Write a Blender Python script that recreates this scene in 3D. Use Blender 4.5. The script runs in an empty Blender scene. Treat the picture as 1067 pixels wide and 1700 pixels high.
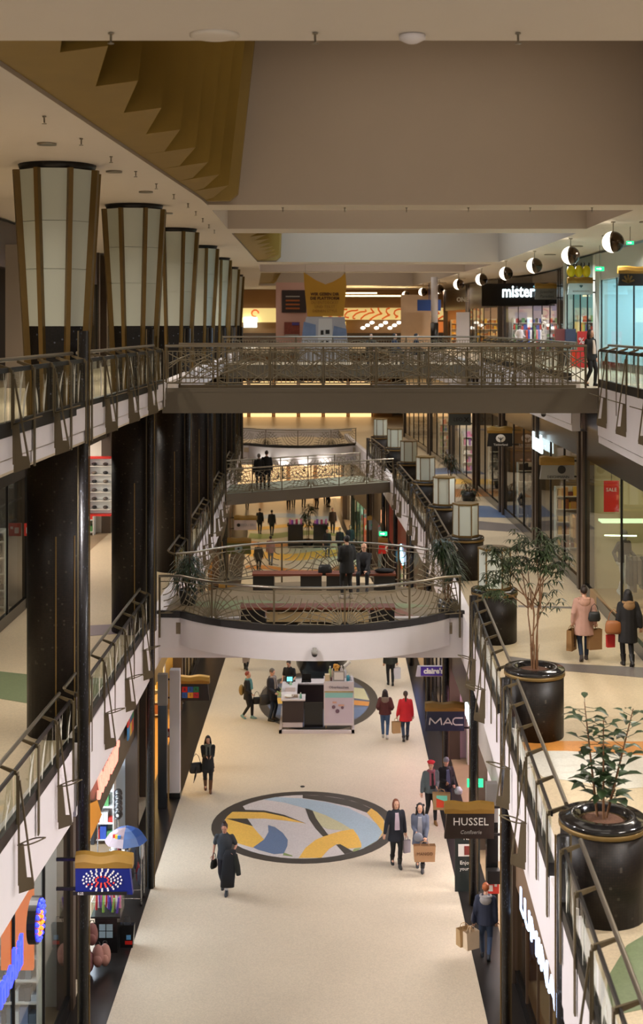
import bpy, bmesh, math, random
import numpy as np
from mathutils import Vector, Matrix

SC = bpy.context.scene
COL = SC.collection
rnd = random.Random(11)
# ------------------------------------------------------------------ camera, world, exposure, lights
EYE, F, CX, HY = 14.05, 2200.0, 533.5, 540.0
cam_d = bpy.data.cameras.new('camera'); cam = bpy.data.objects.new('camera', cam_d); COL.objects.link(cam)
cam.location = (0, 0, EYE); cam.rotation_euler = (math.pi / 2, 0, 0)
cam_d.sensor_fit = 'HORIZONTAL'; cam_d.sensor_width = 24.0
cam_d.lens = F / 1067 * 24.0
cam_d.shift_y = -(850 - HY) / 1067
cam_d.dof.use_dof = True; cam_d.dof.focus_distance = 28.0; cam_d.dof.aperture_fstop = 1.8
cam_d.clip_start = 0.2; cam_d.clip_end = 400
SC.camera = cam
SC.view_settings.view_transform = 'Standard'
SC.view_settings.look = 'None'
SC.view_settings.gamma = 1.0
SC.view_settings.use_curve_mapping = False
SC.view_settings.exposure = 0.0
SC.cycles.use_denoising = True
SC.cycles.max_bounces = 6
SC.cycles.diffuse_bounces = 3
SC.cycles.glossy_bounces = 3
SC.cycles.transparent_max_bounces = 10
SC.cycles.caustics_reflective = False
SC.cycles.caustics_refractive = False
SC.cycles.sample_clamp_indirect = 4.0
W = bpy.data.worlds.new('world'); SC.world = W; W.use_nodes = True
W.node_tree.nodes['Background'].inputs[0].default_value = (1.0, 0.91, 0.82, 1)
W.node_tree.nodes['Background'].inputs[1].default_value = 0.36

def area(loc, target, w, h, power, col, spread=math.pi):
    d = bpy.data.lights.new('area_light', 'AREA'); d.shape = 'RECTANGLE'; d.size = w; d.size_y = h
    d.energy = power; d.color = col; d.spread = spread
    o = bpy.data.objects.new('area_light', d); COL.objects.link(o); o.location = loc
    o.rotation_euler = (Vector(target) - Vector(loc)).to_track_quat('-Z', 'Y').to_euler()
    return o

WARM = (1.0, 0.90, 0.78); SOFT = (1.0, 0.94, 0.87); COOL = (0.72, 0.86, 1.0)
# shop-front lamps under the first-floor slab edge, lighting the ground floor
for i, y in enumerate((22.5, 27.5, 34, 42, 48, 54, 60, 66, 73, 80, 88, 96)):
    k = 1.0 if y < 50 else 0.5 if y < 60 else 0.26
    area((-4.7 if y > 36 else -4.6, y, 4.9), (-1.2, y + 0.5, 0), 0.5, 1.6, (26 if y < 30 else 50) * k, SOFT if y > 40 else (1, .94, .91), 2.3)
    area((3.6 if y < 70 else 2.6, y, 4.9), (0.6, y + 0.5, 0), 0.5, 1.6, (26 if y < 30 else 50) * k, SOFT if y > 40 else (1, .92, .87), 2.3)
# lamps under the second-floor slab, lighting the first-floor walkways
for y in (15, 21.5, 28, 35, 42, 50, 58, 67, 77, 88, 100):
    area((6.2 if y < 80 else 4.8, y, 11.0), (5.2, y, 6.3), 0.6, 1.2, 98 if y < 30 else 72 if y < 40 else 32, WARM, 2.6)
    area((-6.6, y, 11.0), (-6.0, y, 6.3), 0.6, 1.2, 85 if y < 30 else 50 if y < 40 else 30, WARM, 2.6)
# added area lights hidden behind the second-floor slab edge, brightening the opposite gallery front
for y in (13, 18, 22.5, 28.5, 38, 46.5, 55.5, 65, 75):
    xr_ = 6.7 if y < 60 else 6.2
    area((xr_ + .35, y, 11.15), (-4.4, y + 1.5, 5.9), 0.3, 0.8, 215 if y < 25 else 230 if y < 35 else 110, (1, .95, .95), 1.5)
    area((-5.4, y, 11.8), (3.4, y + 1.5, 5.9), 0.3, 0.8, 215 if y < 25 else 230 if y < 35 else 110, (1, .95, .95), 1.5)
# second-floor ceiling lamps on both sides
for y in (13, 20, 28, 37, 46, 56, 67, 80, 94, 108):
    area((-6.2, y, 16.9), (-6.0, y, 12.3), 0.35, 0.35, 190, WARM, 2.8)
    area((9.9, y, 16.9), (9.9, y, 12.3), 0.35, 0.35, 150, SOFT, 2.8)
# roof-light coffers: dim evening skylight in the cool one, added fill in the rest
area((2.5, 24, 21.7), (2.5, 24, 0), 8, 14, 440, WARM)
area((2.5, 38.5, 21.7), (2.5, 38.5, 0), 8, 5, 230, WARM)
area((2.5, 54, 21.7), (2.5, 54, 0), 8, 16, 1300, COOL)
area((2.5, 71, 21.7), (2.5, 71, 0), 8, 7, 380, (1, .9, .85))
area((2.5, 90, 21.7), (2.5, 90, 0), 8, 18, 600, WARM)
# unseen fill light under the ceiling ahead of the camera, aimed down
area((2, 4, 16.8), (2, 6, 12.0), 6, 3, 500, WARM)

# ------------------------------------------------------------------ helpers
def lin(c):
    return tuple(((v / 255 / 12.92) if v / 255 <= 0.04045 else ((v / 255 + 0.055) / 1.055) ** 2.4) for v in c)

def P(x, y, D):
    return Vector(((x - CX) * D / F, D, EYE - (y - HY) * D / F))

def G(x, y, z):
    D = (EYE - z) * F / (y - HY)
    return Vector(((x - CX) * D / F, D, z))

_mats = {}
def M(name, c=(128, 128, 128), rough=0.55, metal=0.0, emit=0.0, noise=0.0, scale=8.0, bump=0.0, emit_c=None):
    if name in _mats: return _mats[name]
    m = bpy.data.materials.new(name); m.use_nodes = True; nt = m.node_tree
    b = nt.nodes['Principled BSDF']; col = lin(c) + (1,)
    b.inputs['Base Color'].default_value = col; b.inputs['Roughness'].default_value = rough; b.inputs['Metallic'].default_value = metal
    if emit:
        b.inputs['Emission Color'].default_value = lin(emit_c or c) + (1,); b.inputs['Emission Strength'].default_value = emit
    if noise or bump:
        tc = nt.nodes.new('ShaderNodeTexCoord'); n = nt.nodes.new('ShaderNodeTexNoise')
        n.inputs['Scale'].default_value = scale; n.inputs['Detail'].default_value = 4
        nt.links.new(tc.outputs['Object'], n.inputs['Vector'])
        if noise:
            mx = nt.nodes.new('ShaderNodeMix'); mx.data_type = 'RGBA'
            mx.inputs['A'].default_value = tuple(v * (1 - noise) for v in col[:3]) + (1,)
            mx.inputs['B'].default_value = tuple(min(1, v * (1 + noise)) for v in col[:3]) + (1,)
            nt.links.new(n.outputs['Fac'], mx.inputs['Factor']); nt.links.new(mx.outputs['Result'], b.inputs['Base Color'])
        if bump:
            bp = nt.nodes.new('ShaderNodeBump'); bp.inputs['Strength'].default_value = bump; bp.inputs['Distance'].default_value = 0.02
            nt.links.new(n.outputs['Fac'], bp.inputs['Height']); nt.links.new(bp.outputs['Normal'], b.inputs['Normal'])
    _mats[name] = m
    return m

def glass_mat(name, tint=(1, 1, 1), refl=1.0):
    if name in _mats: return _mats[name]
    m = bpy.data.materials.new(name); m.use_nodes = True; nt = m.node_tree
    nt.nodes.remove(nt.nodes['Principled BSDF']); out = nt.nodes['Material Output']
    t = nt.nodes.new('ShaderNodeBsdfTransparent'); t.inputs[0].default_value = tint + (1,)
    g = nt.nodes.new('ShaderNodeBsdfGlossy'); g.inputs['Roughness'].default_value = 0.03
    fr = nt.nodes.new('ShaderNodeFresnel'); fr.inputs['IOR'].default_value = 1.5
    ml = nt.nodes.new('ShaderNodeMath'); ml.operation = 'MULTIPLY'; ml.inputs[1].default_value = refl; ml.use_clamp = True
    mx = nt.nodes.new('ShaderNodeMixShader')
    ge = nt.nodes.new('ShaderNodeNewGeometry'); iv = nt.nodes.new('ShaderNodeMath'); iv.operation = 'SUBTRACT'; iv.inputs[0].default_value = refl; nt.links.new(ge.outputs['Backfacing'], iv.inputs[1]); nt.links.new(iv.outputs[0], ml.inputs[1])
    nt.links.new(fr.outputs[0], ml.inputs[0]); nt.links.new(ml.outputs[0], mx.inputs[0])
    nt.links.new(t.outputs[0], mx.inputs[1]); nt.links.new(g.outputs[0], mx.inputs[2]); nt.links.new(mx.outputs[0], out.inputs[0])
    _mats[name] = m
    return m

def mosaic_mat(name, c1, c2, size=0.035, rough=0.22, spark=(120, 110, 95)):
    """small glazed tiles wrapped round a vertical axis through the object's origin"""
    if name in _mats: return _mats[name]
    m = bpy.data.materials.new(name); m.use_nodes = True; nt = m.node_tree; N = nt.nodes.new; L = nt.links.new
    b = nt.nodes['Principled BSDF']; b.inputs['Roughness'].default_value = rough; b.inputs['Specular IOR Level'].default_value = 0.3
    tc = N('ShaderNodeTexCoord'); sp = N('ShaderNodeSeparateXYZ'); L(tc.outputs['Object'], sp.inputs[0])
    at = N('ShaderNodeMath'); at.operation = 'ARCTAN2'; L(sp.outputs[1], at.inputs[0]); L(sp.outputs[0], at.inputs[1])
    mu = N('ShaderNodeMath'); mu.operation = 'MULTIPLY'; mu.inputs[1].default_value = 0.56; L(at.outputs[0], mu.inputs[0])
    cb = N('ShaderNodeCombineXYZ'); L(mu.outputs[0], cb.inputs[0]); L(sp.outputs[2], cb.inputs[1])
    br = N('ShaderNodeTexBrick'); br.offset = 0.0; br.inputs['Scale'].default_value = 1.0
    br.inputs['Brick Width'].default_value = size; br.inputs['Row Height'].default_value = size; br.inputs['Mortar Size'].default_value = size * 0.08
    br.inputs['Color1'].default_value = lin(c1) + (1,); br.inputs['Color2'].default_value = lin(c2) + (1,); br.inputs['Mortar'].default_value = lin((14, 11, 9)) + (1,)
    L(cb.outputs[0], br.inputs['Vector']); 
    wn = N('ShaderNodeTexWhiteNoise'); wn.noise_dimensions = '2D'
    sn = N('ShaderNodeVectorMath'); sn.operation = 'SNAP'; sn.inputs[1].default_value = (size, size, size); L(cb.outputs[0], sn.inputs[0]); L(sn.outputs[0], wn.inputs['Vector'])
    gt = N('ShaderNodeMath'); gt.operation = 'GREATER_THAN'; gt.inputs[1].default_value = 0.985; L(wn.outputs['Value'], gt.inputs[0])
    mx = N('ShaderNodeMix'); mx.data_type = 'RGBA'; L(gt.outputs[0], mx.inputs['Factor']); L(br.outputs['Color'], mx.inputs['A']); mx.inputs['B'].default_value = lin(spark) + (1,)
    L(mx.outputs['Result'], b.inputs['Base Color'])
    bp = N('ShaderNodeBump'); bp.inputs['Strength'].default_value = 0.35; bp.inputs['Distance'].default_value = 0.004
    L(wn.outputs['Value'], bp.inputs['Height']); L(bp.outputs['Normal'], b.inputs['Normal'])
    _mats[name] = m
    return m

def terrazzo(name, c, rough=0.34, var=0.10):
    if name in _mats: return _mats[name]
    m = bpy.data.materials.new(name); m.use_nodes = True; nt = m.node_tree; N = nt.nodes.new; L = nt.links.new
    b = nt.nodes['Principled BSDF']; b.inputs['Roughness'].default_value = rough
    tc = N('ShaderNodeTexCoord'); n1 = N('ShaderNodeTexNoise'); n1.inputs['Scale'].default_value = 0.55; n1.inputs['Detail'].default_value = 5
    n2 = N('ShaderNodeTexVoronoi'); n2.inputs['Scale'].default_value = 38
    L(tc.outputs['Object'], n1.inputs['Vector']); L(tc.outputs['Object'], n2.inputs['Vector'])
    col = lin(c); mx = N('ShaderNodeMix'); mx.data_type = 'RGBA'
    mx.inputs['A'].default_value = tuple(v * (1 - var) for v in col) + (1,); mx.inputs['B'].default_value = tuple(min(1, v * (1 + var)) for v in col) + (1,)
    L(n1.outputs['Fac'], mx.inputs['Factor'])
    sp = N('ShaderNodeSeparateColor'); L(n2.outputs['Color'], sp.inputs[0])
    mr = N('ShaderNodeMapRange'); mr.inputs['To Min'].default_value = 0.9; mr.inputs['To Max'].default_value = 1.06; L(sp.outputs[0], mr.inputs['Value'])
    m2 = N('ShaderNodeMix'); m2.data_type = 'RGBA'; m2.blend_type = 'MULTIPLY'; m2.inputs['Factor'].default_value = 1
    L(mx.outputs['Result'], m2.inputs['A']); L(mr.outputs['Result'], m2.inputs['B']); L(m2.outputs['Result'], b.inputs['Base Color'])
    _mats[name] = m
    return m

class MB:
    def __init__(s): s.v = []; s.f = []; s.m = []; s.s = []
    def add(s, vs, fs, mi=0, sm=False):
        o = len(s.v); s.v += [tuple(x) for x in vs]
        for f in fs: s.f.append(tuple(i + o for i in f)); s.m.append(mi); s.s.append(sm)
        return s
    def box(s, c, d, rot=0.0, mi=0, mat=None):
        x, y, z = (k / 2 for k in d); vs = []
        mat = mat or Matrix.Rotation(rot, 3, 'Z')
        for p in ((-x, -y, -z), (x, -y, -z), (x, y, -z), (-x, y, -z), (-x, -y, z), (x, -y, z), (x, y, z), (-x, y, z)):
            vs.append(mat @ Vector(p) + Vector(c))
        return s.add(vs, ((0, 3, 2, 1), (4, 5, 6, 7), (0, 1, 5, 4), (1, 2, 6, 5), (2, 3, 7, 6), (3, 0, 4, 7)), mi)
    def bar(s, a, b, w, t, up=(0, 0, 1), mi=0):
        """rectangular bar from a to b, w across, t along up"""
        a = Vector(a); b = Vector(b); u = (b - a).normalized(); r = u.cross(Vector(up))
        if r.length < 1e-4: r = u.cross(Vector((0, 1, 0)))
        r.normalize(); n = r.cross(u)
        vs = []
        for p in (a, b):
            for i, j in ((-1, -1), (1, -1), (1, 1), (-1, 1)): vs.append(p + r * w / 2 * i + n * t / 2 * j)
        return s.add(vs, ((0, 1, 2, 3), (7, 6, 5, 4), (0, 4, 5, 1), (1, 5, 6, 2), (2, 6, 7, 3), (3, 7, 4, 0)), mi)
    def tube(s, pts, r, n=6, mi=0, cap=True):
        pts = [Vector(p) for p in pts]; k = len(pts); rs = r if isinstance(r, (list, tuple)) else [r] * k
        vs = []; prev = None
        for i, p in enumerate(pts):
            t = (pts[min(i + 1, k - 1)] - pts[max(i - 1, 0)]).normalized()
            if prev is None:
                a = t.cross(Vector((0, 0, 1)) if abs(t.z) < .9 else Vector((0, 1, 0))).normalized()
            else:
                a = (prev - t * prev.dot(t)).normalized()
            prev = a; b = t.cross(a)
            for j in range(n):
                q = 2 * math.pi * j / n; vs.append(p + (a * math.cos(q) + b * math.sin(q)) * rs[i])
        fs = [(i * n + j, i * n + (j + 1) % n, (i + 1) * n + (j + 1) % n, (i + 1) * n + j) for i in range(k - 1) for j in range(n)]
        s.add(vs, fs, mi, True)
        if cap:
            s.add(vs[:n], [tuple(range(n))[::-1]], mi); s.add(vs[-n:], [tuple(range(n))], mi)
        return s
    def loft(s, rings, mi=0, sm=True):
        n = len(rings[0]); vs = [p for r in rings for p in r]; k = len(rings)
        fs = [(i * n + j, i * n + (j + 1) % n, (i + 1) * n + (j + 1) % n, (i + 1) * n + j) for i in range(k - 1) for j in range(n)]
        fs += [tuple(range(n))[::-1], tuple((k - 1) * n + j for j in range(n))]
        return s.add(vs, fs, mi, sm)
    def lathe(s, prof, n=24, c=(0, 0, 0), mi=0, a0=0.0, sm=True):
        rings = [[(c[0] + r * math.cos(a0 + 2 * math.pi * j / n), c[1] + r * math.sin(a0 + 2 * math.pi * j / n), c[2] + z) for j in range(n)] for r, z in prof]
        return s.loft(rings, mi, sm)
    def ell(s, c, r, n=12, m=8, mi=0, mat=None):
        c = Vector(c); mat = mat or Matrix.Identity(3); rings = []
        for i in range(m + 1):
            t = math.pi * (i + .02 * (1 if i == 0 else -1 if i == m else 0)) / m
            rings.append([c + mat @ Vector((r[0] * math.sin(t) * math.cos(2 * math.pi * j / n), r[1] * math.sin(t) * math.sin(2 * math.pi * j / n), -r[2] * math.cos(t))) for j in range(n)])
        return s.loft(rings, mi)
    def prism(s, poly, z0, z1, mi=0):
        n = len(poly); vs = [(p[0], p[1], z0) for p in poly] + [(p[0], p[1], z1) for p in poly]
        return s.add(vs, [tuple(range(n))[::-1], tuple(range(n, 2 * n))] + [(i, (i + 1) % n, n + (i + 1) % n, n + i) for i in range(n)], mi)
    def plate(s, poly, off, mi=0):
        """3D polygon extruded by the vector off"""
        n = len(poly); off = Vector(off); vs = [Vector(p) for p in poly]; vs += [p + off for p in vs]
        return s.add(vs, [tuple(range(n)), tuple(range(n, 2 * n))[::-1]] + [(i, n + i, n + (i + 1) % n, (i + 1) % n) for i in range(n)], mi)
    def strip(s, A, B, mi=0, sm=False):
        """quads between two point rows"""
        n = len(A); vs = [*A, *B]
        return s.add(vs, [(i, i + 1, n + i + 1, n + i) for i in range(n - 1)], mi, sm)
    def mesh(s, name, origin=(0, 0, 0), fix=True):
        me = bpy.data.meshes.new(name); o = origin
        me.from_pydata([(p[0] - o[0], p[1] - o[1], p[2] - o[2]) for p in s.v], [], s.f)
        me.polygons.foreach_set('material_index', s.m); me.polygons.foreach_set('use_smooth', s.s)
        if fix:
            bm = bmesh.new(); bm.from_mesh(me); bmesh.ops.recalc_face_normals(bm, faces=bm.faces); bm.to_mesh(me); bm.free()
        me.update()
        return me

def origin_of(o):
    while o.parent is not None: o = o.parent
    return o.location

def obj(name, data, mats=None, parent=None):
    if data is not None and mats is not None:
        for m in (mats if isinstance(mats, (list, tuple)) else [mats]): data.materials.append(m)
    o = bpy.data.objects.new(name, data); COL.objects.link(o)
    if parent is not None: o.parent = parent
    return o

def tag(o, label=None, cat=None, group=None, kind=None):
    if label: o['label'] = label
    if cat: o['category'] = cat
    if group: o['group'] = group
    if kind: o['kind'] = kind
    return o

def thing(name, label, cat, loc, rz=0.0, group=None):
    o = obj(name, None); o.location = loc; o.rotation_euler = (0, 0, rz); o.empty_display_size = 0.2
    return tag(o, label, cat, group)

def part(name, mb, mats, parent, world=True, label=None, kind=None):
    o = obj(name, mb.mesh(name, origin_of(parent) if world else (0, 0, 0)), mats, parent)
    if label: o['label'] = label
    if kind: o['kind'] = kind
    return o

def solo(name, mb, mats, label, cat, group=None, kind=None):
    a = np.array(mb.v); c = (a.min(0) + a.max(0)) / 2; c[2] = a[:, 2].min()
    o = obj(name, mb.mesh(name, c), mats); o.location = c
    return tag(o, label, cat, group, kind)

def struct(name, mb, mats, parent=None):
    o = obj(name, mb.mesh(name), mats, parent)
    if parent is None: o['kind'] = 'structure'
    return o

def dup(root, loc=None, rz=None, label=None, group=None):
    def cp(o, par):
        c = o.copy(); COL.objects.link(c)
        if par is not None: c.parent = par
        for ch in kids.get(o.name, ()): cp(ch, c)
        return c
    kids = {}
    st = [root]
    while st:
        o = st.pop(); kids[o.name] = list(o.children); st += kids[o.name]
    r = cp(root, None)
    if loc is not None: r.location = loc
    if rz is not None: r.rotation_euler = (0, 0, rz)
    if label: r['label'] = label
    if group: r['group'] = group
    return r

def crv(pts):
    a = np.array(pts, float)
    return lambda y: float(np.interp(y, a[:, 0], a[:, 1]))

_tx = {}
def text_mb(txt, size, mat3, loc, depth=0.01, mi=0, bold=0.0, shear=0.0, align='CENTER', sx=1.0):
    """text as solid geometry; mat3 columns: right, up, out"""
    cu = bpy.data.curves.new('lettering', 'FONT'); cu.body = txt; cu.size = size; cu.align_x = align; cu.align_y = 'CENTER'
    cu.extrude = depth / 2; cu.offset = bold; cu.shear = shear; cu.resolution_u = 2
    ob = bpy.data.objects.new('lettering', cu); COL.objects.link(ob)
    dg = bpy.context.evaluated_depsgraph_get(); me = bpy.data.meshes.new_from_object(ob.evaluated_get(dg))
    mb = MB(); loc = Vector(loc)
    vs = [mat3 @ Vector((v.co.x * sx, v.co.y, v.co.z)) + loc for v in me.vertices]
    mb.add(vs, [tuple(p.vertices) for p in me.polygons], mi)
    bpy.data.objects.remove(ob); bpy.data.curves.remove(cu); bpy.data.meshes.remove(me)
    return mb

FACE = Matrix(((1, 0, 0), (0, 0, -1), (0, 1, 0)))          # lettering that faces -Y (right = +X, up = +Z)
def face_dir(nx, ny):
    """lettering facing the horizontal direction (nx, ny)"""
    n = Vector((nx, ny, 0)).normalized(); r = Vector((0, 0, 1)).cross(n)
    return Matrix(((r.x, 0, n.x), (r.y, 0, n.y), (0, 1, 0)))
# ------------------------------------------------------------------ plan curves (Y -> X)
L1, L2, CEIL = 6.3, 12.3, 17.1
RL1 = crv([(8, -5.0), (12, -4.85), (20, -4.65), (24.4, -4.42), (33.7, -4.3), (42, -4.22), (51, -4.27), (60, -4.4), (70, -4.6), (80, -4.9), (95, -5.8), (120, -7.5)])
RR1 = crv([(8, 2.7), (13, 2.93), (17, 3.12), (24, 3.42), (31.5, 3.7), (46, 3.85), (54, 3.75), (60, 3.55), (70, 3.25), (84, 2.2), (95, 1.4), (120, 0)])
RL2 = crv([(8, -4.6), (15, -4.5), (19, -4.4), (23.75, -4.22), (29, -4.1), (33.5, -3.95), (42, -4.1), (60, -4.3), (80, -5), (120, -7.5)])
RR2 = crv([(8, 6.2), (20, 6.5), (28, 6.76), (33.5, 7.0), (45, 7.0), (56, 6.85), (63, 6.55), (71, 6.35), (78, 5.95), (86, 5.45), (91, 4.85), (120, 3)])
SL0 = crv([(8, -5.25), (30, -5.12), (70, -5.15), (80, -5.5), (120, -8)])
SR0 = crv([(8, 4.15), (30, 4.12), (45, 4.2), (60, 4.0), (76, 3.1), (86, 2.0), (100, 1.4), (120, .8)])
SL1 = crv([(8, -8.2), (33, -8.1), (50, -7.9), (70, -8.2), (120, -9.5)])
SR1 = crv([(8, 7.3), (30, 7.4), (38, 7.59), (50, 7.5), (62, 7.26), (83, 6.28), (120, 4)])
SL2 = crv([(8, -8.8), (120, -9.5)])
SR2 = crv([(8, 11.4), (62, 11.4), (70, 12.6), (78, 12.6), (88, 10.8), (115, 9.7), (122, 9.5)])
CL = crv([(8, -4.2), (15.6, -3.78), (32.7, -2.88), (44, -2.98), (64, -3.09), (78, -3.57), (105, -5), (122, -6)])
CR = crv([(8, 8.0), (39, 8.3), (46.5, 8.5), (66, 8.55), (71, 8.35), (80, 7.95), (90, 7.7), (98, 7.25), (108, 6.6), (122, 5.3)])
DL0 = crv([(8, -4.6), (29, -4.29), (56, -4.05), (70, -4.3), (90, -5), (120, -7)])
DR0 = crv([(8, 3.2), (29, 3.36), (56, 3.55), (70, 3.0), (80, 2.2), (92, 1.4), (120, .4)])
YEND = 116.0
def ys(a, b, st=2.0):
    n = max(1, int(round((b - a) / st))); return [a + (b - a) * i / n for i in range(n + 1)]

# ------------------------------------------------------------------ materials
m_floor0 = terrazzo('terrazzo_cream', (208, 195, 174), 0.32)
m_floor1 = terrazzo('terrazzo_sand', (206, 188, 158), 0.38)
m_black = M('granite_black', (34, 31, 29), 0.28, noise=.35, scale=60)
m_white = M('painted_fascia', (228, 222, 224), 0.6, noise=.03, scale=3)
m_ceil = M('ceiling_paint', (224, 215, 203), 0.75, noise=.02, scale=2)
m_coffer = M('coffer_paint', (172, 157, 140), 0.8, noise=.03, scale=1)
m_bronze = M('bronze_metal', (104, 92, 70), 0.42, metal=.55)
m_rail = M('brushed_rail', (150, 142, 128), 0.3, metal=.85)
m_dark = M('dark_metal', (30, 27, 25), 0.4, metal=.3)
m_gold = M('gold_paint', (114, 90, 46), 0.45, metal=.4, noise=.12, scale=5)
m_goldp = M('gold_panel', (140, 114, 50), 0.6, metal=.0, noise=.10, scale=2)
m_frost = M('frosted_glass', (196, 202, 190), 0.35, noise=.03, scale=2)
m_reed = M('frosted_reed', (206, 204, 190), 0.5)
m_beam = M('bridge_beam', (100, 90, 74), 0.5, noise=.03)
m_mosaic = mosaic_mat('mosaic_dark', (36, 27, 21), (25, 19, 15), rough=.45, spark=(64, 58, 50))
m_mosaic_b = mosaic_mat('mosaic_black', (30, 27, 27), (20, 18, 18), .03, .3, spark=(90, 96, 110))
m_glass = glass_mat('clear_glass', (.93, .97, .95), 1.0)
m_rglass = glass_mat('rail_glass', (.90, .93, .90), .8)
m_soil = M('bark_soil', (84, 52, 30), .9, noise=.5, scale=40, bump=.8)

# ------------------------------------------------------------------ floors and slabs
mb = MB(); mb.box((0, 62, -.2), (44, 116, .4)); floor = struct('floor', mb, m_floor0)
def inlay(name, poly, z, mat, parent, t=.006):
    mb = MB(); mb.prism([(p[0], p[1]) for p in poly], z, z + t); return struct(name, mb, mat, parent)
Y = ys(8, YEND)
for nm, a, b in (('border_strip', SL0, DL0), ('border_strip', DR0, SR0)):
    mb = MB(); mb.strip([(a(y), y, .006) for y in Y], [(b(y), y, .006) for y in Y]); struct(nm, mb, m_black, floor)

def slab(name, inner, outer_x, z, y0, y1, mat, t=.35):
    mb = MB(); Y = ys(y0, y1)
    A = [(inner(y), y, z) for y in Y]; B = [(outer_x, y, z) for y in Y]
    A2 = [(p[0], p[1], z - t) for p in A]; B2 = [(p[0], p[1], z - t) for p in B]
    mb.strip(A, B); mb.strip(A2, B2); mb.strip(A, A2); mb.strip(B, B2)
    return struct(name, mb, mat)
f1l = slab('floor_gallery', RL1, -14, L1, 8, YEND, m_floor1)
f1r = slab('floor_gallery', RR1, 14, L1, 8, YEND, m_floor1)
f2l = slab('floor_upper', RL2, -14, L2, 8, YEND, m_floor1)
f2r = slab('floor_upper', RR2, 18, L2, 8, YEND, m_floor1)

def fascia(edge, n, y0, y1, ztop, zbot, groove=True):
    """white slab edge of one bay: main panel, recessed groove, lower lip"""
    Y = ys(y0, y1, 1.6); mb = MB()
    X = lambda y, o: edge(y) + n * o
    def band(o, za, zb):
        mb.strip([(X(y, o), y, za) for y in Y], [(X(y, o), y, zb) for y in Y])
    g = zbot + .17
    band(.05, ztop, g + .02)
    mb.strip([(X(y, .05), y, ztop) for y in Y], [(X(y, -.2), y, ztop) for y in Y])
    mb.strip([(X(y, .05), y, g + .02) for y in Y], [(X(y, .0), y, g + .02) for y in Y])
    band(.0, g + .02, g); band(.03, g, zbot)
    mb.strip([(X(y, .03), y, zbot) for y in Y], [(X(y, -.4), y, zbot) for y in Y])
    for y in (y0, y1):
        a = [(X(y, .05), y, ztop), (X(y, -.2), y, ztop), (X(y, -.2), y, zbot), (X(y, .03), y, zbot)]
        mb.add(a, [(0, 1, 2, 3)])
    return struct('trim_fascia', mb, m_white)

POST_L = [(14.6, -4.62), (23.75, -4.26), (33.1, -4.27), (41.5, -4.18), (50.5, -4.22), (59.5, -4.36), (69, -4.55), (79.4, -4.8)]
COL_L = [(16.6, -5.35), (25.3, -5.04), (33.7, -4.76), (42, -4.68), (51, -4.74), (60, -4.86), (69.6, -5.08), (80, -5.45)]
POT_R = [(17.5, 3.71), (25.1, 4.03), (32.6, 4.25), (40.7, 4.42), (47.8, 4.42), (55.2, 4.33), (62.7, 4.13), (70.1, 3.88), (77.5, 3.45)]
POST_R = [(y - .5, RR1(y - .5) - .02) for y, x in POT_R]
for i in range(len(POST_L) - 1):
    fascia(RL1, 1, POST_L[i][0] + .12, POST_L[i + 1][0] - .12, 6.52, 5.2)
fascia(RL1, 1, 79.6, 112, 6.52, 5.2)
ends = [9] + [p[0] for p in POST_R] + [92]
for i in range(len(ends) - 1): fascia(RR1, -1, ends[i] + .1, ends[i + 1] - .1, 6.52, 5.2)
fascia(RL2, 1, 9, POST_L[0][0] - .1, 12.6, 12.0); 
for i in range(7): fascia(RL2, 1, POST_L[i][0] + .12, POST_L[i + 1][0] - .12, 12.6, 12.0)
fascia(RR2, -1, 12, 33.3, 12.5, 11.1); fascia(RR2, -1, 36.9, 57, 12.5, 11.1); fascia(RR2, -1, 62, 92, 12.5, 11.1)

# inlaid coloured bands in the gallery floors
def poly_px(pts, z): return [G(x, y, z) for x, y in pts]
t_green = terrazzo('terrazzo_green', (118, 130, 96)); t_slate = terrazzo('terrazzo_slate', (120, 112, 108)); t_orange = terrazzo('terrazzo_orange', (206, 138, 66))
t_blue = terrazzo('terrazzo_blue', (98, 118, 150)); t_pale = terrazzo('terrazzo_pale', (212, 208, 198)); t_yellow = terrazzo('terrazzo_yellow', (232, 184, 84))
t_sky = terrazzo('terrazzo_sky', (166, 186, 200)); t_lilac = terrazzo('terrazzo_lilac', (206, 198, 196)); t_khaki = terrazzo('terrazzo_khaki', (198, 192, 152))
t_char = terrazzo('terrazzo_charcoal', (62, 56, 50)); t_leaf = terrazzo('terrazzo_leaf', (136, 152, 92)); t_purple = terrazzo('terrazzo_mauve', (132, 118, 128))
def bands(parent, z, rows):
    for i, (pts, mat) in enumerate(rows):
        inlay('inlay_band', [(p.x, p.y) for p in poly_px(pts, z)], z + .002, mat, parent, .004)
bands(f1l, L1, [([(-60, 1108), (47, 1120), (200, 1128), (140, 1180), (47, 1168), (-60, 1150)], t_green), ([(120, 1040), (200, 1036), (200, 1052), (120, 1058)], t_purple)])
bands(f1r, L1, [([(845, 1090), (937, 1102), (1140, 1112), (1140, 1132), (1030, 1122), (937, 1114), (845, 1112)], t_slate),
                ([(860, 1005), (968, 1008), (968, 1011), (860, 1008)], t_slate), ([(860, 1230), (1140, 1232), (1140, 1262), (1060, 1254), (940, 1247), (860, 1247)], t_orange),
                ([(860, 1247), (940, 1247), (1060, 1254), (1140, 1262), (1140, 1300), (1040, 1310), (900, 1290)], t_pale),
                ([(1010, 1620), (1040, 1570), (1140, 1510), (1140, 1660), (1000, 1690)], t_green),
                ([(760, 862), (870, 872), (880, 885), (770, 878)], t_slate), ([(745, 838), (812, 840), (850, 860), (760, 858)], t_blue),
                ([(730, 812), (790, 812), (806, 824), (736, 826)], t_orange), ([(722, 796), (770, 795), (780, 803), (724, 806)], t_yellow), ([(716, 778), (750, 776), (758, 786), (718, 788)], t_blue)])
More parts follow.
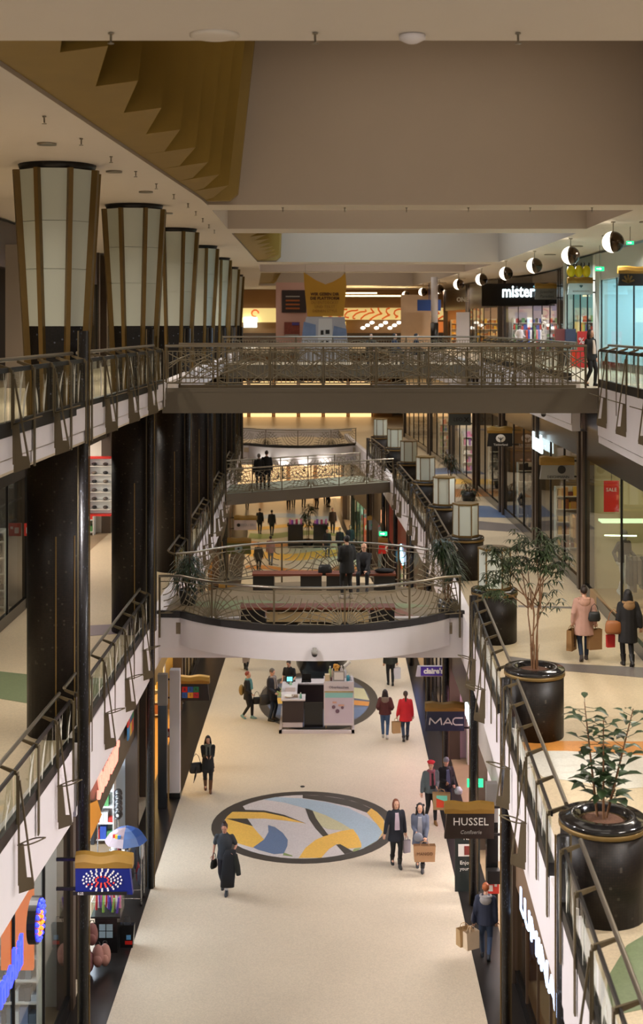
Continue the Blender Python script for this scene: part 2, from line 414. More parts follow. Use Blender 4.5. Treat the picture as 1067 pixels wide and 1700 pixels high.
# ground floor emblem: a round of coloured terrazzo in a charcoal ring
def ell_poly(cx, cy, a, b, n=48): return [(cx + a * math.cos(2 * math.pi * i / n), cy + b * math.sin(2 * math.pi * i / n)) for i in range(n)]
e1 = (-.49, 37.25, 2.6, 2.68)
inlay('inlay_ring', ell_poly(*e1), .002, t_char, floor, .004)
inlay('inlay_disc', ell_poly(e1[0], e1[1], 2.29, 2.36), .004, t_lilac, floor, .004)
def piece(uv, mat, lvl, clip=(2.29, 2.36)):
    pts = []
    for u, v in uv:
        p = G(330 + u / 3.0486, 1290 + v / 3.0486, 0); dx, dy = (p.x - e1[0]) / clip[0], (p.y - e1[1]) / clip[1]; r = math.hypot(dx, dy)
        if r > 1: p.x = e1[0] + dx / r * clip[0]; p.y = e1[1] + dy / r * clip[1]
        pts.append((p.x, p.y))
    inlay('inlay_piece', pts, .006 + lvl * .0015, mat, floor, .003)
piece([(525, 80), (640, 78), (780, 92), (880, 112), (965, 145), (850, 182), (760, 150), (640, 125), (525, 108)], t_char, 0)
piece([(310, 105), (380, 92), (520, 110), (650, 130), (760, 160), (850, 205), (900, 240), (950, 290), (985, 340), (940, 372), (830, 388), (820, 330), (780, 280), (720, 235), (640, 195), (540, 160), (430, 130)], t_sky, 1)
piece([(850, 182), (935, 145), (985, 165), (1010, 215), (1000, 290), (960, 330), (930, 280), (900, 240)], t_yellow, 2)
piece([(115, 235), (145, 212), (270, 250), (300, 285), (330, 318), (275, 360), (190, 335), (130, 300)], t_yellow, 0)
piece([(150, 175), (270, 175), (330, 180), (400, 193), (480, 213), (540, 236), (440, 222), (330, 211), (240, 212), (145, 213), (118, 237), (125, 200)], t_yellow, 1)
piece([(140, 212), (245, 212), (272, 250)], t_char, 2)
piece([(205, 150), (222, 150), (235, 168), (330, 171), (430, 193), (540, 236), (430, 201), (330, 180), (160, 175)], t_char, 3)
piece([(350, 245), (385, 255), (425, 285), (450, 320), (448, 350), (430, 388), (380, 392), (300, 370), (275, 358), (330, 318), (352, 280)], t_blue, 2)
piece([(430, 385), (470, 398), (475, 404), (425, 398)], t_leaf, 3)
piece([(505, 412), (540, 360), (590, 320), (650, 295), (720, 275), (780, 265), (805, 300), (822, 340), (822, 358), (740, 365), (700, 340), (660, 365), (620, 412)], t_yellow, 2)
piece([(575, 172), (640, 195), (720, 235), (770, 265), (730, 272), (650, 265), (620, 250), (590, 210)], t_khaki, 3)
piece([(538, 160), (575, 172), (592, 210), (620, 250), (655, 296), (628, 303), (590, 262), (558, 215)], t_char, 4)
piece([(695, 345), (715, 342), (790, 385), (805, 402), (760, 408)], t_char, 4)
piece([(785, 365), (822, 360), (830, 384), (795, 394)], t_leaf, 3)
piece([(895, 368), (960, 340), (1000, 345), (960, 372), (890, 382)], t_leaf, 3)
# second emblem, under the kiosk
e2 = (-.12, 49.8, 2.24, 3.95)
inlay('inlay_ring', ell_poly(*e2), .002, t_char, floor, .004)
inlay('inlay_disc', ell_poly(e2[0], e2[1], 1.92, 3.55), .004, terrazzo('terrazzo_navy', (92, 98, 118)), floor, .004)
def piece2(pts, mat, lvl):
    q = []
    for x, y in pts:
        dx, dy = x / 1.92, y / 3.55; r = max(1, math.hypot(dx, dy)); q.append((e2[0] + x / r, e2[1] + y / r))
    inlay('inlay_piece', q, .006 + lvl * .0015, mat, floor, .003)
piece2([(-.5, -.4), (.55, -.6), (.5, 1.3), (-.3, 1.6)], t_yellow, 0)
piece2([(.6, .5), (2, -.2), (2, 1.6), (.6, 1.9)], t_khaki, 0); piece2([(.6, -.6), (2, -1), (2, -.4), (.6, .1)], t_orange, 1)
piece2([(.5, -3.2), (2, -3), (2, -1.1), (.6, -1.3)], t_blue, 0); piece2([(-2, .4), (-.8, .2), (-.9, 1.6), (-2, 1.8)], t_leaf, 0)
piece2([(-2, -.7), (-.8, -.6), (-.7, .1), (-2, .2)], t_yellow, 1); piece2([(-1.8, -2.2), (-.6, -2.4), (-.6, -.9), (-2, -1)], t_blue, 0)
piece2([(-1.4, 2), (1.4, 1.9), (1.0, 3.3), (-1.1, 3.3)], t_sky, 0)
# wavy coloured bands across the far ground floor
for k, (y0, w, mat) in enumerate(((80, 2.2, t_yellow), (84.5, 1.6, t_orange), (88, 2.0, t_leaf), (91.5, 1.5, t_yellow), (96, 2.2, t_sky), (75.5, 1.3, t_orange))):
    X = [x for x in np.linspace(DL0(y0) + .1, DR0(y0) - .1, 15)]
    A = [(x, y0 + math.sin(x * .9 + k) * .9) for x in X]; B = [(x, y0 + w + math.sin(x * 1.1 + k + .7) * .8) for x in reversed(X)]
    inlay('inlay_wave', A + B, .003 + .001 * k, mat, floor, .003)
# brass floor outlet near the first emblem
mb = MB(); mb.lathe([(.07, 0), (.07, .012), (.05, .016)], 12, (*G(502, 1306, 0)[:2], 0)); solo('floor_socket', mb, m_dark, 'small round floor socket cover on cream floor beyond the big round emblem', 'socket cover')

# ------------------------------------------------------------------ ceiling: flat bands, coffers, side soffits
BANDS = [(6, 14.2), (33.55, 35.1), (41.9, 43.9), (63.9, 66.4), (75.4, 77.1), (101.7, 119)]
def ceil_strip(name, fa, fb, y0, y1, z=CEIL):
    mb = MB(); Y = ys(y0, y1); mb.strip([(fa(y), y, z) for y in Y], [(fb(y), y, z) for y in Y]); return struct(name, mb, m_ceil)
ceil_strip('ceiling_side', lambda y: -14.0, CL, 6, 119); ceil_strip('ceiling_side', CR, lambda y: 18.0, 6, 119)
for a, b in BANDS: ceil_strip('ceiling_band', CL, CR, a, b)
ZT = 22.0
for (a0, a1), (b0, b1) in zip(BANDS[:-1], BANDS[1:]):
    mb = MB(); Y = ys(a1, b0); w = .12
    for f in (CL, CR): mb.strip([(f(y), y, CEIL) for y in Y], [(f(y), y, ZT) for y in Y])
    for y in (a1, b0): mb.add([(CL(y), y, CEIL), (CR(y), y, CEIL), (CR(y), y, ZT), (CL(y), y, ZT)], [(0, 1, 2, 3)])
    mb.strip([(CL(y), y, ZT) for y in Y], [(CR(y), y, ZT) for y in Y])
    struct('ceiling_coffer', mb, m_coffer)
# outer walls of the building (behind the shops), far end
mb = MB(); mb.box((-14.1, 62, 8.5), (.2, 116, 17.2)); struct('wall_left', mb, m_coffer)
mb = MB(); mb.box((18.1, 62, 8.5), (.2, 116, 17.2)); struct('wall_right', mb, m_coffer)
mb = MB(); mb.box((2, 119.6, 8.5), (34, .2, 17.4)); struct('wall_back', mb, m_coffer)

# gold folded wall sculptures hanging in the coffers' left side
def gold_wing(y0, y1, n, tipf, flare, label, ztop):
    t = thing('gold_sculpture', label, 'sculpture', (CL((y0 + y1) / 2), (y0 + y1) / 2, CEIL), 0, 'folded gold ceiling sculptures')
    for i in range(n):
        a = y0 + (y1 - y0) * i / n; b = y0 + (y1 - y0) * (i + 1) / n; d = b - a
        xa, xb = CL(a) + .01, CL(b) + .01; ta, tb = tipf(a), tipf(b) - .58
        lo = [(xa, a, CEIL + .06), (ta, a - .16 * d, CEIL + .16), (tb, b - .1 * d, CEIL + .1), (xb, b, CEIL + .06)]
        hi = [(xa, a, ztop), (ta + flare, a - .05 * d, ztop), (tb + flare + .1, b + .05 * d, ztop), (xb, b, ztop)]
        mb = MB(); mb.loft([lo, hi], 0, False); part('gold_fold', mb, m_goldp, t)
    b = y1; mb = MB(); x = CL(b) + .01; T_ = tipf(b)
    mb.loft([[(x, b + .05, CEIL + .05), (T_ - .2, b + .05, CEIL + .05), (T_ - .2, b + .3, CEIL + .05), (x, b + .3, CEIL + .05)], [(x, b + .05, CEIL + .22), (T_, b + .05, CEIL + .22), (T_, b + .3, CEIL + .22), (x, b + .3, CEIL + .22)], [(x, b + .05, ztop), (T_ + flare, b + .05, ztop), (T_ + flare, b + .3, ztop), (x, b + .3, ztop)]], 0, False); part('end_panel', mb, m_goldp, t)
    return t
gold_wing(13.4, 32.9, 9, lambda y: -2.45 + .36 * (y - 15.6) / 17, .5, 'big folded gold wing sculpture in the first ceiling recess', 21.9)
gold_wing(45, 63.3, 8, lambda y: -1.95, .12, 'smaller folded gold wing sculpture in the bluish second recess', 20.5)
gold_wing(79, 98, 7, lambda y: CL(y) + 1.3, .1, 'small far gold wing sculpture in the last ceiling recess', 19.5)

# ceiling fittings
mb = MB(); mb.lathe([(.26, 0), (.26, -.02), (.2, -.035), (.02, -.035)], 24, (*P(356, 49, 13.9)[:2], CEIL)); solo('ceiling_speaker', mb, m_ceil, 'round beige speaker disc flush in the near ceiling band', 'speaker')
mb = MB(); mb.lathe([(.05, .0), (.14, -.01), (.14, -.05), (.06, -.09), (.01, -.1)], 16, (*P(684, 50, 13.9)[:2], CEIL)); solo('smoke_detector', mb, m_white, 'white smoke detector dome on the near ceiling band', 'smoke detector')
def sprinkler(x, y, label, group):
    t = thing('sprinkler', label, 'sprinkler', (x, y, CEIL - .12), 0, group)
    a = MB(); a.lathe([(.03, .115), (.03, .1), (.012, .1), (.012, .02)], 8); part('stem', a, m_rail, t, False)
    b = MB(); b.lathe([(.035, 0), (.035, .008)], 8); part('deflector', b, m_rail, t, False)
    return t
sp0 = sprinkler(P(189, 52, 14)[0], 13.8, 'small sprinkler head on the near ceiling band, nearest the gold sculpture', 'near sprinklers')
dup(sp0, (P(523, 52, 14)[0], 13.8, CEIL - .12), 0, 'small sprinkler head in the middle of the near ceiling band, beside the speaker disc'); dup(sp0, (P(855, 50, 14)[0], 13.8, CEIL - .12), 0, 'small sprinkler head on the near ceiling band beyond the smoke detector')
for i in range(12):
    y = 17 + i * 2.3
    dup(sp0, (CL(y) - .45, y, CEIL - .12), 0, 'small sprinkler head in the row beside the gold sculpture edge', 'sprinklers along the ceiling edge')
for i in range(6):
    dup(sp0, (-1 + i * 1.6, 34.3, CEIL - .12), 0, 'small sprinkler head under the first ceiling beam', 'sprinklers under the beams')
def downlight(x, y, r, mat_e, label, group):
    t = thing('ceiling_downlight', label, 'ceiling light', (x, y, CEIL - .03), 0, group)
    a = MB(); a.lathe([(r, .03), (r * 1.25, .03), (r * 1.25, 0), (r, 0)], 18); part('bezel', a, m_rail, t, False)
    b = MB(); b.lathe([(r * .98, .012), (.01, .012)], 18); part('lamp', b, mat_e, t, False)
    return t
m_off = M('unlit_lamp', (60, 56, 50), .2); m_lamp = M('warm_lamp', (255, 226, 180), .5, emit=9)
d0 = downlight(-5.2, 19.0, .13, m_off, 'dark unlit round downlight in the white side ceiling', 'unlit downlights over the columns')
for x, y in ((-4.6, 22.2), (-4.1, 26.2), (-4.0, 30.2), (-5.6, 31.5), (-4.2, 36)): dup(d0, (x, y, CEIL - .03), 0)
d1 = downlight(-8.6, 27, .16, m_lamp, 'glowing warm downlight in the side ceiling behind the columns', 'lit downlights behind the columns')
for x, y in ((-7.6, 30), (-8.6, 34), (-7.2, 40), (-7.5, 47), (-7.5, 55)): dup(d1, (x, y, CEIL - .03), 0)
d2 = downlight(10.2, 33, .2, m_lamp, 'glowing warm downlight in the ceiling over the upper shops', 'lit downlights over the upper shops')
for y in (39, 45, 51, 57, 63, 70, 78, 86, 95, 104): dup(d2, (CR(y) + 1.3, y, CEIL - .03), 0)
# hanging globe lamps: white half, bronze half
m_globe = M('globe_opal', (255, 240, 214), .4, emit=4.5); m_mirror = M('globe_bronze', (74, 60, 46), .18, metal=.9)
def globe(x, y, z):
    t = thing('globe_lamp', 'globe pendant lamp, glowing white half and bronze half, in the ceiling edge row', 'globe lamp', (x, y, z), 0, 'globe lamps along the ceiling edge')
    R_ = .32
    def half(sgn, mi):
        mb = MB(); n, m = 20, 8; ax = Vector((.86, -.5, .05)).normalized() * sgn; a = ax.cross(Vector((0, 0, 1))).normalized(); b = ax.cross(a); rings = []
        for i in range(m + 1):
            q = (math.pi / 2) * i / m if i else .01
            rings.append([ax * (R_ * math.cos(q)) + (a * math.cos(2 * math.pi * j / n) + b * math.sin(2 * math.pi * j / n)) * R_ * math.sin(q) for j in range(n)])
        return mb.loft(rings)
    part('opal_half', half(-1, 0), m_globe, t, False); part('bronze_half', half(1, 0), m_mirror, t, False)
    c = MB(); c.tube([(0, 0, R_ - .01), (0, 0, CEIL - z)], .015, 6); part('stem', c, m_rail, t, False)
    d = MB(); d.lathe([(.07, CEIL - z), (.07, CEIL - z - .03), (.02, CEIL - z - .04)], 10); part('canopy', d, m_rail, t, False)
    return t
GL = [(39, 8.58), (46.5, 8.74), (54.4, 8.74), (62.7, 8.73), (70.9, 8.56), (79.2, 8.2), (89.8, 7.97), (98, 7.5), (107.8, 6.86), (114.2, 6.1)]
gl0 = globe(GL[0][1], GL[0][0], 16.5)
for y, x in GL[1:]: dup(gl0, (x, y, 16.5), 0)
ORD = ['nearest', 'second', 'third', 'fourth', 'fifth', 'sixth', 'seventh', 'eighth', 'ninth', 'tenth', 'eleventh', 'twelfth']
for i, o in enumerate([x for x in bpy.data.objects if x.name.startswith('globe_lamp')]):
    o['label'] = f'globe pendant lamp with glowing white half, {ORD[i]} along the ceiling edge'
for i, o in enumerate([x for x in bpy.data.objects if x.get('group') == 'sprinklers along the ceiling edge']):
    o['label'] = f'small sprinkler head beside the gold sculpture edge, {ORD[i]} of its row'
# ------------------------------------------------------------------ flared octagonal columns over mosaic drums
def column_thing(i, x, y):
    t = thing('flared_column', f'flared frosted column with gold ribs on dark mosaic drum, {ORD[i]} of the row', 'column', (x, y, L1), 0, 'flared columns of the gallery')
    t['kind'] = 'thing'
    d = MB(); d.lathe([(.57, 0), (.57, L2 - L1)], 32); part('mosaic_drum', d, m_mosaic, t, False)
    g = MB()
    for a in (-.35, .28):
        q = -math.pi / 2 + a + .5; g.box((.57 * math.cos(q), .57 * math.sin(q), 1.9), (.02, .025, 3.8), q); 
    part('gold_strip', g, m_gold, t, False)
    z0, z1, zt = L2 - L1, EYE - L1 - .02, CEIL - L1 - .12; r = lambda z: .5 + (.78 - .5) * ((z - z0) / (zt - z0)) ** 1.1
    a0 = math.radians(22.5 + 6); n = 8
    ring = lambda rr, z, k: (rr * math.cos(a0 + 2 * math.pi * k / n), rr * math.sin(a0 + 2 * math.pi * k / n), z)
    b = MB(); b.loft([[ring(r(z0) * .97, z0, k) for k in range(n)], [ring(r(z1) * .97, z1, k) for k in range(n)]], 0, False); part('mosaic_base', b, m_mosaic_b, t, False)
    zs = [z1, (z1 + zt) / 2 - .4, (z1 + zt) / 2 + .5, zt]
    for k in range(n):
        p = MB(); ys_ = []
        for z in zs: ys_.append((ring(r(z) * .97, z, k), ring(r(z) * .97, z, k + 1)))
        for q in range(3):
            (A, B), (D_, C_) = ys_[q], ys_[q + 1]
            A, B, C_, D_ = (Vector(v) for v in (A, B, C_, D_)); nn = Vector(((A + B) / 2).to_tuple()); nn.z = 0; nn.normalize()
            dz = Vector((0, 0, .004)); p.plate([A + dz, B + dz, C_ - dz, D_ - dz], -nn * .03)
        part('frosted_panel', p, m_frost, t, False)
        e = MB(); A = Vector(ring(r(z0), z0, k)); Bm = Vector(ring(r(z1), z1, k)); B = Vector(ring(r(zt), zt, k)); out = Vector((A.x, A.y, 0)).normalized()
        for u, v in ((A, Bm), (Bm, B)): e.bar(u + out * .02, v + out * .02, .085, .12, up=out)
        part('gold_rib', e, m_gold, t, False)
    c = MB(); c.lathe([(.70, zt), (.74, zt + .12)], 24); part('collar', c, m_dark, t, False)
    return t
for i, (y, x) in enumerate(COL_L): column_thing(i, x, y)

def post_thing(name, x, y, z0, z1, r, label, gold_side):
    t = thing(name, label, 'post', (x, y, z0), 0, 'slim mosaic posts at the void edge')
    a = MB(); a.lathe([(r, 0), (r, z1 - z0)], 16); part('mosaic_shaft', a, m_mosaic_b, t, False)
    g = MB(); g.box((gold_side * (r + .008), .04, (z1 - z0) / 2), (.02, .03, z1 - z0)); part('gold_edge', g, m_gold, t, False)
    h = MB(); h.box((-gold_side * (r + .015), .05, (z1 - z0) / 2), (.03, .05, z1 - z0)); part('steel_edge', h, m_bronze, t, False)
    return t
for i, (y, x) in enumerate(POST_L):
    post_thing('mosaic_post', x, y, 0 if i < 3 else 6.0, 13.95, .088, f'slim tall dark mosaic post in front of the {ORD[i]} flared column', 1)
for i, (y, x) in enumerate(POST_R):
    post_thing('mosaic_post', x, y, 0, 7.5, .085, f'slim dark mosaic post below the {ORD[i]} round planter of the gallery', -1)

# ------------------------------------------------------------------ gallery balustrades: glass with frosted reeds
def reeds(mb, pt, a, b, z0, z1, seed):
    """flat frosted leaf blades lying on the pane"""
    r = random.Random(seed); w = b - a
    for k in range(max(2, int(w / .45))):
        s0 = a + w * (k + r.uniform(.15, .85)) / max(2, int(w / .45)); top = r.uniform(.6, 1.0); lean = r.uniform(-.4, .4); wd = r.uniform(.03, .062)
        pts = []
        for i in range(7):
            q = i / 6; s = s0 + lean * q * q; pts.append((s, z0 + (z1 - z0) * top * q, wd * math.sin(math.pi * (q * .9 + .08)) * (1 + .4 * q)))
        A = [pt(min(max(s - h, a), b), .018, z) for s, z, h in pts]; B = [pt(min(max(s + h, a), b), .018, z) for s, z, h in pts]
        mb.strip(A, B)
        if r.random() < .6:   # seed-head fork
            zz = z0 + (z1 - z0) * top * .78; s = s0 + lean * .6
            for sg in (-1, 1):
                Q = [(s, zz - .06), (s + sg * .05, zz + .0), (s + sg * .085, zz + .1), (s + sg * .1, zz + .2)]
                A = [pt(min(max(u - .02 * (1 - i / 4), a), b), .018, min(v, z1)) for i, (u, v) in enumerate(Q)]; B = [pt(min(max(u + .025 * (1 - i / 4), a), b), .018, min(v, z1)) for i, (u, v) in enumerate(Q)]
                mb.strip(A, B)

def glass_rail(p, q, z, n, label, group, zh=1.2, seed=0, step=1.28, strut0=0, lift=0.0):
    """p, q: plan ends of the glass line; n: +1/-1 direction of the void in x; zh: handrail height over z"""
    p, q = Vector((p[0], p[1], 0)), Vector((q[0], q[1], 0)); u = (q - p).normalized(); Ln = (q - p).length
    nv = Vector((u.y, -u.x, 0)); nv *= (1 if nv.x * n > 0 else -1)
    pt = lambda s, o, h: p + u * s + nv * o + Vector((0, 0, z + h))
    t = thing('balustrade', label, 'balustrade', ((p.x + q.x) / 2, (p.y + q.y) / 2, z), 0, group)
    gt = zh - .13
    m = MB(); m.tube([pt(0.02, -.2, zh), pt(Ln - .02, -.2, zh)], .032, 8); part('handrail', m, m_rail, t)
    m = MB(); m.bar(pt(0, 0, .3), pt(Ln, 0, .3), .09, .2); part('bottom_channel', m, m_dark, t)
    m = MB(); m.bar(pt(0, 0, gt), pt(Ln, 0, gt), .03, .07); part('top_channel', m, m_dark, t)
    k = max(1, int(round(Ln / step))); st = Ln / k
    for i in range(k + 1):
        s = min(max(i * st, .05), Ln - .05)
        strut = (i + strut0) % 2 == 1 and 0 < i < k
        m = MB(); m.plate([pt(s - .045, .05, -.35 if not strut else .3), pt(s + .045, .05, -.35 if not strut else .3), pt(s + .045, .05, gt), pt(s - .045, .05, gt)], nv * .02)
        part('rail_post', m, m_bronze, t)
        m = MB(); a = [pt(s - .035, .05, gt - .04), pt(s - .035, .05, gt + .03), pt(s - .03, -.2, zh - .02), pt(s - .03, -.2, zh - .06)]
        m.plate(a, u * .035); part('bracket', m, m_bronze, t)
        if strut:
            m = MB()
            m.bar(pt(s, .075, gt - .05), pt(s, .08, -.62 + lift), .035, .025); m.bar(pt(s, .09, gt - .12), pt(s, .30, -.62 + lift), .03, .025)
            m.plate([pt(s - .012, .08, lift * .9), pt(s - .012, .15, lift * .9), pt(s - .012, .2, -.5 + lift), pt(s - .012, .29, -.5 + lift), pt(s - .012, .31, -.66 + lift), pt(s - .012, .08, -.74 + lift)], u * .024)
            arc = lambda sg: [pt(s + sg * .11 * math.sin(math.pi * k_ / 8), .06 + .42 * k_ / 8, -.02 + lift * .9 + .12 * k_ / 8) for k_ in range(9)]
            m.tube(arc(1), .011, 5); m.tube(arc(-1), .011, 5)
            part('leaf_strut', m, m_bronze, t)
        if i < k:
            a, b = i * st + .06, (i + 1) * st - .06
            m = MB(); m.plate([pt(a, -.006, .4), pt(b, -.006, .4), pt(b, -.006, gt), pt(a, -.006, gt)], nv * .012); g = part('glass_pane', m, m_rglass, t)
            m = MB(); reeds(m, pt, a, b, .4, gt - .03, seed * 31 + i); part('frosted_reeds', m, m_reed, g, kind='stuff')
    return t
GR1 = 'glass balustrades of the gallery'
for i in range(len(POST_L) - 1):
    (y0, x0), (y1, x1) = POST_L[i], POST_L[i + 1]; a, b = y0 + .16, y1 - .16
    if i == 2: a = 38.5          # open towards the oval platform
    if i == 5: a = 64.6          # open towards the slanting footbridge
    glass_rail((RL1(a), a), (RL1(b), b), L1, 1, f'glass balustrade with frosted reeds below the columns, {ORD[i]} bay from the near end', GR1, 1.2, i, strut0=1)
ends = [(9, 2.75)] + [(p[0] + .1, p[1]) for p in POST_R]
for i in range(len(POT_R)):
    a = (POT_R[i - 1][0] + .62) if i else 9.0; b = POST_R[i][0] - .12
    if i == 3: a = 38.6          # open towards the oval platform
    if i == 7: a = 68.4          # open towards the slanting footbridge
    glass_rail((RR1(a) - .02, a), (RR1(b) - .02, b), L1, -1, f'glass balustrade with leaf struts ending at the {ORD[i]} round planter', 'glass balustrades between the planters', 1.2, 40 + i, strut0=1)
for i, (a, b) in enumerate(((9.5, 14.4), (14.8, 23.55), (23.95, 32.9), (33.3, 36))):
    if i == 3: b = 33.7; 
    if b - a > 1: glass_rail((RL2(a), a), (RL2(b), b), L2, 1, ('upper glass balustrade with frosted reeds, behind the photographer side post', 'upper glass balustrade with frosted reeds before the nearest flared column', 'upper glass balustrade with frosted reeds between nearest column and footbridge')[i], 'upper glass balustrades', 1.25, 70 + i, lift=.42)
for i, (a, b) in enumerate(((14, 23), (23.2, 33.2), (37.3, 46), (46.2, 56))):
    glass_rail((RR2(a), a), (RR2(b), b), L2, -1, ('upper glass balustrade on the shop side, nearest stretch', 'upper glass balustrade on the shop side meeting the footbridge end', 'upper glass balustrade on the shop side just beyond the footbridge', 'upper glass balustrade on the shop side before the far footbridge')[i], 'upper glass balustrades of the shop side', 1.25, 80 + i)

# ------------------------------------------------------------------ lattice railings (footbridges and the oval platform)
m_lat = M('lattice_metal', (128, 117, 95), .5, metal=.3)
def lattice(mb, pt, a, b, z0, z1, style, rr):
    w = b - a; h = z1 - z0; C2 = lambda s, z: pt(min(max(s, a), b), 0, min(max(z, z0), z1))
    if style == 'wave':
        n = max(3, int(w / .11))
        for i in range(n + 1):
            s = a + w * i / n; mb.tube([C2(s, z0), C2(s, z1)], .011, 4, cap=False)
        for k in range(7):
            ph = rr.uniform(0, 6); amp = rr.uniform(.12, .3)
            mb.tube([C2(a + w * j / 10, z0 + h * (.1 + .13 * k) + amp * math.sin(ph + 4.2 * j / 10)) for j in range(11)], .014, 4, cap=False)
    else:
        cx = a if style == 'fanl' else b; sg = 1 if style == 'fanl' else -1
        for k in range(9):          # reeds fanning from the foot
            an = math.radians(8 + 11 * k); L_ = h * 1.25
            mb.tube([C2(cx + sg * (L_ * q * math.sin(an) * (.75 + .35 * q)), z0 + L_ * q * math.cos(an) * (1 - .18 * q * an)) for q in np.linspace(.08, 1, 7)], .015, 4, cap=False)
        for k in range(4):          # arcs across
            r0 = h * (.35 + .22 * k)
            mb.tube([C2(cx + sg * r0 * math.sin(q), z0 + r0 * math.cos(q)) for q in np.linspace(.1, 1.5, 8)], .014, 4, cap=False)
        ox = b if style == 'fanl' else a
        for k in range(6):
            r0 = h * (.25 + .19 * k)
            mb.tube([C2(ox - sg * r0 * math.sin(q), z1 - r0 * math.cos(q)) for q in np.linspace(.1, 1.4, 7)], .014, 4, cap=False)

def lattice_rail(poly, z, zh, label, group, style, per=1.3, foot=-.5, seed=3, glass=False):
    """poly: plan polyline"""
    pts = [Vector((p[0], p[1], 0)) for p in poly]; seg = [(pts[i + 1] - pts[i]).length for i in range(len(pts) - 1)]; Ln = sum(seg)
    def at(s):
        for i, l in enumerate(seg):
            if s <= l or i == len(seg) - 1: return pts[i] + (pts[i + 1] - pts[i]) * (s / l)
            s -= l
    pt = lambda s, o, hgt: at(s) + Vector((0, 0, z + hgt))
    t = thing('railing', label, 'railing', (*at(Ln / 2)[:2], z), 0, group); rr = random.Random(seed)
    k = max(1, int(round(Ln / per))); st = Ln / k; N = 3 if len(pts) > 2 else 1
    line = lambda hgt: [pt(Ln * i / (k * N), 0, hgt) for i in range(k * N + 1)]
    m = MB(); m.tube(line(zh), .035, 8); part('handrail', m, m_rail, t)
    m = MB(); m.tube(line(zh - .14), .014, 5); m.tube(line(.14), .018, 5); part('rail_bar', m, m_lat, t)
    for i in range(k + 1):
        s = min(max(i * st, .03), Ln - .03); m = MB(); m.bar(pt(s, 0, foot), pt(s, 0, zh), .05, .045, up=(0, 1, 0)); part('rail_post', m, m_bronze, t)
        if i < k:
            m = MB(); lattice(m, pt, s + .05, s + st - .05, .15, zh - .14, style if style == 'wave' else ('fanl' if i % 2 else 'fanr'), rr); part('lattice_panel', m, m_lat, t, kind='stuff')
            if glass:
                m = MB(); m.strip([pt(s + st * j / 3, 0, .05) for j in range(4)], [pt(s + st * j / 3, 0, zh - .15) for j in range(4)]); part('glass_pane', m, m_rglass, t)
    return t

# near footbridge at the second floor
BY = 33.5
xl, xr = RL2(33.5) - .05, 7.05
mb = MB(); mb.box(((xl + xr) / 2, BY + 1.6, 12.2), (xr - xl, 3.4, .2)); br = struct('floor_footbridge', mb, m_floor1)
mb = MB(); mb.box(((xl + xr) / 2, BY - .1, 12.12), (xr - xl, .2, .56)); mb.box(((xl + xr) / 2, BY - .16, 12.42), (xr - xl, .1, .1)); struct('trim_beam', mb, m_beam, br)
mb = MB(); mb.box(((xl + xr) / 2, BY + 3.3, 12.12), (xr - xl, .2, .56)); struct('trim_beam', mb, m_beam, br)
lattice_rail([(xl + .05, BY - .02), (xr - .35, BY - .02)], L2 + .15, 1.08, 'bronze lattice railing on the near side of the big footbridge', 'footbridge railings', 'wave', 1.35, -.1, 5)
lattice_rail([(xl + .05, BY + 3.2), (xr - .35, BY + 3.2)], L2 + .15, 1.08, 'bronze lattice railing on the far side of the big footbridge', 'footbridge railings', 'wave', 1.35, -.1, 6)
# farther second-floor footbridge
xl2, xr2 = RL2(57), RR2(57)
mb = MB(); mb.box(((xl2 + xr2) / 2, 60, 12.2), (xr2 - xl2, 6, .2)); b2 = struct('floor_footbridge', mb, m_floor1)
mb = MB(); mb.box(((xl2 + xr2) / 2, 57, 12.1), (xr2 - xl2, .2, .5)); struct('trim_beam', mb, m_beam, b2)
lattice_rail([(xl2, 57.1), (xr2, 57.1)], L2 + .05, 1.2, 'bronze lattice railing of the second, farther footbridge', 'far footbridge railings', 'wave', 1.6, -.1, 8)

# oval platform at the first floor
def arc_pts(p0, pm, p1, n=16):
    (ax, ay), (bx, by), (cx, cy) = p0, pm, p1; d = 2 * (ax * (by - cy) + bx * (cy - ay) + cx * (ay - by))
    ux = ((ax**2 + ay**2) * (by - cy) + (bx**2 + by**2) * (cy - ay) + (cx**2 + cy**2) * (ay - by)) / d
    uy = ((ax**2 + ay**2) * (cx - bx) + (bx**2 + by**2) * (ax - cx) + (cx**2 + cy**2) * (bx - ax)) / d
    r = math.hypot(ax - ux, ay - uy); a0, am, a1 = (math.atan2(p[1] - uy, p[0] - ux) for p in (p0, pm, p1))
    while am < a0: am += 2 * math.pi
    while a1 < am: a1 += 2 * math.pi
    if a1 - a0 > 2 * math.pi:
        a0, am, a1 = (math.atan2(p[1] - uy, p[0] - ux) for p in (p0, pm, p1))
        while am > a0: am -= 2 * math.pi
        while a1 > am: a1 -= 2 * math.pi
    return [(ux + r * math.cos(a0 + (a1 - a0) * i / n), uy + r * math.sin(a0 + (a1 - a0) * i / n)) for i in range(n + 1)]
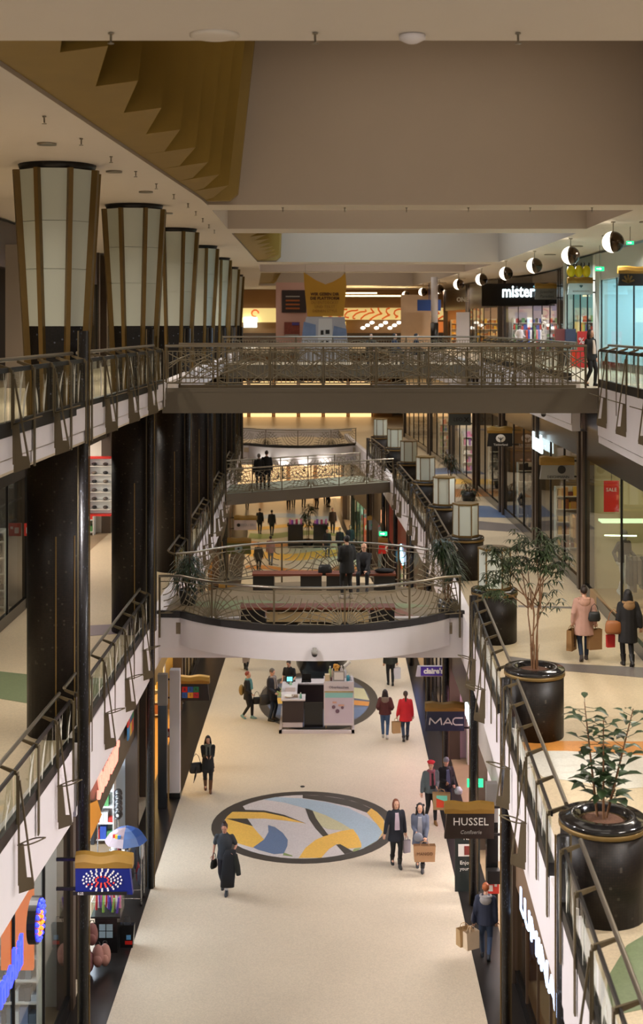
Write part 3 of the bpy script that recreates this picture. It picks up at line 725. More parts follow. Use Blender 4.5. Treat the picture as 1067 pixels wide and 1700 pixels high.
def platform(front, back, yf, yb, z, ft, zb_arc, zb, mat, name):
    mb = MB(); poly = [(RL1(yf), yf)] + front + [(RR1(yf), yf), (RR1(yb), yb)] + back[::-1] + [(RL1(yb), yb)]
    mb.prism(poly, z - .3, z); f = struct(name, mb, mat)
    m = MB(); n = 14
    front = [(x, y - .04) for x, y in front]
    m.strip([(x, y, z + .12) for x, y in front], [(x, y, zb_arc) for x, y in front], 0, True)
    m.strip([(x, y, zb_arc) for x, y in front], [(x, max(y, yf) if False else yf + .05, zb_arc) for x, y in front])
    m.strip([(x, y, z + .12) for x, y in front], [(x, y + .12, z + .12) for x, y in front])
    struct('trim_fascia', m, m_white, f)
    m = MB(); m.box(((RL1(yf) + RR1(yf)) / 2, yf + .06, (z + .12 + zb) / 2), (RR1(yf) - RL1(yf), .2, z + .12 - zb)); struct('trim_fascia', m, m_white, f)
    m = MB(); row = [(RL1(yf), yf - .02)] + front + [(RR1(yf), yf - .02)]
    m.strip([(x, y - .02, z + .13) for x, y in row], [(x, y - .02, z + .30) for x, y in row]); m.strip([(x, y - .02, z + .30) for x, y in row], [(x, y + .1, z + .30) for x, y in row]); struct('trim_channel', m, m_black, f)
    return f
fr = arc_pts((-3.67, 34.55), (-.12, 32.9), (3.33, 34.55)); bk = arc_pts((-3.75, 38.1), (-.25, 40.1), (3.4, 38.3))
pf = platform(fr, bk, 34.6, 38.2, L1, None, 5.72, 5.38, terrazzo('terrazzo_platform', (128, 112, 88)), 'floor_platform')
row = [(RL1(34.5) + .05, 34.5)] + fr + [(RR1(34.5) - .1, 34.5)]
lattice_rail(row, L1 + .12, 1.1, 'curved lattice railing on the front of the oval platform', 'oval platform railings', 'fan', 1.95, -.5, 11)
row = [(RL1(38.2) + .1, 38.0)] + bk + [(RR1(38.3) - .1, 38.2)]
lattice_rail(row, L1 + .05, 1.15, 'curved lattice railing at the back of the oval platform behind the benches', 'oval platform railings', 'fan', 1.95, -.2, 12)
bands(pf, L1, [([(300, 1000), (420, 996), (520, 1003), (640, 1000), (720, 1006), (640, 1012), (500, 1010), (360, 1012)], t_green), ([(400, 1012), (660, 1010), (690, 1024), (420, 1026)], terrazzo('terrazzo_rust', (132, 78, 58)))])
# second oval platform far along the gallery
fr2 = arc_pts((-4.6, 84), (-1.4, 82.2), (2.0, 84)); bk2 = arc_pts((-4.6, 90), (-1.4, 92), (1.6, 90))
pf2 = platform(fr2, bk2, 84.1, 90, L1, None, 5.35, 5.2, m_floor1, 'floor_platform')
lattice_rail([(RL1(84), 84)] + fr2 + [(RR1(84), 84)], L1 + .12, 1.1, 'curved lattice railing of the far oval platform', 'far oval platform railings', 'fan', 2.2, -.4, 13)
# slanting first-floor footbridge
A, B = (RL1(60) - .1, 60.0), (RR1(65) + .15, 65.0)
def slant(s, o): return (A[0] + (B[0] - A[0]) * s - o * .5, A[1] + (B[1] - A[1]) * s + o)
mb = MB(); mb.prism([slant(0, 0), slant(1, 0), slant(1, 3.2), slant(0, 3.2)], L1 - .15, L1 + .02); b3 = struct('floor_footbridge', mb, terrazzo('terrazzo_seagreen', (150, 162, 146)))
mb = MB(); a, b = slant(0, 0), slant(1, 0); mb.plate([(a[0], a[1] - .05, L1 + .08), (b[0], b[1] - .05, L1 + .08), (b[0], b[1] - .05, L1 - .42), (a[0], a[1] - .05, L1 - .42)], (0, .18, 0)); struct('trim_beam', mb, m_beam, b3)
lattice_rail([slant(0, .05), slant(1, .05)], L1, 1.2, 'lattice railing on the near side of the slanting lower footbridge', 'slanting footbridge railings', 'fan', 1.7, -.1, 14)
lattice_rail([slant(0, 3.1), slant(1, 3.1)], L1, 1.2, 'lattice railing on the far side of the slanting lower footbridge', 'slanting footbridge railings', 'fan', 1.7, -.1, 15)
# far first-floor crossing at the mall end
mb = MB(); mb.prism([(RL1(98), 98), (RR1(98), 98), (RR1(116), 116), (RL1(116), 116)], L1 - .3, L1); b4 = struct('floor_crossing', mb, m_floor1)
mb = MB(); mb.box((-2, 97.95, L1 - .3), (8.5, .15, .8)); struct('trim_fascia', mb, m_white, b4)

# ------------------------------------------------------------------ benches on the platform
m_wood = M('bench_wood', (112, 56, 34), .45, noise=.18, scale=6); m_cush = M('bench_beige', (176, 150, 106), .6)
def bench(x, y, w, label, mid=False, rz=0):
    t = thing('bench', label, 'bench', (x, y, L1), rz, 'benches on the oval platform')
    for k in range(4):
        m = MB(); m.box((0, -.21 + .14 * k, .45), (w, .13, .06)); part('slat', m, m_wood, t, False)
    for s in (-1, 1):
        m = MB(); m.box((s * (w / 2 - .33), 0, .21), (.62, .52, .42)); part('leg', m, m_black, t, False)
    if mid:
        m = MB(); m.box((0, .02, .22), (w - 1.36, .42, .26)); part('apron', m, m_cush, t, False)
    return t
bench(-1.0, 39.0, 2.05, 'dark red wooden bench at the platform back, nearer the flared columns'); bench(1.15, 39.0, 2.05, 'dark red wooden bench at the platform back, with a seated man')
bench(-.1, 34.4, 4.0, 'long wooden bench with black ends just behind the front railing', True)

# ------------------------------------------------------------------ round planters, lanterns and plants
def planter(i, x, y):
    t = thing('planter', ('round mosaic planter holding the rubber plant, nearest in the row', 'round mosaic planter holding the tall slender tree')[i] if i < 2 else f'round mosaic pedestal under the {ORD[i - 2]} frosted lantern', 'planter', (x, y, L1), 0, 'round mosaic planters of the gallery')
    d = MB(); d.lathe([(.55, 0), (.55, 1.14)], 32); part('mosaic_drum', d, m_mosaic, t, False)
    g = MB(); g.lathe([(.56, 1.14), (.575, 1.15), (.575, 1.2), (.56, 1.21)], 32); part('gold_band', g, m_gold, t, False)
    r = MB(); hole = i < 2
    r.lathe([(.3, 1.18), (.57, 1.21), (.575, 1.25), (.56, 1.275), (.46, 1.285), (.44, 1.30), (.35, 1.30), (.335, 1.2), (.3, 1.18)] if hole else [(.57, 1.21), (.575, 1.25), (.56, 1.275), (.46, 1.285), (.02, 1.285)], 32); part('rim', r, M('rim_black', (28, 26, 25), .12), t, False)
    if hole:
        s = MB(); s.lathe([(.34, 1.19), (.25, 1.235), (.1, 1.25), (.01, 1.25)], 18); part('soil', s, m_soil, t, False)
    return t
for i, (y, x) in enumerate(POT_R): planter(i, x, y)
def lantern(i, x, y):
    t = thing('lantern', f'frosted glass lantern with gold frame on a mosaic pedestal, {ORD[i]} of the row', 'lantern', (x, y, L1 + 1.285), 0, 'frosted lanterns of the gallery')
    n = 6; a0 = math.radians(-8); rg = lambda r, z: [(r * math.cos(a0 + 2 * math.pi * k / n), r * math.sin(a0 + 2 * math.pi * k / n), z) for k in range(n)]
    b = MB(); b.loft([rg(.42, 0), rg(.42, .05)], 0, False); part('base', b, m_gold, t, False)
    c = MB(); c.loft([rg(.41, .96), rg(.41, 1.01), rg(.3, 1.02)], 0, False); part('lid', c, m_gold, t, False)
    for k in range(n):
        A, B = Vector(rg(.385, .05)[k]), Vector(rg(.385, .05)[(k + 1) % n]); up = Vector((0, 0, .91)); nn = (A + B) / 2; nn.z = 0
        p = MB(); p.plate([A, B, B + up, A + up], -nn.normalized() * .015); part('frosted_panel', p, m_frost, t, False)
        e = MB(); e.bar(A, A + up, .035, .035, up=(1, 0, 0)); part('gold_rib', e, m_gold, t, False)
    return t
for i, (y, x) in enumerate(POT_R[2:]): lantern(i, x, y)

m_bark = M('bark_brown', (108, 74, 44), .8, noise=.3, scale=20); m_leafd = M('leaf_dark', (40, 56, 30), .38, noise=.35, scale=5); m_leafm = M('leaf_mid', (46, 57, 31), .42, noise=.4, scale=5)
def leaf(mb, base, d, L_, w, droop=.3, mi=0):
    d = d.normalized(); side = d.cross(Vector((0, 0, 1)));
    if side.length < .1: side = Vector((1, 0, 0))
    side.normalize(); up = side.cross(d)
    c = [base + d * L_ * q - Vector((0, 0, droop * L_ * q * q)) for q in (0, .3, .65, 1)]; ws = (.15, 1, .85, .04)
    vs = []
    for p, k in zip(c, ws): vs += [p - side * w * k / 2 + up * w * .18 * k, p, p + side * w * k / 2 + up * w * .18 * k]
    fs = []
    for i in range(3): fs += [(3 * i, 3 * i + 1, 3 * i + 4, 3 * i + 3), (3 * i + 1, 3 * i + 2, 3 * i + 5, 3 * i + 4)]
    mb.add(vs, fs, mi, True)
def rubber_plant():
    x, y = POT_R[0][1], POT_R[0][0]; z = L1 + 1.25
    t = thing('rubber_plant', 'young rubber plant with broad dark leaves on three stems in the nearest planter', 'plant', (x, y, z)); r = random.Random(4)
    for sx, sy, tx, ty, h in ((-.06, .05, -.22, .1, 1.5), (.0, -.06, .0, -.05, 1.3), (.05, .0, .42, .06, 1.42)):
        P_ = [Vector((x + sx + (tx - sx) * q, y + sy + (ty - sy) * q, z + h * q)) for q in (0, .25, .5, .75, 1)]
        s = MB(); s.tube(P_, [.018, .016, .013, .010, .006], 7); part('stem', s, m_bark, t)
        n = 38
        for k in range(n):
            q = .16 + .84 * k / n; a = k * 2.4 + r.random(); i = min(3, int(q * 4)); b = P_[i].lerp(P_[i + 1], q * 4 - i)
            d = Vector((math.cos(a), math.sin(a), r.uniform(-.05, .55))); L_ = r.uniform(.18, .28) * (1.15 - .35 * q)
            lf = MB(); st = b + d.normalized() * r.uniform(.05, .16); lf.tube([b, st], .004, 4, cap=False); leaf(lf, st, d + Vector((0, 0, .1)), L_, L_ * .58, r.uniform(.1, .5)); part('leaf', lf, m_leafd, t)
    return t
rubber_plant()
def slender_tree():
    x, y = POT_R[1][1], POT_R[1][0]; z = L1 + 1.22
    t = thing('slender_tree', 'slender indoor tree with thin bare branches and drooping finger leaves', 'tree', (x, y, z)); r = random.Random(9)
    tr = MB(); tips = []
    for k in range(5):
        a = k * 1.3 + .4; P_ = [Vector((x + .04 * math.cos(a), y + .04 * math.sin(a), z))]
        for q in (.3, .6, 1.0, 1.4): P_.append(Vector((x + (.05 + .04 * q) * math.cos(a) + r.uniform(-.03, .03), y + (.05 + .04 * q) * math.sin(a), z + q * 1.05)))
        tr.tube(P_, [.021, .018, .015, .012, .010], 7); tips.append(P_[-1])
    part('trunk', tr, m_bark, t)
    lv = MB(); br = MB()
    ends = []
    for k, (dx, dz) in enumerate(((-.75, .55), (-.5, .85), (-.25, 1.15), (-.05, 1.2), (.18, 1.25), (.35, 1.05), (.55, .95), (.62, .75), (-.6, 1.0), (.1, .95), (-.35, .9), (.42, 1.2), (-.72, .35), (.5, .1))):
        b = tips[k % 5] + Vector((0, 0, -.3 if dz > .3 else -.8)); e = tips[2] + Vector((dx, r.uniform(-.45, .45), dz - .25))
        m_ = b.lerp(e, .5) + Vector((-.04 * dx, 0, .06)); br.tube([b, m_, e], [.013, .010, .005], 5, cap=False); ends.append((e, dz < .2)); ends.append((m_.lerp(e, .45), True))
    part('branch', br, m_bark, t)
    for e, few in ends:
        for c in range(6 if few else 12):
            p = e + Vector((r.gauss(0, .13), r.gauss(0, .13), r.gauss(.02, .1))); br_a = r.uniform(0, 6.28)
            for k in range(7):
                a = br_a + k * 2 * math.pi / 7
                leaf(lv, p, Vector((math.cos(a), math.sin(a), r.uniform(-.3, .25))), r.uniform(.11, .19), r.uniform(.026, .04), .55)
    part('foliage', lv, m_leafm, t, kind='stuff')
    for k in range(3):
        s = MB(); a = Vector((x + .06 * (k - 1), y - .05, z)); s.tube([a, a + Vector((.0, 0, .35)), a + Vector((.03 * (k - 1), 0, .5))], [.008, .006, .004], 5); part('shoot', s, m_bark, t)
slender_tree()
m_leafp = M('leaf_palm', (36, 52, 28), .45, noise=.35, scale=4)
def dracaena(x, y, z0, h, n, label, pot_r=.28):
    t = thing('potted_palm', label, 'plant', (x, y, z0)); r = random.Random(int(x * 100))
    p = MB(); p.lathe([(pot_r * .75, 0), (pot_r, .42), (pot_r * .92, .42), (pot_r * .9, .38), (.02, .38)], 18); part('pot', p, m_black, t, False)
    s = MB(); f = MB()
    for k in range(5):
        a = k * 1.26; hh = h * r.uniform(.55, .95); e = Vector((.22 * math.cos(a), .22 * math.sin(a), hh)); s.tube([(0.05 * math.cos(a), .05 * math.sin(a), .38), e * .6 + Vector((0, 0, .1)), e], .016, 5)
        for j in range(n):
            b = r.uniform(0, 6.28); leaf(f, e - Vector((0, 0, r.uniform(0, .45))), Vector((math.cos(b), math.sin(b), r.uniform(-.1, 1.0))), r.uniform(.35, .6), r.uniform(.03, .05), .9)
    part('stem', s, m_bark, t, False); part('foliage', f, m_leafp, t, False, kind='stuff')
dracaena(3.35, 35.3, L1, 2.3, 70, 'bushy potted palm at the platform corner beside the lanterns'); dracaena(-3.7, 36.8, L1, 1.6, 50, 'bushy potted palm at the platform corner beside the dark columns')
dracaena(6.1, 63, L1, 1.9, 26, 'potted plant on the gallery floor by the far shop windows', .3); dracaena(6.5, 58.5, L1, .9, 10, 'low round potted plant on the gallery floor nearer the shops', .36)
# ------------------------------------------------------------------ shops
m_header = M('header_bronze', (74, 60, 44), .35, metal=.3, noise=.1, scale=3); m_pil = M('pilaster_brown', (72, 58, 46), .4, noise=.1, scale=4)
m_floor_s = M('shop_floor', (150, 128, 100), .35, noise=.1, scale=3); m_blackgl = M('black_gloss', (20, 19, 19), .2)
def wallmat(c): return M('shop_wall_%d_%d_%d' % c, c, .7)
def lampmat(c, e): return M('shop_lamp_%d_%d_%d_%g' % (*c, e), c, .5, emit=e)
def shop(edge, n, z, y0, y1, ztop, hop, hall, wall, lamp, le, header=None, glass=True, depth=4.5, per=1.6, pil=.28, floorm=None, mull=None, pm=None):
    """one shop bay: pilasters, header, lit room behind, glazing with mullions. n: direction of the room in x"""
    E = lambda y, o=0.0: edge(y) + n * o; wm = wallmat(wall); ym = (y0 + y1) / 2
    m = MB()
    for y in (y0, y1): m.box((E(y, .12), y, (z + ztop) / 2), (.34, pil, ztop - z))
    s = struct('wall_shop', m, pm or m_pil)
    m = MB(); Y = ys(y0 + pil / 2, y1 - pil / 2, 2.5)
    a, b = [(E(y, .02), y, z + hop) for y in Y], [(E(y, .02), y, ztop) for y in Y]; m.strip(a, b); m.strip(a, [(E(y, .3), y, z + hop) for y in Y]); struct('header', m, header or m_header, s)
    m = MB(); a, b = E(y0, depth), E(y1, depth)
    m.add([(a, y0, z), (b, y1, z), (b, y1, z + hall), (a, y0, z + hall)], [(0, 1, 2, 3)])
    for y in (y0, y1): m.add([(E(y, .3), y, z), (E(y, depth), y, z), (E(y, depth), y, z + hall), (E(y, .3), y, z + hall)], [(0, 1, 2, 3)])
    struct('shop_room', m, wm, s)
    m = MB(); m.add([(E(y0), y0, z + .008), (E(y1), y1, z + .008), (b, y1, z + .008), (a, y0, z + .008)], [(0, 1, 2, 3)]); struct('shop_floor', m, floorm or m_floor_s, s)
    m = MB(); m.add([(E(y0, .35), y0, z + hall), (E(y1, .35), y1, z + hall), (b, y1, z + hall), (a, y0, z + hall)], [(0, 1, 2, 3)]); struct('shop_ceiling', m, m_ceil, s)
    lm = lampmat(lamp, le)
    for k in range(2):
        m = MB(); yk = y0 + (y1 - y0) * (.3 + .4 * k); m.box((E(yk, depth * .5), yk, z + hall - .06), (depth * .72, (y1 - y0) * .26, .06)); struct('lamp_panel', m, lm, s)
    if glass:
        k = max(1, int(round((y1 - y0 - pil) / per)))
        w = obj('window_shop', None); w['kind'] = 'structure'
        for i in range(k + 1):
            y = y0 + pil / 2 + (y1 - y0 - pil) * i / k; m = MB(); m.box((E(y, .04), y, z + hop / 2), (.05, .055, hop)); part('mullion', m, mull or m_dark, w)
            if i < k:
                y2 = y0 + pil / 2 + (y1 - y0 - pil) * (i + 1) / k; m = MB()
                m.plate([(E(y, .05), y + .04, z + .3), (E(y2, .05), y2 - .04, z + .3), (E(y2, .05), y2 - .04, z + hop), (E(y, .05), y + .04, z + hop)], (n * .012, 0, 0)); part('pane', m, m_glass, w)
        m = MB(); m.strip([(E(y, .0), y, z + .3) for y in Y], [(E(y, .0), y, z) for y in Y]); m.strip([(E(y, .0), y, z + .3) for y in Y], [(E(y, .12), y, z + .3) for y in Y]); part('plinth', m, m_blackgl, w)
    return s

# --- merchandise
THEMES = {'warm': [(200, 150, 90), (150, 90, 50), (230, 200, 150), (120, 60, 40), (220, 180, 60)], 'cool': [(210, 220, 230), (120, 140, 180), (60, 70, 90), (230, 230, 235), (90, 110, 130)],
          'pink': [(220, 120, 180), (150, 80, 190), (240, 220, 230), (200, 60, 110), (250, 245, 240)], 'mixed': [(200, 60, 50), (60, 90, 180), (240, 240, 240), (40, 40, 45), (90, 150, 90)], 'dark': [(30, 30, 34), (60, 50, 48), (90, 80, 76), (20, 22, 30), (120, 110, 100)]}
for k, v in THEMES.items(): THEMES[k] = [M(f'goods_{k}_{i}', c, .5) for i, c in enumerate(v)]
m_shelf = M('shelf_white', (214, 212, 206), .5); m_wire = M('chrome_wire', (180, 180, 180), .2, metal=.9)
_proto = {}
def shelf_unit(theme, loc, rz, label, group):
    if ('s', theme) in _proto: return dup(_proto['s', theme], loc, rz, label, group)
    t = thing('shelf_unit', label, 'shelf', loc, rz, group); r = random.Random(3)
    m = MB(); m.box((0, .18, 1.1), (2.0, .03, 2.2)); part('back_panel', m, m_shelf, t, False)
    for s in (-1, 1): m = MB(); m.box((s, 0, 1.1), (.04, .38, 2.2)); part('side_panel', m, m_shelf, t, False)
    for k in range(5):
        z = .12 + .44 * k; m = MB(); m.box((0, 0, z), (1.96, .36, .03)); b = part('shelf_board', m, m_shelf, t, False)
        g = MB(); x = -.93
        while x < .85:
            w = r.uniform(.06, .2); h = r.uniform(.12, .34); g.box((x + w / 2, -.02, z + .015 + h / 2), (w * .92, r.uniform(.15, .28), h), 0, r.randrange(5)); x += w
        part('goods', g, THEMES[theme], b, False, kind='stuff')
    _proto['s', theme] = t; return t
def clothes_rack(theme, loc, rz, label, group):
    if ('r', theme) in _proto: return dup(_proto['r', theme], loc, rz, label, group)
    t = thing('clothes_rack', label, 'clothes rack', loc, rz, group); r = random.Random(8)
    m = MB(); m.tube([(-.6, 0, 0), (-.6, 0, 1.5), (.6, 0, 1.5), (.6, 0, 0)], .018, 6)
    for s in (-.6, .6): m.tube([(s, -.25, .02), (s, .25, .02)], .018, 6)
    part('frame', m, m_wire, t, False)
    for k in range(9):
        x = -.5 + .125 * k; h = r.uniform(.7, .95); m = MB(); m.loft([[(x - .03, -.05, 1.46), (x + .03, -.05, 1.46), (x + .03, .05, 1.46), (x - .03, .05, 1.46)], [(x - .05, -.2, 1.38), (x + .05, -.2, 1.38), (x + .05, .2, 1.38), (x - .05, .2, 1.38)], [(x - .045, -.22, 1.46 - h), (x + .045, -.22, 1.46 - h), (x + .045, .22, 1.46 - h), (x - .045, .22, 1.46 - h)]], 0, False)
        part('garment', m, THEMES[theme][k % 5], t, False)
    _proto['r', theme] = t; return t
def display_table(theme, loc, rz, label, group):
    if ('t', theme) in _proto: return dup(_proto['t', theme], loc, rz, label, group)
    t = thing('display_table', label, 'table', loc, rz, group); r = random.Random(5)
    m = MB(); m.box((0, 0, .83), (1.4, .7, .05)); part('tabletop', m, m_shelf, t, False)
    for sx in (-.62, .62):
        for sy in (-.28, .28): m = MB(); m.box((sx, sy, .405), (.06, .06, .81)); part('leg', m, m_dark, t, False)
    m = MB()
    for k in range(10):
        h = r.uniform(.06, .26); m.box((-.56 + .28 * (k % 5), -.17 + .34 * (k // 5), .855 + h / 2), (.2, .24, h), r.uniform(-.2, .2), k % 5)
    part('goods', m, THEMES[theme], t, False, kind='stuff')
    _proto['t', theme] = t; return t

NS = {}
def fit(name, z, edge, n, y0, y1, theme, what='srt', far=False):
    """furnish one shop; NAME describes it in the labels"""
    E = lambda y, o: edge(y) + n * o
    if 's' in what:
        for k in range(1 if far else 2): shelf_unit(theme, (E(y1, 1.5 + 2.1 * k), y1 - .5, z + .01), 0, ('rear ' if k else '') + f'goods shelf at the end wall of the {name}', f'shelf units of the {name}')
    if 'r' in what: clothes_rack(theme, (E(y1 - 2, 1.3), y1 - 2.0, z + .01), 0, f'rack of hanging clothes in the {name}', f'clothes racks of the {name}')
    if 't' in what: display_table(theme, (E((y0 + y1) / 2, 1.5), (y0 + y1) / 2, z + .01), math.pi / 2, f'display table with piled goods in the {name}', f'display tables of the {name}')

# ground floor, column side
shop(SL0, -1, 0, 17.5, 27.3, 5.2, 4.9, 5.0, (190, 188, 184), (235, 240, 255), 4, m_header, True, per=2.4); fit('phone shop', 0, SL0, -1, 18, 27, 'cool', 'st')
shop(SL0, -1, 0, 28.6, 36.7, 5.2, 2.7, 3.0, (225, 232, 238), (225, 240, 255), 14, m_header, False); fit('souvenir shop', 0, SL0, -1, 29, 36.5, 'mixed', 'srt')
shop(SL0, -1, 0, 39.6, 48.5, 5.2, 2.9, 3.2, (220, 190, 120), (255, 222, 150), 7, M('header_gold', (170, 140, 80), .4, metal=.3), False, floorm=M('shop_floor_gold', (190, 140, 70), .4, noise=.15)); fit('golden sweet shop', 0, SL0, -1, 40, 48, 'warm', 'st')
for i, (a, b, c, th, nm) in enumerate(((49.5, 57, (200, 180, 150), 'warm', 'warm shop under the oval platform'), (58, 66, (190, 150, 90), 'warm', 'orange lit restaurant'), (67, 75, (170, 176, 150), 'mixed', 'shop beside the green sign'), (76, 85, (210, 205, 196), 'cool', 'jewellery shop by the white sign'), (86, 97, (200, 190, 170), 'dark', 'last shop on the column side'))):
    shop(SL0, -1, 0, a, b, 5.2, 2.9, 3.2, c, (255, 220, 170), 6, None, i % 2 == 0); fit(nm, 0, SL0, -1, a, b, th, 'st', True)
# ground floor, planter side
shop(SR0, 1, 0, 17, 28.4, 5.2, 2.1, 3.0, (92, 62, 40), (255, 200, 140), 2.0, M('header_wood', (120, 96, 74), .5, noise=.1), True, mull=m_pil, per=1.4)
shop(SR0, 1, 0, 29.4, 35.6, 5.2, 2.9, 3.2, (232, 224, 226), (255, 246, 246), 14, M('header_white', (196, 190, 186), .5), False); fit('bright confectionery', 0, SR0, 1, 29.5, 35.4, 'warm', 'st')
shop(SR0, 1, 0, 36.8, 43.0, 5.2, 2.9, 3.2, (216, 190, 206), (255, 226, 236), 9, None, False); fit('perfume shop', 0, SR0, 1, 37, 43, 'pink', 'srt')
shop(SR0, 1, 0, 44.0, 51.5, 5.2, 2.9, 3.2, (214, 196, 206), (255, 230, 230), 8, None, True); fit('accessories shop', 0, SR0, 1, 44, 51, 'pink', 'st')
for i, (a, b, c, th, nm) in enumerate(((52.5, 60, (200, 180, 160), 'mixed', 'shop beyond the accessories shop'), (61, 69, (190, 80, 66), 'mixed', 'red phone shop'), (70, 77, (190, 210, 206), 'cool', 'pharmacy'), (78, 86, (190, 210, 190), 'mixed', 'green lit optician'), (87, 96, (210, 200, 180), 'warm', 'last shop on the planter side'))):
    shop(SR0, 1, 0, a, b, 5.2, 2.9, 3.2, c, (255, 232, 200) if i != 3 else (190, 255, 225), 6, M('header_red', (150, 36, 30), .5) if i == 1 else None, i % 2 == 1); fit(nm, 0, SR0, 1, a, b, th, 'st', True)
# gallery, planter side (tall dark glazing)
m_hd = M('header_dark', (40, 36, 33), .25, metal=.2)
shop(SR1, 1, L1, 18, 27.6, 11.9, 3.9, 4.2, (150, 140, 120), (255, 226, 180), 2.0, m_hd, True, per=3.0); fit('near gallery fashion shop', L1, SR1, 1, 18, 27, 'dark', 'rt')
shop(SR1, 1, L1, 28, 38.4, 11.9, 3.9, 4.2, (196, 180, 146), (255, 232, 190), 2.2, m_hd, True, per=5); fit('sportswear shop', L1, SR1, 1, 28, 38, 'dark', 'r')
shop(SR1, 1, L1, 39, 46.4, 11.9, 3.9, 4.2, (120, 100, 76), (255, 214, 160), 2.0, m_hd, True, per=2.4); fit('shoe shop with the grey sign', L1, SR1, 1, 39, 46, 'warm', 'srt')
shop(SR1, 1, L1, 47, 54.2, 11.9, 3.9, 4.2, (130, 100, 70), (255, 206, 150), 2.2, m_hd, True, per=2.4); fit('outdoor shop with the black sign', L1, SR1, 1, 47, 54, 'dark', 'srt')
for i, (a, b, c, th, nm) in enumerate(((55, 62, (120, 100, 76), 'dark', 'gallery shop beyond the black sign'), (63, 70, (230, 214, 196), 'pink', 'bright gallery shop by the potted plants'), (71, 79, (150, 140, 130), 'mixed', 'far gallery shop'), (80, 92, (120, 100, 80), 'dark', 'last gallery shop'))):
    shop(SR1, 1, L1, a, b, 11.9, 3.9, 4.2, c, (255, 226, 190) if i != 1 else (255, 244, 236), 5 if i == 1 else 2.2, m_hd, True, per=2.6); fit(nm, L1, SR1, 1, a, b, th, 'st', True)
# gallery, column side
for i, (a, b, c, e, th, nm) in enumerate(((20, 29, (110, 104, 100), 1.2, 'dark', 'dim shop behind the near columns'), (30, 36.5, (90, 84, 80), 1.0, 'dark', 'dark shop between the columns'), (40, 49.5, (230, 226, 220), 7, 'mixed', 'bright shoe shop behind the columns'), (51, 60, (150, 140, 120), 2, 'warm', 'gallery shop behind the fourth column'))):
    shop(SL1, -1, L1, a, b, 11.9, 3.6, 4.0, c, (255, 240, 224), e, m_hd, i != 2, per=2.0); fit(nm, L1, SL1, -1, a, b, th, 's' if i != 2 else 'srt')
# upper floor, shop side
shop(SR2, 1, L2, 36, 44.5, 17.0, 3.6, 4.0, (206, 226, 232), (206, 240, 255), 5, M('header_pale', (200, 206, 204), .5), True, per=2.2); fit('pale blue upper shop', L2, SR2, 1, 36, 44, 'cool', 't')
shop(SR2, 1, L2, 45.4, 54.5, 17.0, 3.6, 4.0, (206, 232, 238), (200, 240, 255), 9, M('header_pale', (200, 206, 204), .5), True, per=3.0, pil=.7, pm=M('pilaster_pale', (206, 216, 214), .5)); fit('bright white upper shop', L2, SR2, 1, 46, 54, 'cool', 't')
shop(SR2, 1, L2, 55.2, 62, 17.0, 3.4, 3.8, (150, 190, 190), (220, 250, 250), 5, M('header_teal', (90, 110, 106), .5), True, per=1.6, pil=.5, pm=M('pilaster_pale', (206, 216, 214), .5)); fit('shop with the white and gold sign', L2, SR2, 1, 55.5, 62, 'mixed', 'srt')
shop(SR2, 1, L2, 62.6, 70, 17.0, 3.0, 3.8, (70, 66, 66), (255, 240, 220), 3, m_hd, True, per=1.2); fit('dark framed home store', L2, SR2, 1, 63, 70, 'dark', 'st')
shop(SR2, 1, L2, 70.6, 84, 17.0, 2.9, 3.4, (206, 196, 206), (255, 244, 250), 6, m_blackgl, True, per=2.4); fit('ladies fashion shop with glowing letters', L2, SR2, 1, 71, 84, 'mixed', 'srt')
shop(SR2, 1, L2, 85, 95, 17.0, 2.9, 3.4, (190, 170, 160), (255, 220, 180), 5, m_hd, True); fit('upper shop by the posts', L2, SR2, 1, 85, 95, 'warm', 'st', True)
shop(SR2, 1, L2, 96, 108, 17.0, 2.9, 3.4, (190, 150, 110), (255, 206, 140), 6, m_hd, False); fit('last upper shop', L2, SR2, 1, 96, 108, 'warm', 's', True)
# upper floor, column side
for i, (a, b, c, e) in enumerate(((26, 33.5, (196, 190, 184), .8), (34.5, 42, (60, 54, 50), .5), (44, 54, (120, 110, 100), 1.5), (56, 68, (120, 110, 100), 2.0))):
    shop(SL2, -1, L2, a, b, 17.0, 3.4, 3.8, c, (255, 236, 210), e, M('header_plum', (60, 46, 48), .4), i != 1, per=1.8)
fit('dim upper shop', L2, SL2, -1, 44, 54, 'dark', 's')

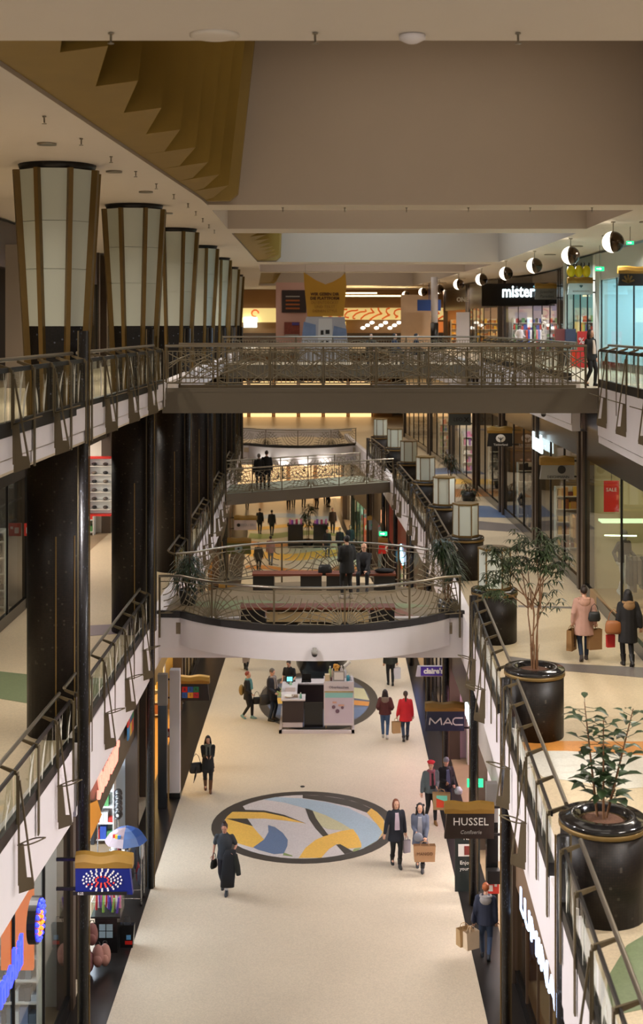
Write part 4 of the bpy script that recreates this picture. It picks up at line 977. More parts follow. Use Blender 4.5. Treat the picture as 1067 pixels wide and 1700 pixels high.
# ------------------------------------------------------------------ blade signs with gold caps
m_cap = M('gold_cap', (150, 114, 44), .5, metal=.15, noise=.12, scale=6)
def blade(label, x0, x1, y, ztop, h, board_c, art, arm, gold=True, taper=.06):
    t = thing('blade_sign', label, 'sign', ((x0 + x1) / 2, y, ztop - h)); m = MB(); c = .26
    m.loft([[(x0, y - .06, ztop - h), (x1, y - .06, ztop - h), (x1, y + .06, ztop - h), (x0, y + .06, ztop - h)], [(x0 + taper * (1 if arm > 0 else 0), y - .08, ztop - c), (x1 - taper * (0 if arm > 0 else 1), y - .08, ztop - c), (x1 - taper * (0 if arm > 0 else 1), y + .08, ztop - c), (x0 + taper * (1 if arm > 0 else 0), y + .08, ztop - c)]], 0, False)
    part('board', m, M('sign_%d_%d_%d' % board_c, board_c, .45), t)
    if gold:
        m = MB(); n = 12; rows = []
        for yy, zz in ((-.10, -c), (-.12, -c + .1), (-.08, -.04), (0, 0), (.08, -.04), (.12, -c + .1), (.10, -c)):
            rows.append([(x0 + (x1 - x0) * i / n, y + yy, ztop + zz + (.02 * math.sin(i * .9) if zz > -c + .05 else 0)) for i in range(n + 1)])
        for A, B in zip(rows[:-1], rows[1:]): m.strip(A, B)
        for k in (0, n): m.add([r[k] for r in rows], [tuple(range(len(rows)))])
        part('gold_cap', m, m_cap, t)
    xe = x1 if arm > 0 else x0; m = MB(); m.bar((xe, y, ztop - .14), (xe + arm * .35, y, ztop - .14), .05, .05); m.bar((xe, y, ztop - h + .08), (xe + arm * .35, y, ztop - h + .08), .05, .05); part('wall_arm', m, m_dark, t)
    cx = (x0 + x1) / 2 + (taper / 2 if arm > 0 else -taper / 2); cz = ztop - c - (h - c) / 2
    for nm, mb, mat in art(cx, y - .085, cz): part(nm, mb, mat, t)
    return t
def disc(x, y, z, r, n=20, t=.012):
    m = MB(); m.plate([(x + r * math.cos(2 * math.pi * i / n), y, z + r * math.sin(2 * math.pi * i / n)) for i in range(n)], (0, -t, 0)); return m
def rect(x, y, z, w, h, t=.01):
    return MB().box((x, y - t / 2, z), (w, t, h))
m_ltr = M('letter_white', (226, 222, 214), .5); m_ltrg = M('letter_grey', (150, 146, 140), .5); m_red = M('sign_red', (200, 34, 26), .5)
def T(txt, s, x, y, z, **k): return text_mb(txt, s, FACE, (x, y, z), **k)
def merge(*mbs):
    o = MB()
    for m in mbs: o.add(m.v, m.f, 0)
    return o
blade('dark brown blade sign with pale capital lettering over the confectionery', 2.87, 4.03, 31, 2.92, .86, (38, 24, 16), lambda x, y, z: [('lettering', T('HUSSEL', .25, x, y, z + .1), m_ltr), ('small_lettering', T('Confiserie', .12, x, y, z - .14, shear=.25), m_ltrg)], 1)
def mac(x, y, z):
    h, w = .22, .95; m = MB(); bar = lambda a, b, t: m.bar((x + a[0], y - .01, z + a[1]), (x + b[0], y - .01, z + b[1]), t, .02, up=(0, 1, 0))
    for a, b in (((-.48, -.1), (-.46, .1)), ((-.46, .1), (-.31, -.06)), ((-.31, -.06), (-.15, .1)), ((-.15, .1), (-.12, -.1)), ((-.07, -.1), (.06, .1)), ((.06, .1), (.18, -.1)), ((-.02, -.04), (.14, -.04)), ((.50, .1), (.27, .1)), ((.27, .1), (.21, .05)), ((.21, .05), (.21, -.05)), ((.21, -.05), (.27, -.1)), ((.27, -.1), (.50, -.1))): bar(a, b, .035)
    return [('lettering', m, m_ltr)]
blade('navy blade sign with wide white angular lettering over the perfume shop', 3.03, 4.17, 38.8, 3.03, .84, (34, 42, 66), mac, 1)
blade('pale blade sign with rounded white lettering on a purple panel', 3.13, 4.23, 44, 3.0, .6, (186, 180, 190), lambda x, y, z: [('purple_panel', rect(x, y, z + .02, .84, .3), M('sign_purple', (70, 44, 140), .4)), ('lettering', T("claire's", .24, x, y - .012, z + .02, bold=.012), m_ltr)], 1, False)
def dots(x, y, z, k=1.0):
    a, b = MB(), MB()
    for ring, (rx, n) in enumerate(((.15, 11), (.22, 13), (.30, 15), (.38, 18), (.46, 20))):
        for i in range(n):
            q = 2 * math.pi * (i + .5 * ring) / n; px, pz = k * rx * math.cos(q), k * rx * .56 * math.sin(q)
            red = ring == 0 or (ring in (1, 2) and pz < -.05 and abs(px) < .34) or (ring == 3 and pz < -.05 and px < -.2)
            d = disc(x + px, y, z + pz + .03, .017, 8); (b if red else a).add(d.v, d.f)
    return [('white_dots', a, m_ltr), ('red_dots', b, M('dot_red', (226, 70, 48), .5)), ('black_footer', rect(x - .04, y + .01, z - .21, .95, .06), m_black), ('number', T('0.22', .06, x - .38, y - .01, z - .21), m_ltr)]
sg = blade('deep blue blade sign with a ring of white and red dots over the phone shop', -4.34, -3.33, 23.45, 4.74, .74, (14, 30, 108), lambda x, y, z: dots(x, y, z, .74), -1)
part('post_clamp', MB().box((-4.24, 23.6, 4.45), (.1, .22, .06)).box((-4.24, 23.6, 4.15), (.1, .22, .06)), m_dark, sg)
def tiles(x, y, z, w=.17):
    out = []
    for k, (ch, c) in enumerate(zip('BERLIN', ((206, 36, 44), (40, 96, 190), (30, 130, 90), (44, 96, 190), (228, 160, 50), (200, 40, 60)))):
        px, pz = x + (k % 3 - 1) * w * 1.06, z + (.5 - k // 3) * w * 1.06; out += [('tile', rect(px, y, pz, w, w), M('tile_%d' % k, c, .5)), ('letter', T(ch, w * .75, px, y - .012, pz), m_black)]
    return out
blade('black blade sign with six bright coloured letter tiles and gold cap', -4.69, -3.54, 42, 2.97, .8, (30, 26, 32), tiles, -1)
# farther ground floor signs
def far_white(x, y, z): return [('emblem', disc(x - .38, y, z, .1), m_black), ('lettering', T('BIJOU BRI', .2, x + .14, y, z), m_ltrg)]
blade('white blade sign with dark round emblem and grey lettering', -5.05, -3.72, 76.7, 3.05, .84, (200, 180, 172), far_white, -1)
blade('olive green blade sign with a pale round emblem', -4.9, -3.65, 68.9, 3.0, .84, (92, 96, 50), lambda x, y, z: [('emblem', disc(x, y, z, .2), M('emblem_pale', (150, 170, 170), .5)), ('emblem_core', disc(x, y - .013, z, .06), m_black)], -1)
blade('dark brown blade sign with pink lettering of the restaurant', -4.65, -3.45, 60, 2.35, .8, (52, 36, 30), lambda x, y, z: [('lettering', T('VAPIANO', .2, x, y, z), M('letter_pink', (255, 190, 210), .5, emit=1.2))], -1)
blade('red blade sign with white ring emblem and gold cap', 2.95, 4.0, 69, 3.0, .84, (196, 32, 22), lambda x, y, z: [('emblem', disc(x, y, z, .2), m_ltr), ('emblem_core', disc(x, y - .013, z - .01, .12), m_red), ('emblem_tail', merge(T(',', .4, x + .02, y - .02, z + .12)), m_red)], 1)
blade('grey blue blade sign with green cross and red emblem', 2.65, 3.6, 77, 3.0, .84, (92, 108, 120), lambda x, y, z: [('green_cross', merge(rect(x - .15, y, z, .28, .09), rect(x - .15, y, z, .09, .28)), M('cross_green', (30, 120, 84), .5)), ('red_emblem', T('A', .36, x + .26, y, z), m_red)], 1)
blade('purple grey blade sign with gold cap, half hidden by the railing', 2.9, 4.0, 58, 2.6, .8, (70, 66, 84), lambda x, y, z: [('stripe', rect(x, y, z, .7, .1), M('stripe_gold', (150, 120, 60), .5))], 1)
# gallery and upper floor signs
blade('grey blade sign with a dark round emblem, fixed to the gallery glazing', 6.45, 7.46, 39.2, 10.18, .68, (150, 148, 142), lambda x, y, z: [('emblem', disc(x + .1, y, z + .08, .12), m_black), ('lettering', T('DEICHMANN', .11, x, y, z - .14), m_dark)], 1)
def tree_mark(x, y, z):
    m = MB(); m.ell((x, y, z + .06), (.19, .02, .16), 16, 6); k = MB(); k.bar((x, y - .02, z - .13), (x, y - .02, z + .1), .03, .02, up=(0, 1, 0))
    for s in (-1, 1): k.bar((x, y - .02, z), (x + s * .1, y - .02, z + .1), .03, .02, up=(0, 1, 0))
    return [('tree_emblem', m, m_ltr), ('tree_branch', k, m_black), ('lettering', T('Timberland', .12, x, y, z - .19), m_ltr)]
blade('black blade sign with white tree emblem on the gallery', 6.49, 7.48, 52, 10.08, .78, (20, 19, 18), tree_mark, 1)
blade('dim grey blade sign with dark lettering far along the gallery', 6.0, 7.1, 63, 10.1, .8, (96, 104, 104), lambda x, y, z: [('lettering', T('LEO', .24, x - .1, y, z), m_black), ('mark', T('x', .5, x + .3, y, z + .04), m_black)], 1)
def gold_mark(x, y, z):
    m = MB()
    for i in range(5):
        q = math.pi * (.1 + .2 * i); m.bar((x - .5, y - .01, z - .1), (x - .5 + .22 * math.cos(q), y - .01, z - .1 + .28 * math.sin(q)), .06, .02, up=(0, 1, 0))
    return [('gold_emblem', m, m_gold)]
blade('black blade sign with a dull gold fan emblem, nearest on the upper floor', 10.28, 11.9, 46, 16.1, .68, (22, 18, 16), gold_mark, 1)
blade('white blade sign with small heart and grey lettering on the upper floor', 10.2, 11.25, 55, 16.05, .72, (206, 222, 226), lambda x, y, z: [('heart', merge(disc(x - .03, y, z + .12, .04, 10), disc(x + .03, y, z + .12, .04, 10), MB().plate([(x - .06, y, z + .11), (x + .06, y, z + .11), (x, y, z + .03)], (0, -.012, 0))), M('heart_teal', (70, 110, 120), .5)), ('lettering', T('SCHMUCKSTÜCK', .09, x, y, z - .1), m_ltrg)], 1)
blade('grey blade sign with two lines of black italic lettering on the upper floor', 10.3, 11.35, 64, 16.08, .78, (110, 108, 104), lambda x, y, z: [('lettering', merge(T('Juwelier', .2, x, y, z + .1, shear=.2), T('Paradies', .2, x, y, z - .12, shear=.2)), m_black)], 1)
# glowing shop lettering
m_glow = M('glow_white', (225, 245, 250), .5, emit=3.0); m_glowb = M('glow_blue', (40, 50, 255), .5, emit=5.0); m_glowo = M('glow_orange', (255, 110, 30), .5, emit=3.0)
def light_sign(label, mbs, cat='sign'):
    a = np.array(mbs[0][1].v); c = (a.min(0) + a.max(0)) / 2; t = thing('shop_lettering', label, cat, tuple(c))
    for nm, mb, mat in mbs: part(nm, mb, mat, t)
    return t
FR, FL = face_dir(-1, 0), face_dir(1, 0)
def xs(edge, y, o): return edge(y) + o
light_sign('glowing white letters of the ladies fashion shop on black fascia', [('lettering', text_mb('mister', .95, face_dir(-.5, -.87), (11.15, 75.2, 15.95), bold=.02, sx=.8), m_glow), ('lettering_end', text_mb('*lady', .95, face_dir(-.5, -.87), (12.6, 74.35, 15.95), bold=.02, sx=.8), M('glow_lady', (110, 170, 190), .5, emit=1.0))])
m = MB(); m.box((11.2, 75.6, 15.8), (4.4, .15, 1.3), math.radians(-30)); solo('sign_board', m, m_blackgl, 'long black fascia board behind the glowing fashion shop letters', 'sign board')
t = light_sign('red and white glowing script on the bronze header of the souvenir shop', [('lettering', text_mb('Souvenir', .85, FL, (xs(SL0, 31.5, .06), 31.5, 3.55), bold=.03, shear=.2, depth=.05), M('glow_rw', (255, 150, 130), .5, emit=1.6))])
for k, (c, (dy, dz)) in enumerate(zip(((200, 50, 40), (60, 110, 170), (40, 140, 90), (60, 130, 190), (230, 190, 60), (210, 70, 40)), [(a, b) for b in (.17, -.17) for a in (-.34, 0, .34)])):
    m = MB(); m.box((xs(SL0, 35.2, .05), 35.2 + dy, 3.5 + dz), (.03, .32, .32)); part('tile', m, M('header_tile_%d' % k, c, .5), t)
m = MB(); m.plate([(xs(SL0, y, .03), y, z) for y, z in ((28.9, 2.75), (30.6, 2.75), (30.0, 3.3), (28.9, 3.6))], (.02, 0, 0)); solo('header_flag', m, M('flag_yellow', (236, 160, 40), .5), 'yellow wave band at the near end of the souvenir shop header', 'header graphic')
# phone shop neon
d = MB(); d2_ = MB(); yy, zz = 22.4, 4.0; xx = SL0(yy) + .4
bk_ = MB(); bk_.plate([(xx, yy + .38 * math.cos(q), zz + .38 * math.sin(q)) for q in np.linspace(0, 2 * math.pi, 25)[:-1]], (-.14, 0, 0))
for ring, n in ((.13, 8), (.22, 12), (.31, 17)):
    for i in range(n):
        q = 2 * math.pi * i / n; e = MB(); e.ell((xx + .02, yy + ring * math.cos(q), zz + ring * math.sin(q)), (.03, .036, .036), 8, 4); tgt = d2_ if ring < .2 or (ring < .25 and math.sin(q) < -.2) else d; tgt.add(e.v, e.f, 0, True)
light_sign('dark disc sign with glowing blue and orange dots on the phone shop', [('disc', bk_, m_dark), ('blue_dots', d, m_glowb), ('orange_dots', d2_, m_glowo)])
light_sign('glowing blue letters below the dotted disc of the phone shop', [('lettering', text_mb('mobil', .66, FL, (SL0(20.8) + .33, 20.7, 3.95), bold=.02, depth=.05), m_glowb)])
m = MB(); m.box((-5.66, 24.7, 2.8), (.6, .1, 1.5)); solo('orange_panel', m, M('panel_orange', (240, 110, 30), .5, emit=.5), 'orange display wall behind the phone shop glass', 'display panel')
# letters low on the wood header (planter side)
light_sign('long row of bright bluish white letters low on the near planter side front', [('lettering', text_mb('LUMINAR', .62, FR, (SR0(24.5) - .35, 23.0, 3.15), bold=.0, depth=.03, sx=1.7), M('glow_ice', (190, 215, 255), .4, emit=2.2))])
light_sign('small glowing white letters on the perfume shop fascia', [('lettering', text_mb('STYLE', .5, FR, (SR0(36) - .1, 36.5, 3.3), bold=.02, depth=.06), m_glow)])
light_sign('glowing pale letters over the red phone shop', [('lettering', text_mb('fone', 1.0, FR, (SR0(62) - .1, 62.5, 3.2), bold=.03, depth=.06), M('glow_cyan', (150, 230, 255), .5, emit=4))])
light_sign('yellow and pink glowing fascia sign beyond the red phone shop', [('lettering', text_mb('SUN', .9, FR, (SR0(71) - .1, 71.5, 3.6), bold=.06, depth=.06), M('glow_yp', (255, 170, 120), .5, emit=4))])
light_sign('upright blue and white bubble light beside the platform', [('lettering', (lambda m: [m.ell((SR0(54) - .15, 54.6 - .1 * k, 1.2 + .23 * k), (.06, .12, .1), 8, 5) for k in range(8)] and m)(MB()), M('glow_bub', (90, 150, 255), .5, emit=4))])
light_sign('white glowing letters on the gallery glazing beyond the grey sign', [('lettering', text_mb('bench', .8, FR, (SR1(45.5) - .12, 45.5, 10.0), bold=.03, depth=.06), m_glow)])
light_sign('small white letters on the dark upper fascia by the posts', [('lettering', text_mb('ONE', .42, face_dir(-.6, -.8), (9.35, 88, 15.75), bold=.01, depth=.05), m_ltr)])
light_sign('white vertical letters on the dark store front of the upper floor', [('lettering', text_mb('DEPOT', .55, face_dir(-1, -.3) @ Matrix(((0, -1, 0), (1, 0, 0), (0, 0, 1))), (11.1, 66.2, 13.7), bold=.02), m_ltr)])
# exit signs
def exit_sign(loc, nx, ny, label, s=1.0):
    t = thing('exit_sign', label, 'exit sign', loc); Mx = face_dir(nx, ny); q = lambda a, b, c: Vector(loc) + Mx @ Vector((a * s, b * s, c * s))
    m = MB(); m.plate([q(-.28, -.14, 0), q(.28, -.14, 0), q(.28, .14, 0), q(-.28, .14, 0)], Mx @ Vector((0, 0, -.06))); part('housing', m, M('exit_green', (40, 200, 130), .4, emit=1.8), t)
    m = MB(); m.plate([q(-.2, -.03, .012), q(.0, -.03, .012), q(.0, -.08, .012), q(.12, 0, .012), q(.0, .08, .012), q(.0, .03, .012), q(-.2, .03, .012)], Mx @ Vector((0, 0, -.01))); part('arrow', m, M('exit_white', (230, 255, 245), .4, emit=2.5), t)
    m = MB(); top_ = CEIL if loc[2] > L2 else 11.9 if loc[2] > L1 else 5.2; m.tube([Vector(loc) + Vector((0, .02, .14 * s)), (loc[0], loc[1] + .02, top_)], .012, 5); part('hanger', m, m_rail, t)
exit_sign((3.78, 32.6, 2.78), 0, -1, 'green glowing exit sign above the confectionery front', .7); exit_sign((9.3, 45.3, 10.25 - .4), 0, -1, 'small green exit sign on the gallery beside the grey blade sign', .6)
exit_sign((9.55, 41, 16.6), 0, -1, 'small green exit sign high near the first globe lamp', .4); exit_sign((10.6, 50.5, 16.2), 0, -1, 'pale exit sign beside the black blade sign with gold emblem', .6)
exit_sign((3.0, 64.5, 3.9), 0, -1, 'tiny green exit sign below the slanting footbridge', .7)
# pylons, fire boxes, posters
def pylon(x, y, h, c_top, label):
    t = thing('sign_pylon', label, 'pylon', (x, y, 0)); m = MB(); m.box((0, 0, h / 2), (.26, .26, h)); part('shaft', m, m_blackgl, t, False)
    m = MB(); m.box((0, 0, h + .45), (.28, .24, .9)); part('head', m, M('pylon_grey', c_top, .5), t, False); return t
pylon(4.02, 31.3, 2.35, (150, 146, 142), 'slim black pylon with grey head beside the brown blade sign')
t = thing('white_pier', 'white wall pier behind the black square pylon', 'pier', (-4.36, 39.5, 0)); part('shaft', MB().box((0, 0, 1.9), (.3, .3, 3.8)), m_white, t, False); part('foot', MB().box((0, 0, .08), (.33, .33, .16)), m_black, t, False)
pylon(-4.62, 38.6, 3.0, (170, 160, 150), 'black square pylon at the corner beyond the souvenir shop')
def fire_box(loc, label, s=.3):
    t = thing('fire_call_sign', label, 'fire sign', loc); m = MB(); m.box((0, 0, 0), (s, .04, s)); part('plate', m, M('fire_red', (190, 50, 34), .5), t, False)
    m = MB(); m.box((-.05 * s / .3, -.025, -.02), (.1 * s / .3, .01, .14 * s / .3)); m.box((.07 * s / .3, -.025, .05), (.06 * s / .3, .01, .06 * s / .3)); part('pictogram', m, m_ltr, t, False)
fire_box((4.02, 31.14, .85), 'red fire point sign low on the slim black pylon'); fire_box((-7.9, 36.0, L1 + 2.2), 'small red fire sign on the dark gallery door', .34); fire_box((-8.55, 37.5, 15.1), 'small red fire sign on the dark upper portal', .4); fire_box((-4.55, 39.5, 1.9), 'small red fire sign beyond the black square pylon', .26)
m = MB(); m.box((4.02, 31.05, 1.15), (.3, .22, .3)); solo('speaker_box', m, m_dark, 'dark grey box on the slim black pylon above the red fire sign', 'box')
t = thing('menu_board', 'tall dark sandwich board with white writing in the confectionery doorway', 'board', (3.62, 32.9, 0)); m = MB(); m.box((0, 0, .95), (.62, .06, 1.9)); part('board', m, M('board_green', (28, 36, 34), .5), t, False)
part('lettering', merge(T('HAPPY', .15, 0, -.04, 1.5), T('NEW', .13, .05, -.04, 1.33), T('Enjoy', .13, -.05, -.04, .72), T('your', .12, -.08, -.04, .57)), m_ltr, t, False); part('picture', rect(0, -.032, 1.03, .46, .3), m_ltr, t, False); part('picture_core', rect(.04, -.045, 1.03, .24, .22), M('choc_red', (120, 50, 44), .5), t, False)
t = thing('red_poster', 'hanging red sale poster behind the sportswear glass', 'poster', (7.98, 36.5, 8.92)); part('sheet', rect(0, 0, .42, .42, .86), m_red, t, False); part('lettering', T('SALE', .14, 0, -.02, .6), m_ltr, t, False); m = MB(); m.tube([(0, 0, .85), (0, 0, 1.5)], .008, 4); part('cord', m, m_dark, t, False)
t = thing('red_stand_poster', 'upright red poster with a white round emblem near the pharmacy', 'poster', (3.0, 85, 0)); part('sheet', rect(0, 0, .9, .6, 1.6), M('poster_red', (220, 50, 30), .5, emit=.25), t, False); part('emblem', disc(0, -.02, 1.1, .22), m_ltr, t, False); part('emblem_core', disc(0, -.035, 1.1, .1), m_red, t, False); part('foot', MB().box((0, 0, .05), (.6, .3, .1)), m_dark, t, False)

# ------------------------------------------------------------------ far food court, hanging banner, posters
def far_wall(): 
    m = MB(); m.box((2, 113, 14.7), (26, .3, 4.8)); return struct('wall_foodcourt', m, M('food_wall', (150, 112, 74), .6, noise=.2, scale=.5))
fw = far_wall()
m = MB(); m.prism([(-9, 98), (13, 98), (13, 116), (-9, 116)], L2 - .3, L2); struct('floor_foodcourt', m, m_floor1)
m_frz = M('frieze_yellow', (236, 214, 140), .5, emit=.55); m_swirl = M('frieze_orange', (226, 104, 34), .5, emit=.4)
t = thing('food_counter', 'far food court counter with glowing yellow frieze and orange swirls', 'counter', (5.4, 111.5, L2)); m = MB(); m.box((0, .6, 2.72), (10.6, .2, 1.0)); part('frieze', m, m_frz, t, False)
m = MB(); r = random.Random(2)
for k in range(13):
    x0 = -5 + .8 * k; m.tube([(x0 + .35 * math.sin(q * 2 + k) + .25 * q, .46, 2.3 + .28 * q + .1 * math.sin(3 * q + k)) for q in np.linspace(0, 3, 8)], .07, 5)
part('swirl', m, m_swirl, t, False)
m = MB(); m.box((0, 0, .55), (10.4, .7, 1.1)); part('counter_base', m, m_pil, t, False)
m = MB()
for k in range(11): m.ell((-1.9 + .38 * k, .4, 1.75 + .28 * (k % 3 - 1) * .8), (.2, .06, .13), 8, 5)
part('menu_lights', m, M('menu_glow', (255, 250, 236), .5, emit=4), t, False, kind='stuff')
m = MB(); m.box((-4.0, .4, 1.6), (1.3, .1, .9)); part('menu_panel', m, M('menu_yellow', (250, 214, 110), .5, emit=1.3), t, False)
m = MB(); m.box((4.4, .4, 1.6), (1.4, .1, .9)); part('side_panel', m, M('menu_warm', (200, 110, 50), .5, emit=.7), t, False)
m = MB(); m.box((4.6, 106, 16.4), (6.0, 1.2, .08)); m.box((3.0, 103.0, 16.55), (2.6, .8, .08)); solo('cove_lamp', m, M('cove_glow', (255, 226, 170), .5, emit=4), 'long warm glowing ceiling cove over the food court', 'ceiling light')
t = thing('food_counter', 'far counter with white menu screen beside the dark columns', 'counter', (-6.6, 111.5, L2)); m = MB(); m.box((0, .6, 2.6), (6.0, .2, 1.2)); part('frieze', m, m_frz, t, False); m = MB(); m.box((.6, .3, 2.0), (1.1, .1, .85)); part('menu_screen', m, M('screen_white', (240, 255, 248), .5, emit=5), t, False)
m = MB(); m.box((0, 0, .55), (6.0, .7, 1.1)); part('counter_base', m, m_pil, t, False); m = MB(); m.tube([(1.0 + .3 * math.cos(q), .45, 2.75 + .3 * math.sin(q)) for q in np.linspace(0, 5, 9)], .07, 5); part('swirl', m, m_swirl, t, False)
m = MB(); m.box((-2.1, 94.6, 14.7), (2.3, .3, 4.8)); struct('wall_poster', m, M('poster_wall', (186, 146, 134), .6))
t = thing('wall_poster', 'dark framed poster with orange lines on the far pink wall', 'poster', (-1.95, 94.4, 14.9)); part('sheet', rect(0, 0, .85, 1.75, 1.6), M('poster_dark', (44, 30, 28), .5), t, False); m = MB(); [m.box((-.1, -.03, .35 + .28 * k), (1.0, .02, .12)) for k in range(3)]; part('lines', m, M('poster_orange', (150, 80, 30), .5), t, False); part('pale_line', rect(-.1, -.03, 1.2, 1.0, .08), m_ltrg, t, False)
t = thing('wall_poster', 'lower colourful food poster on the far pink wall', 'poster', (-2.1, 94.4, 13.3)); part('sheet', rect(0, 0, .5, 1.1, .95), M('poster_food', (120, 56, 44), .5, noise=.6, scale=6), t, False); part('blue_corner', rect(.25, -.03, .85, .5, .2), M('poster_blue', (70, 60, 130), .5), t, False); part('pale_foot', rect(0, -.03, .06, 1.0, .08), m_ltrg, t, False)
# hanging gold banner with crown top and blue picture below
BX, BD = .2, 70
px = lambda x, y: P(x, y, BD)
t = thing('hanging_banner', 'hanging gold banner with crown shaped top and dark lettering over a blue white picture', 'banner', tuple(px(540, 575)))
top = [px(504, 452), px(512, 457), px(524, 465), px(540, 472), px(552, 468), px(566, 460), px(573, 452), px(575, 474), px(570, 525), px(510, 525), px(505, 474)]
part('gold_sheet', MB().plate(top, (0, .06, 0)), M('banner_gold', (190, 142, 40), .6), t); c = px(539, 492)
part('lettering', merge(T('WIR GEBEN DIR', .21, c.x, BD - .02, px(0, 488.5).z, bold=.008), T('DIE PLATTFORM', .21, c.x, BD - .02, px(0, 495.5).z, bold=.008)), M('banner_ink', (92, 54, 16), .6), t)
part('small_lettering', merge(T('DU ENTDECKST', .2, c.x, BD - .02, px(0, 502.5).z), T('UND TEILST', .2, c.x, BD - .02, px(0, 509.5).z), T('DEINEN STYLE', .2, c.x, BD - .02, px(0, 516.5).z)), M('banner_ink2', (150, 104, 24), .6), t)
part('picture_sheet', MB().plate([px(508, 526), px(572, 526), px(581, 600), px(494, 600)], (0, .06, 0)), M('banner_picture', (176, 176, 186), .6, noise=.15, scale=1.5), t)
part('phone_picture', MB().plate([px(529, 529), px(551, 529), px(552, 572), px(527, 572)], (0, -.02, 0)), M('banner_white', (206, 206, 208), .6), t)
mm = MB()
for a in ((504, 534, 524, 560), (554, 541, 575, 562)): mm.plate([px(a[0], a[1]), px(a[2], a[1] + 5), px(a[2], a[3]), px(a[0] - 3, a[3])], (0, -.02, 0))
part('blue_picture', mm, M('banner_blue', (112, 132, 170), .6, noise=.3, scale=3), t)
mm = MB()
for x, y, w, h in ((534.5, 552, 2.4, 3.6), (543.5, 551, 3.4, 3.4), (535, 567, 1.3, 1.3), (543, 567, 1.3, 1.3)): mm.plate([px(x - w, y - h) + Vector((0, -.02, 0)), px(x + w, y - h) + Vector((0, -.02, 0)), px(x + w, y + h) + Vector((0, -.02, 0)), px(x - w, y + h) + Vector((0, -.02, 0))], (0, -.02, 0))
part('dark_print', mm, m_dark, t)
for xk in (507, 572): m = MB(); a = px(xk, 456); m.tube([a, (a.x, a.y, CEIL if False else ZT)], .012, 4); part('cable', m, m_rail, t)
# standing panels, posts on the upper floor at the far side
m = MB(); m.box((P(768, 530, 86).x, 86, 13.6), (.85, .12, 2.6)); solo('partition_screen', m, m_white, 'tall white standing panel before the far upper shops', 'panel')
for k, (x, D_, c) in enumerate(((721, 84, m_white),)):
    t = thing('round_pillar', 'slim white pillar with black foot between the far upper shops', 'pillar', (P(x, 500, D_).x, D_, L2)); t['kind'] = 'thing'; m = MB(); m.lathe([(.22, 1.9), (.22, CEIL - L2)], 16); part('shaft', m, c, t, False); m = MB(); m.lathe([(.25, 0), (.25, 1.9)], 16); part('black_foot', m, m_black, t, False)
m = MB(); m.box((P(690, 520, 98).x, 98, 14.3), (2.2, .3, 4.0)); solo('curtain_wall', m, M('pale_cladding', (190, 160, 130), .6, noise=.1, scale=2), 'pale striped cladding panel between the globe lamps and food court', 'panel')
m = MB(); m.box((P(712, 500, 96).x, 96, 15.5), (1.7, .1, .8)); m.box((P(712, 500, 96).x, 96, 16.5), (.05, .05, 1.2)); t = solo('blue_sign', m, M('sign_blue', (30, 60, 120), .5), 'small blue sign with gold top hung by the far pale panel', 'sign')
# security camera under the platform front and on the side fascia
def cctv(loc, label):
    t = thing('security_camera', label, 'camera', loc); m = MB(); m.lathe([(.05, .12), (.05, .06), (.08, .05), (.08, -.02)], 14); part('mount', m, m_ltrg, t, False); m = MB(); m.ell((0, 0, -.03), (.075, .075, .075), 14, 8); part('dome', m, m_black, t, False)
cctv((P(522, 1084, 32.8).x, 32.8, P(522, 1084, 32.8).z), 'small dark camera dome under the oval platform edge'); cctv((6.78, 40.5, 11.35), 'small camera dome hanging on the white fascia past the footbridge end')
# far gallery end wall with lit shop fronts
m = MB(); m.box((-2, 112.5, 8.9), (16, .3, 5.2)); struct('wall_gallery_end', m, M('end_wall', (170, 140, 106), .6))
for k in range(6):
    t = thing('lit_shopfront', f'warm lit far shop front at the gallery end, {ORD[k]} from the columns', 'shop front', (-7.2 + 2.1 * k, 112.2, L1), 0, 'lit shop fronts of the gallery end')
    m = MB(); m.box((0, 0, 1.5), (1.9, .1, 3.0)); part('glow_pane', m, M('far_glow', (255, 206, 140), .5, emit=1.6), t, False); m = MB(); m.box((0, -.06, 3.2), (2.0, .1, .4)); part('fascia', m, m_header, t, False)
    for s in (-.95, .95): m = MB(); m.box((s, -.06, 1.6), (.1, .1, 3.2)); part('jamb', m, m_dark, t, False)
# ground floor far end
m = MB(); m.box((-3, 108, 2.6), (14, .3, 5.2)); struct('wall_end', m, M('end_wall0', (196, 164, 122), .6))
for k in range(4):
    t = thing('lit_shopfront', f'bright ground floor shop front at the mall end, {ORD[k]} from the columns', 'shop front', (-6.0 + 2.2 * k, 107.7, 0), 0, 'lit shop fronts of the mall end')
    m = MB(); m.box((0, 0, 1.4), (1.9, .1, 2.8)); part('glow_pane', m, M('far_glow0', (255, 210, 150), .5, emit=1.2), t, False); m = MB(); m.box((0, -.06, 3.1), (2.0, .1, .5)); part('fascia', m, m_pil, t, False)
for k, x in enumerate((435, 470, 505, 540)):
    X = P(x, 770, 82.6).x; yf_ = min(fr2, key=lambda q: abs(q[0] - X))[1]
    t = thing('wall_washer', f'small uplight glowing on the far platform front, {ORD[k]} from the columns', 'lamp', (X, yf_ - .3, 5.12), 0, 'uplights of the far platform')
    part('housing', MB().lathe([(.06, -.12), (.1, 0), (.09, 0), (.08, -.02)], 12), m_dark, t, False); part('lens', MB().lathe([(.08, -.015), (.01, -.014)], 10), m_lamp, t, False)
    part('arm', MB().bar((0, 0, -.08), (0, .32, .08 + .18), .03, .03), m_dark, t, False)
    d = bpy.data.lights.new('spot_light', 'SPOT'); d.energy = 60; d.color = (1, .95, .85); d.spot_size = 1.6; d.spot_blend = .5; d.shadow_soft_size = .05
    o = bpy.data.objects.new('spot_light', d); COL.objects.link(o); o.location = (X, yf_ - .3, 5.16); o.rotation_euler = Vector((0, .35, 1)).to_track_quat('-Z', 'Y').to_euler()
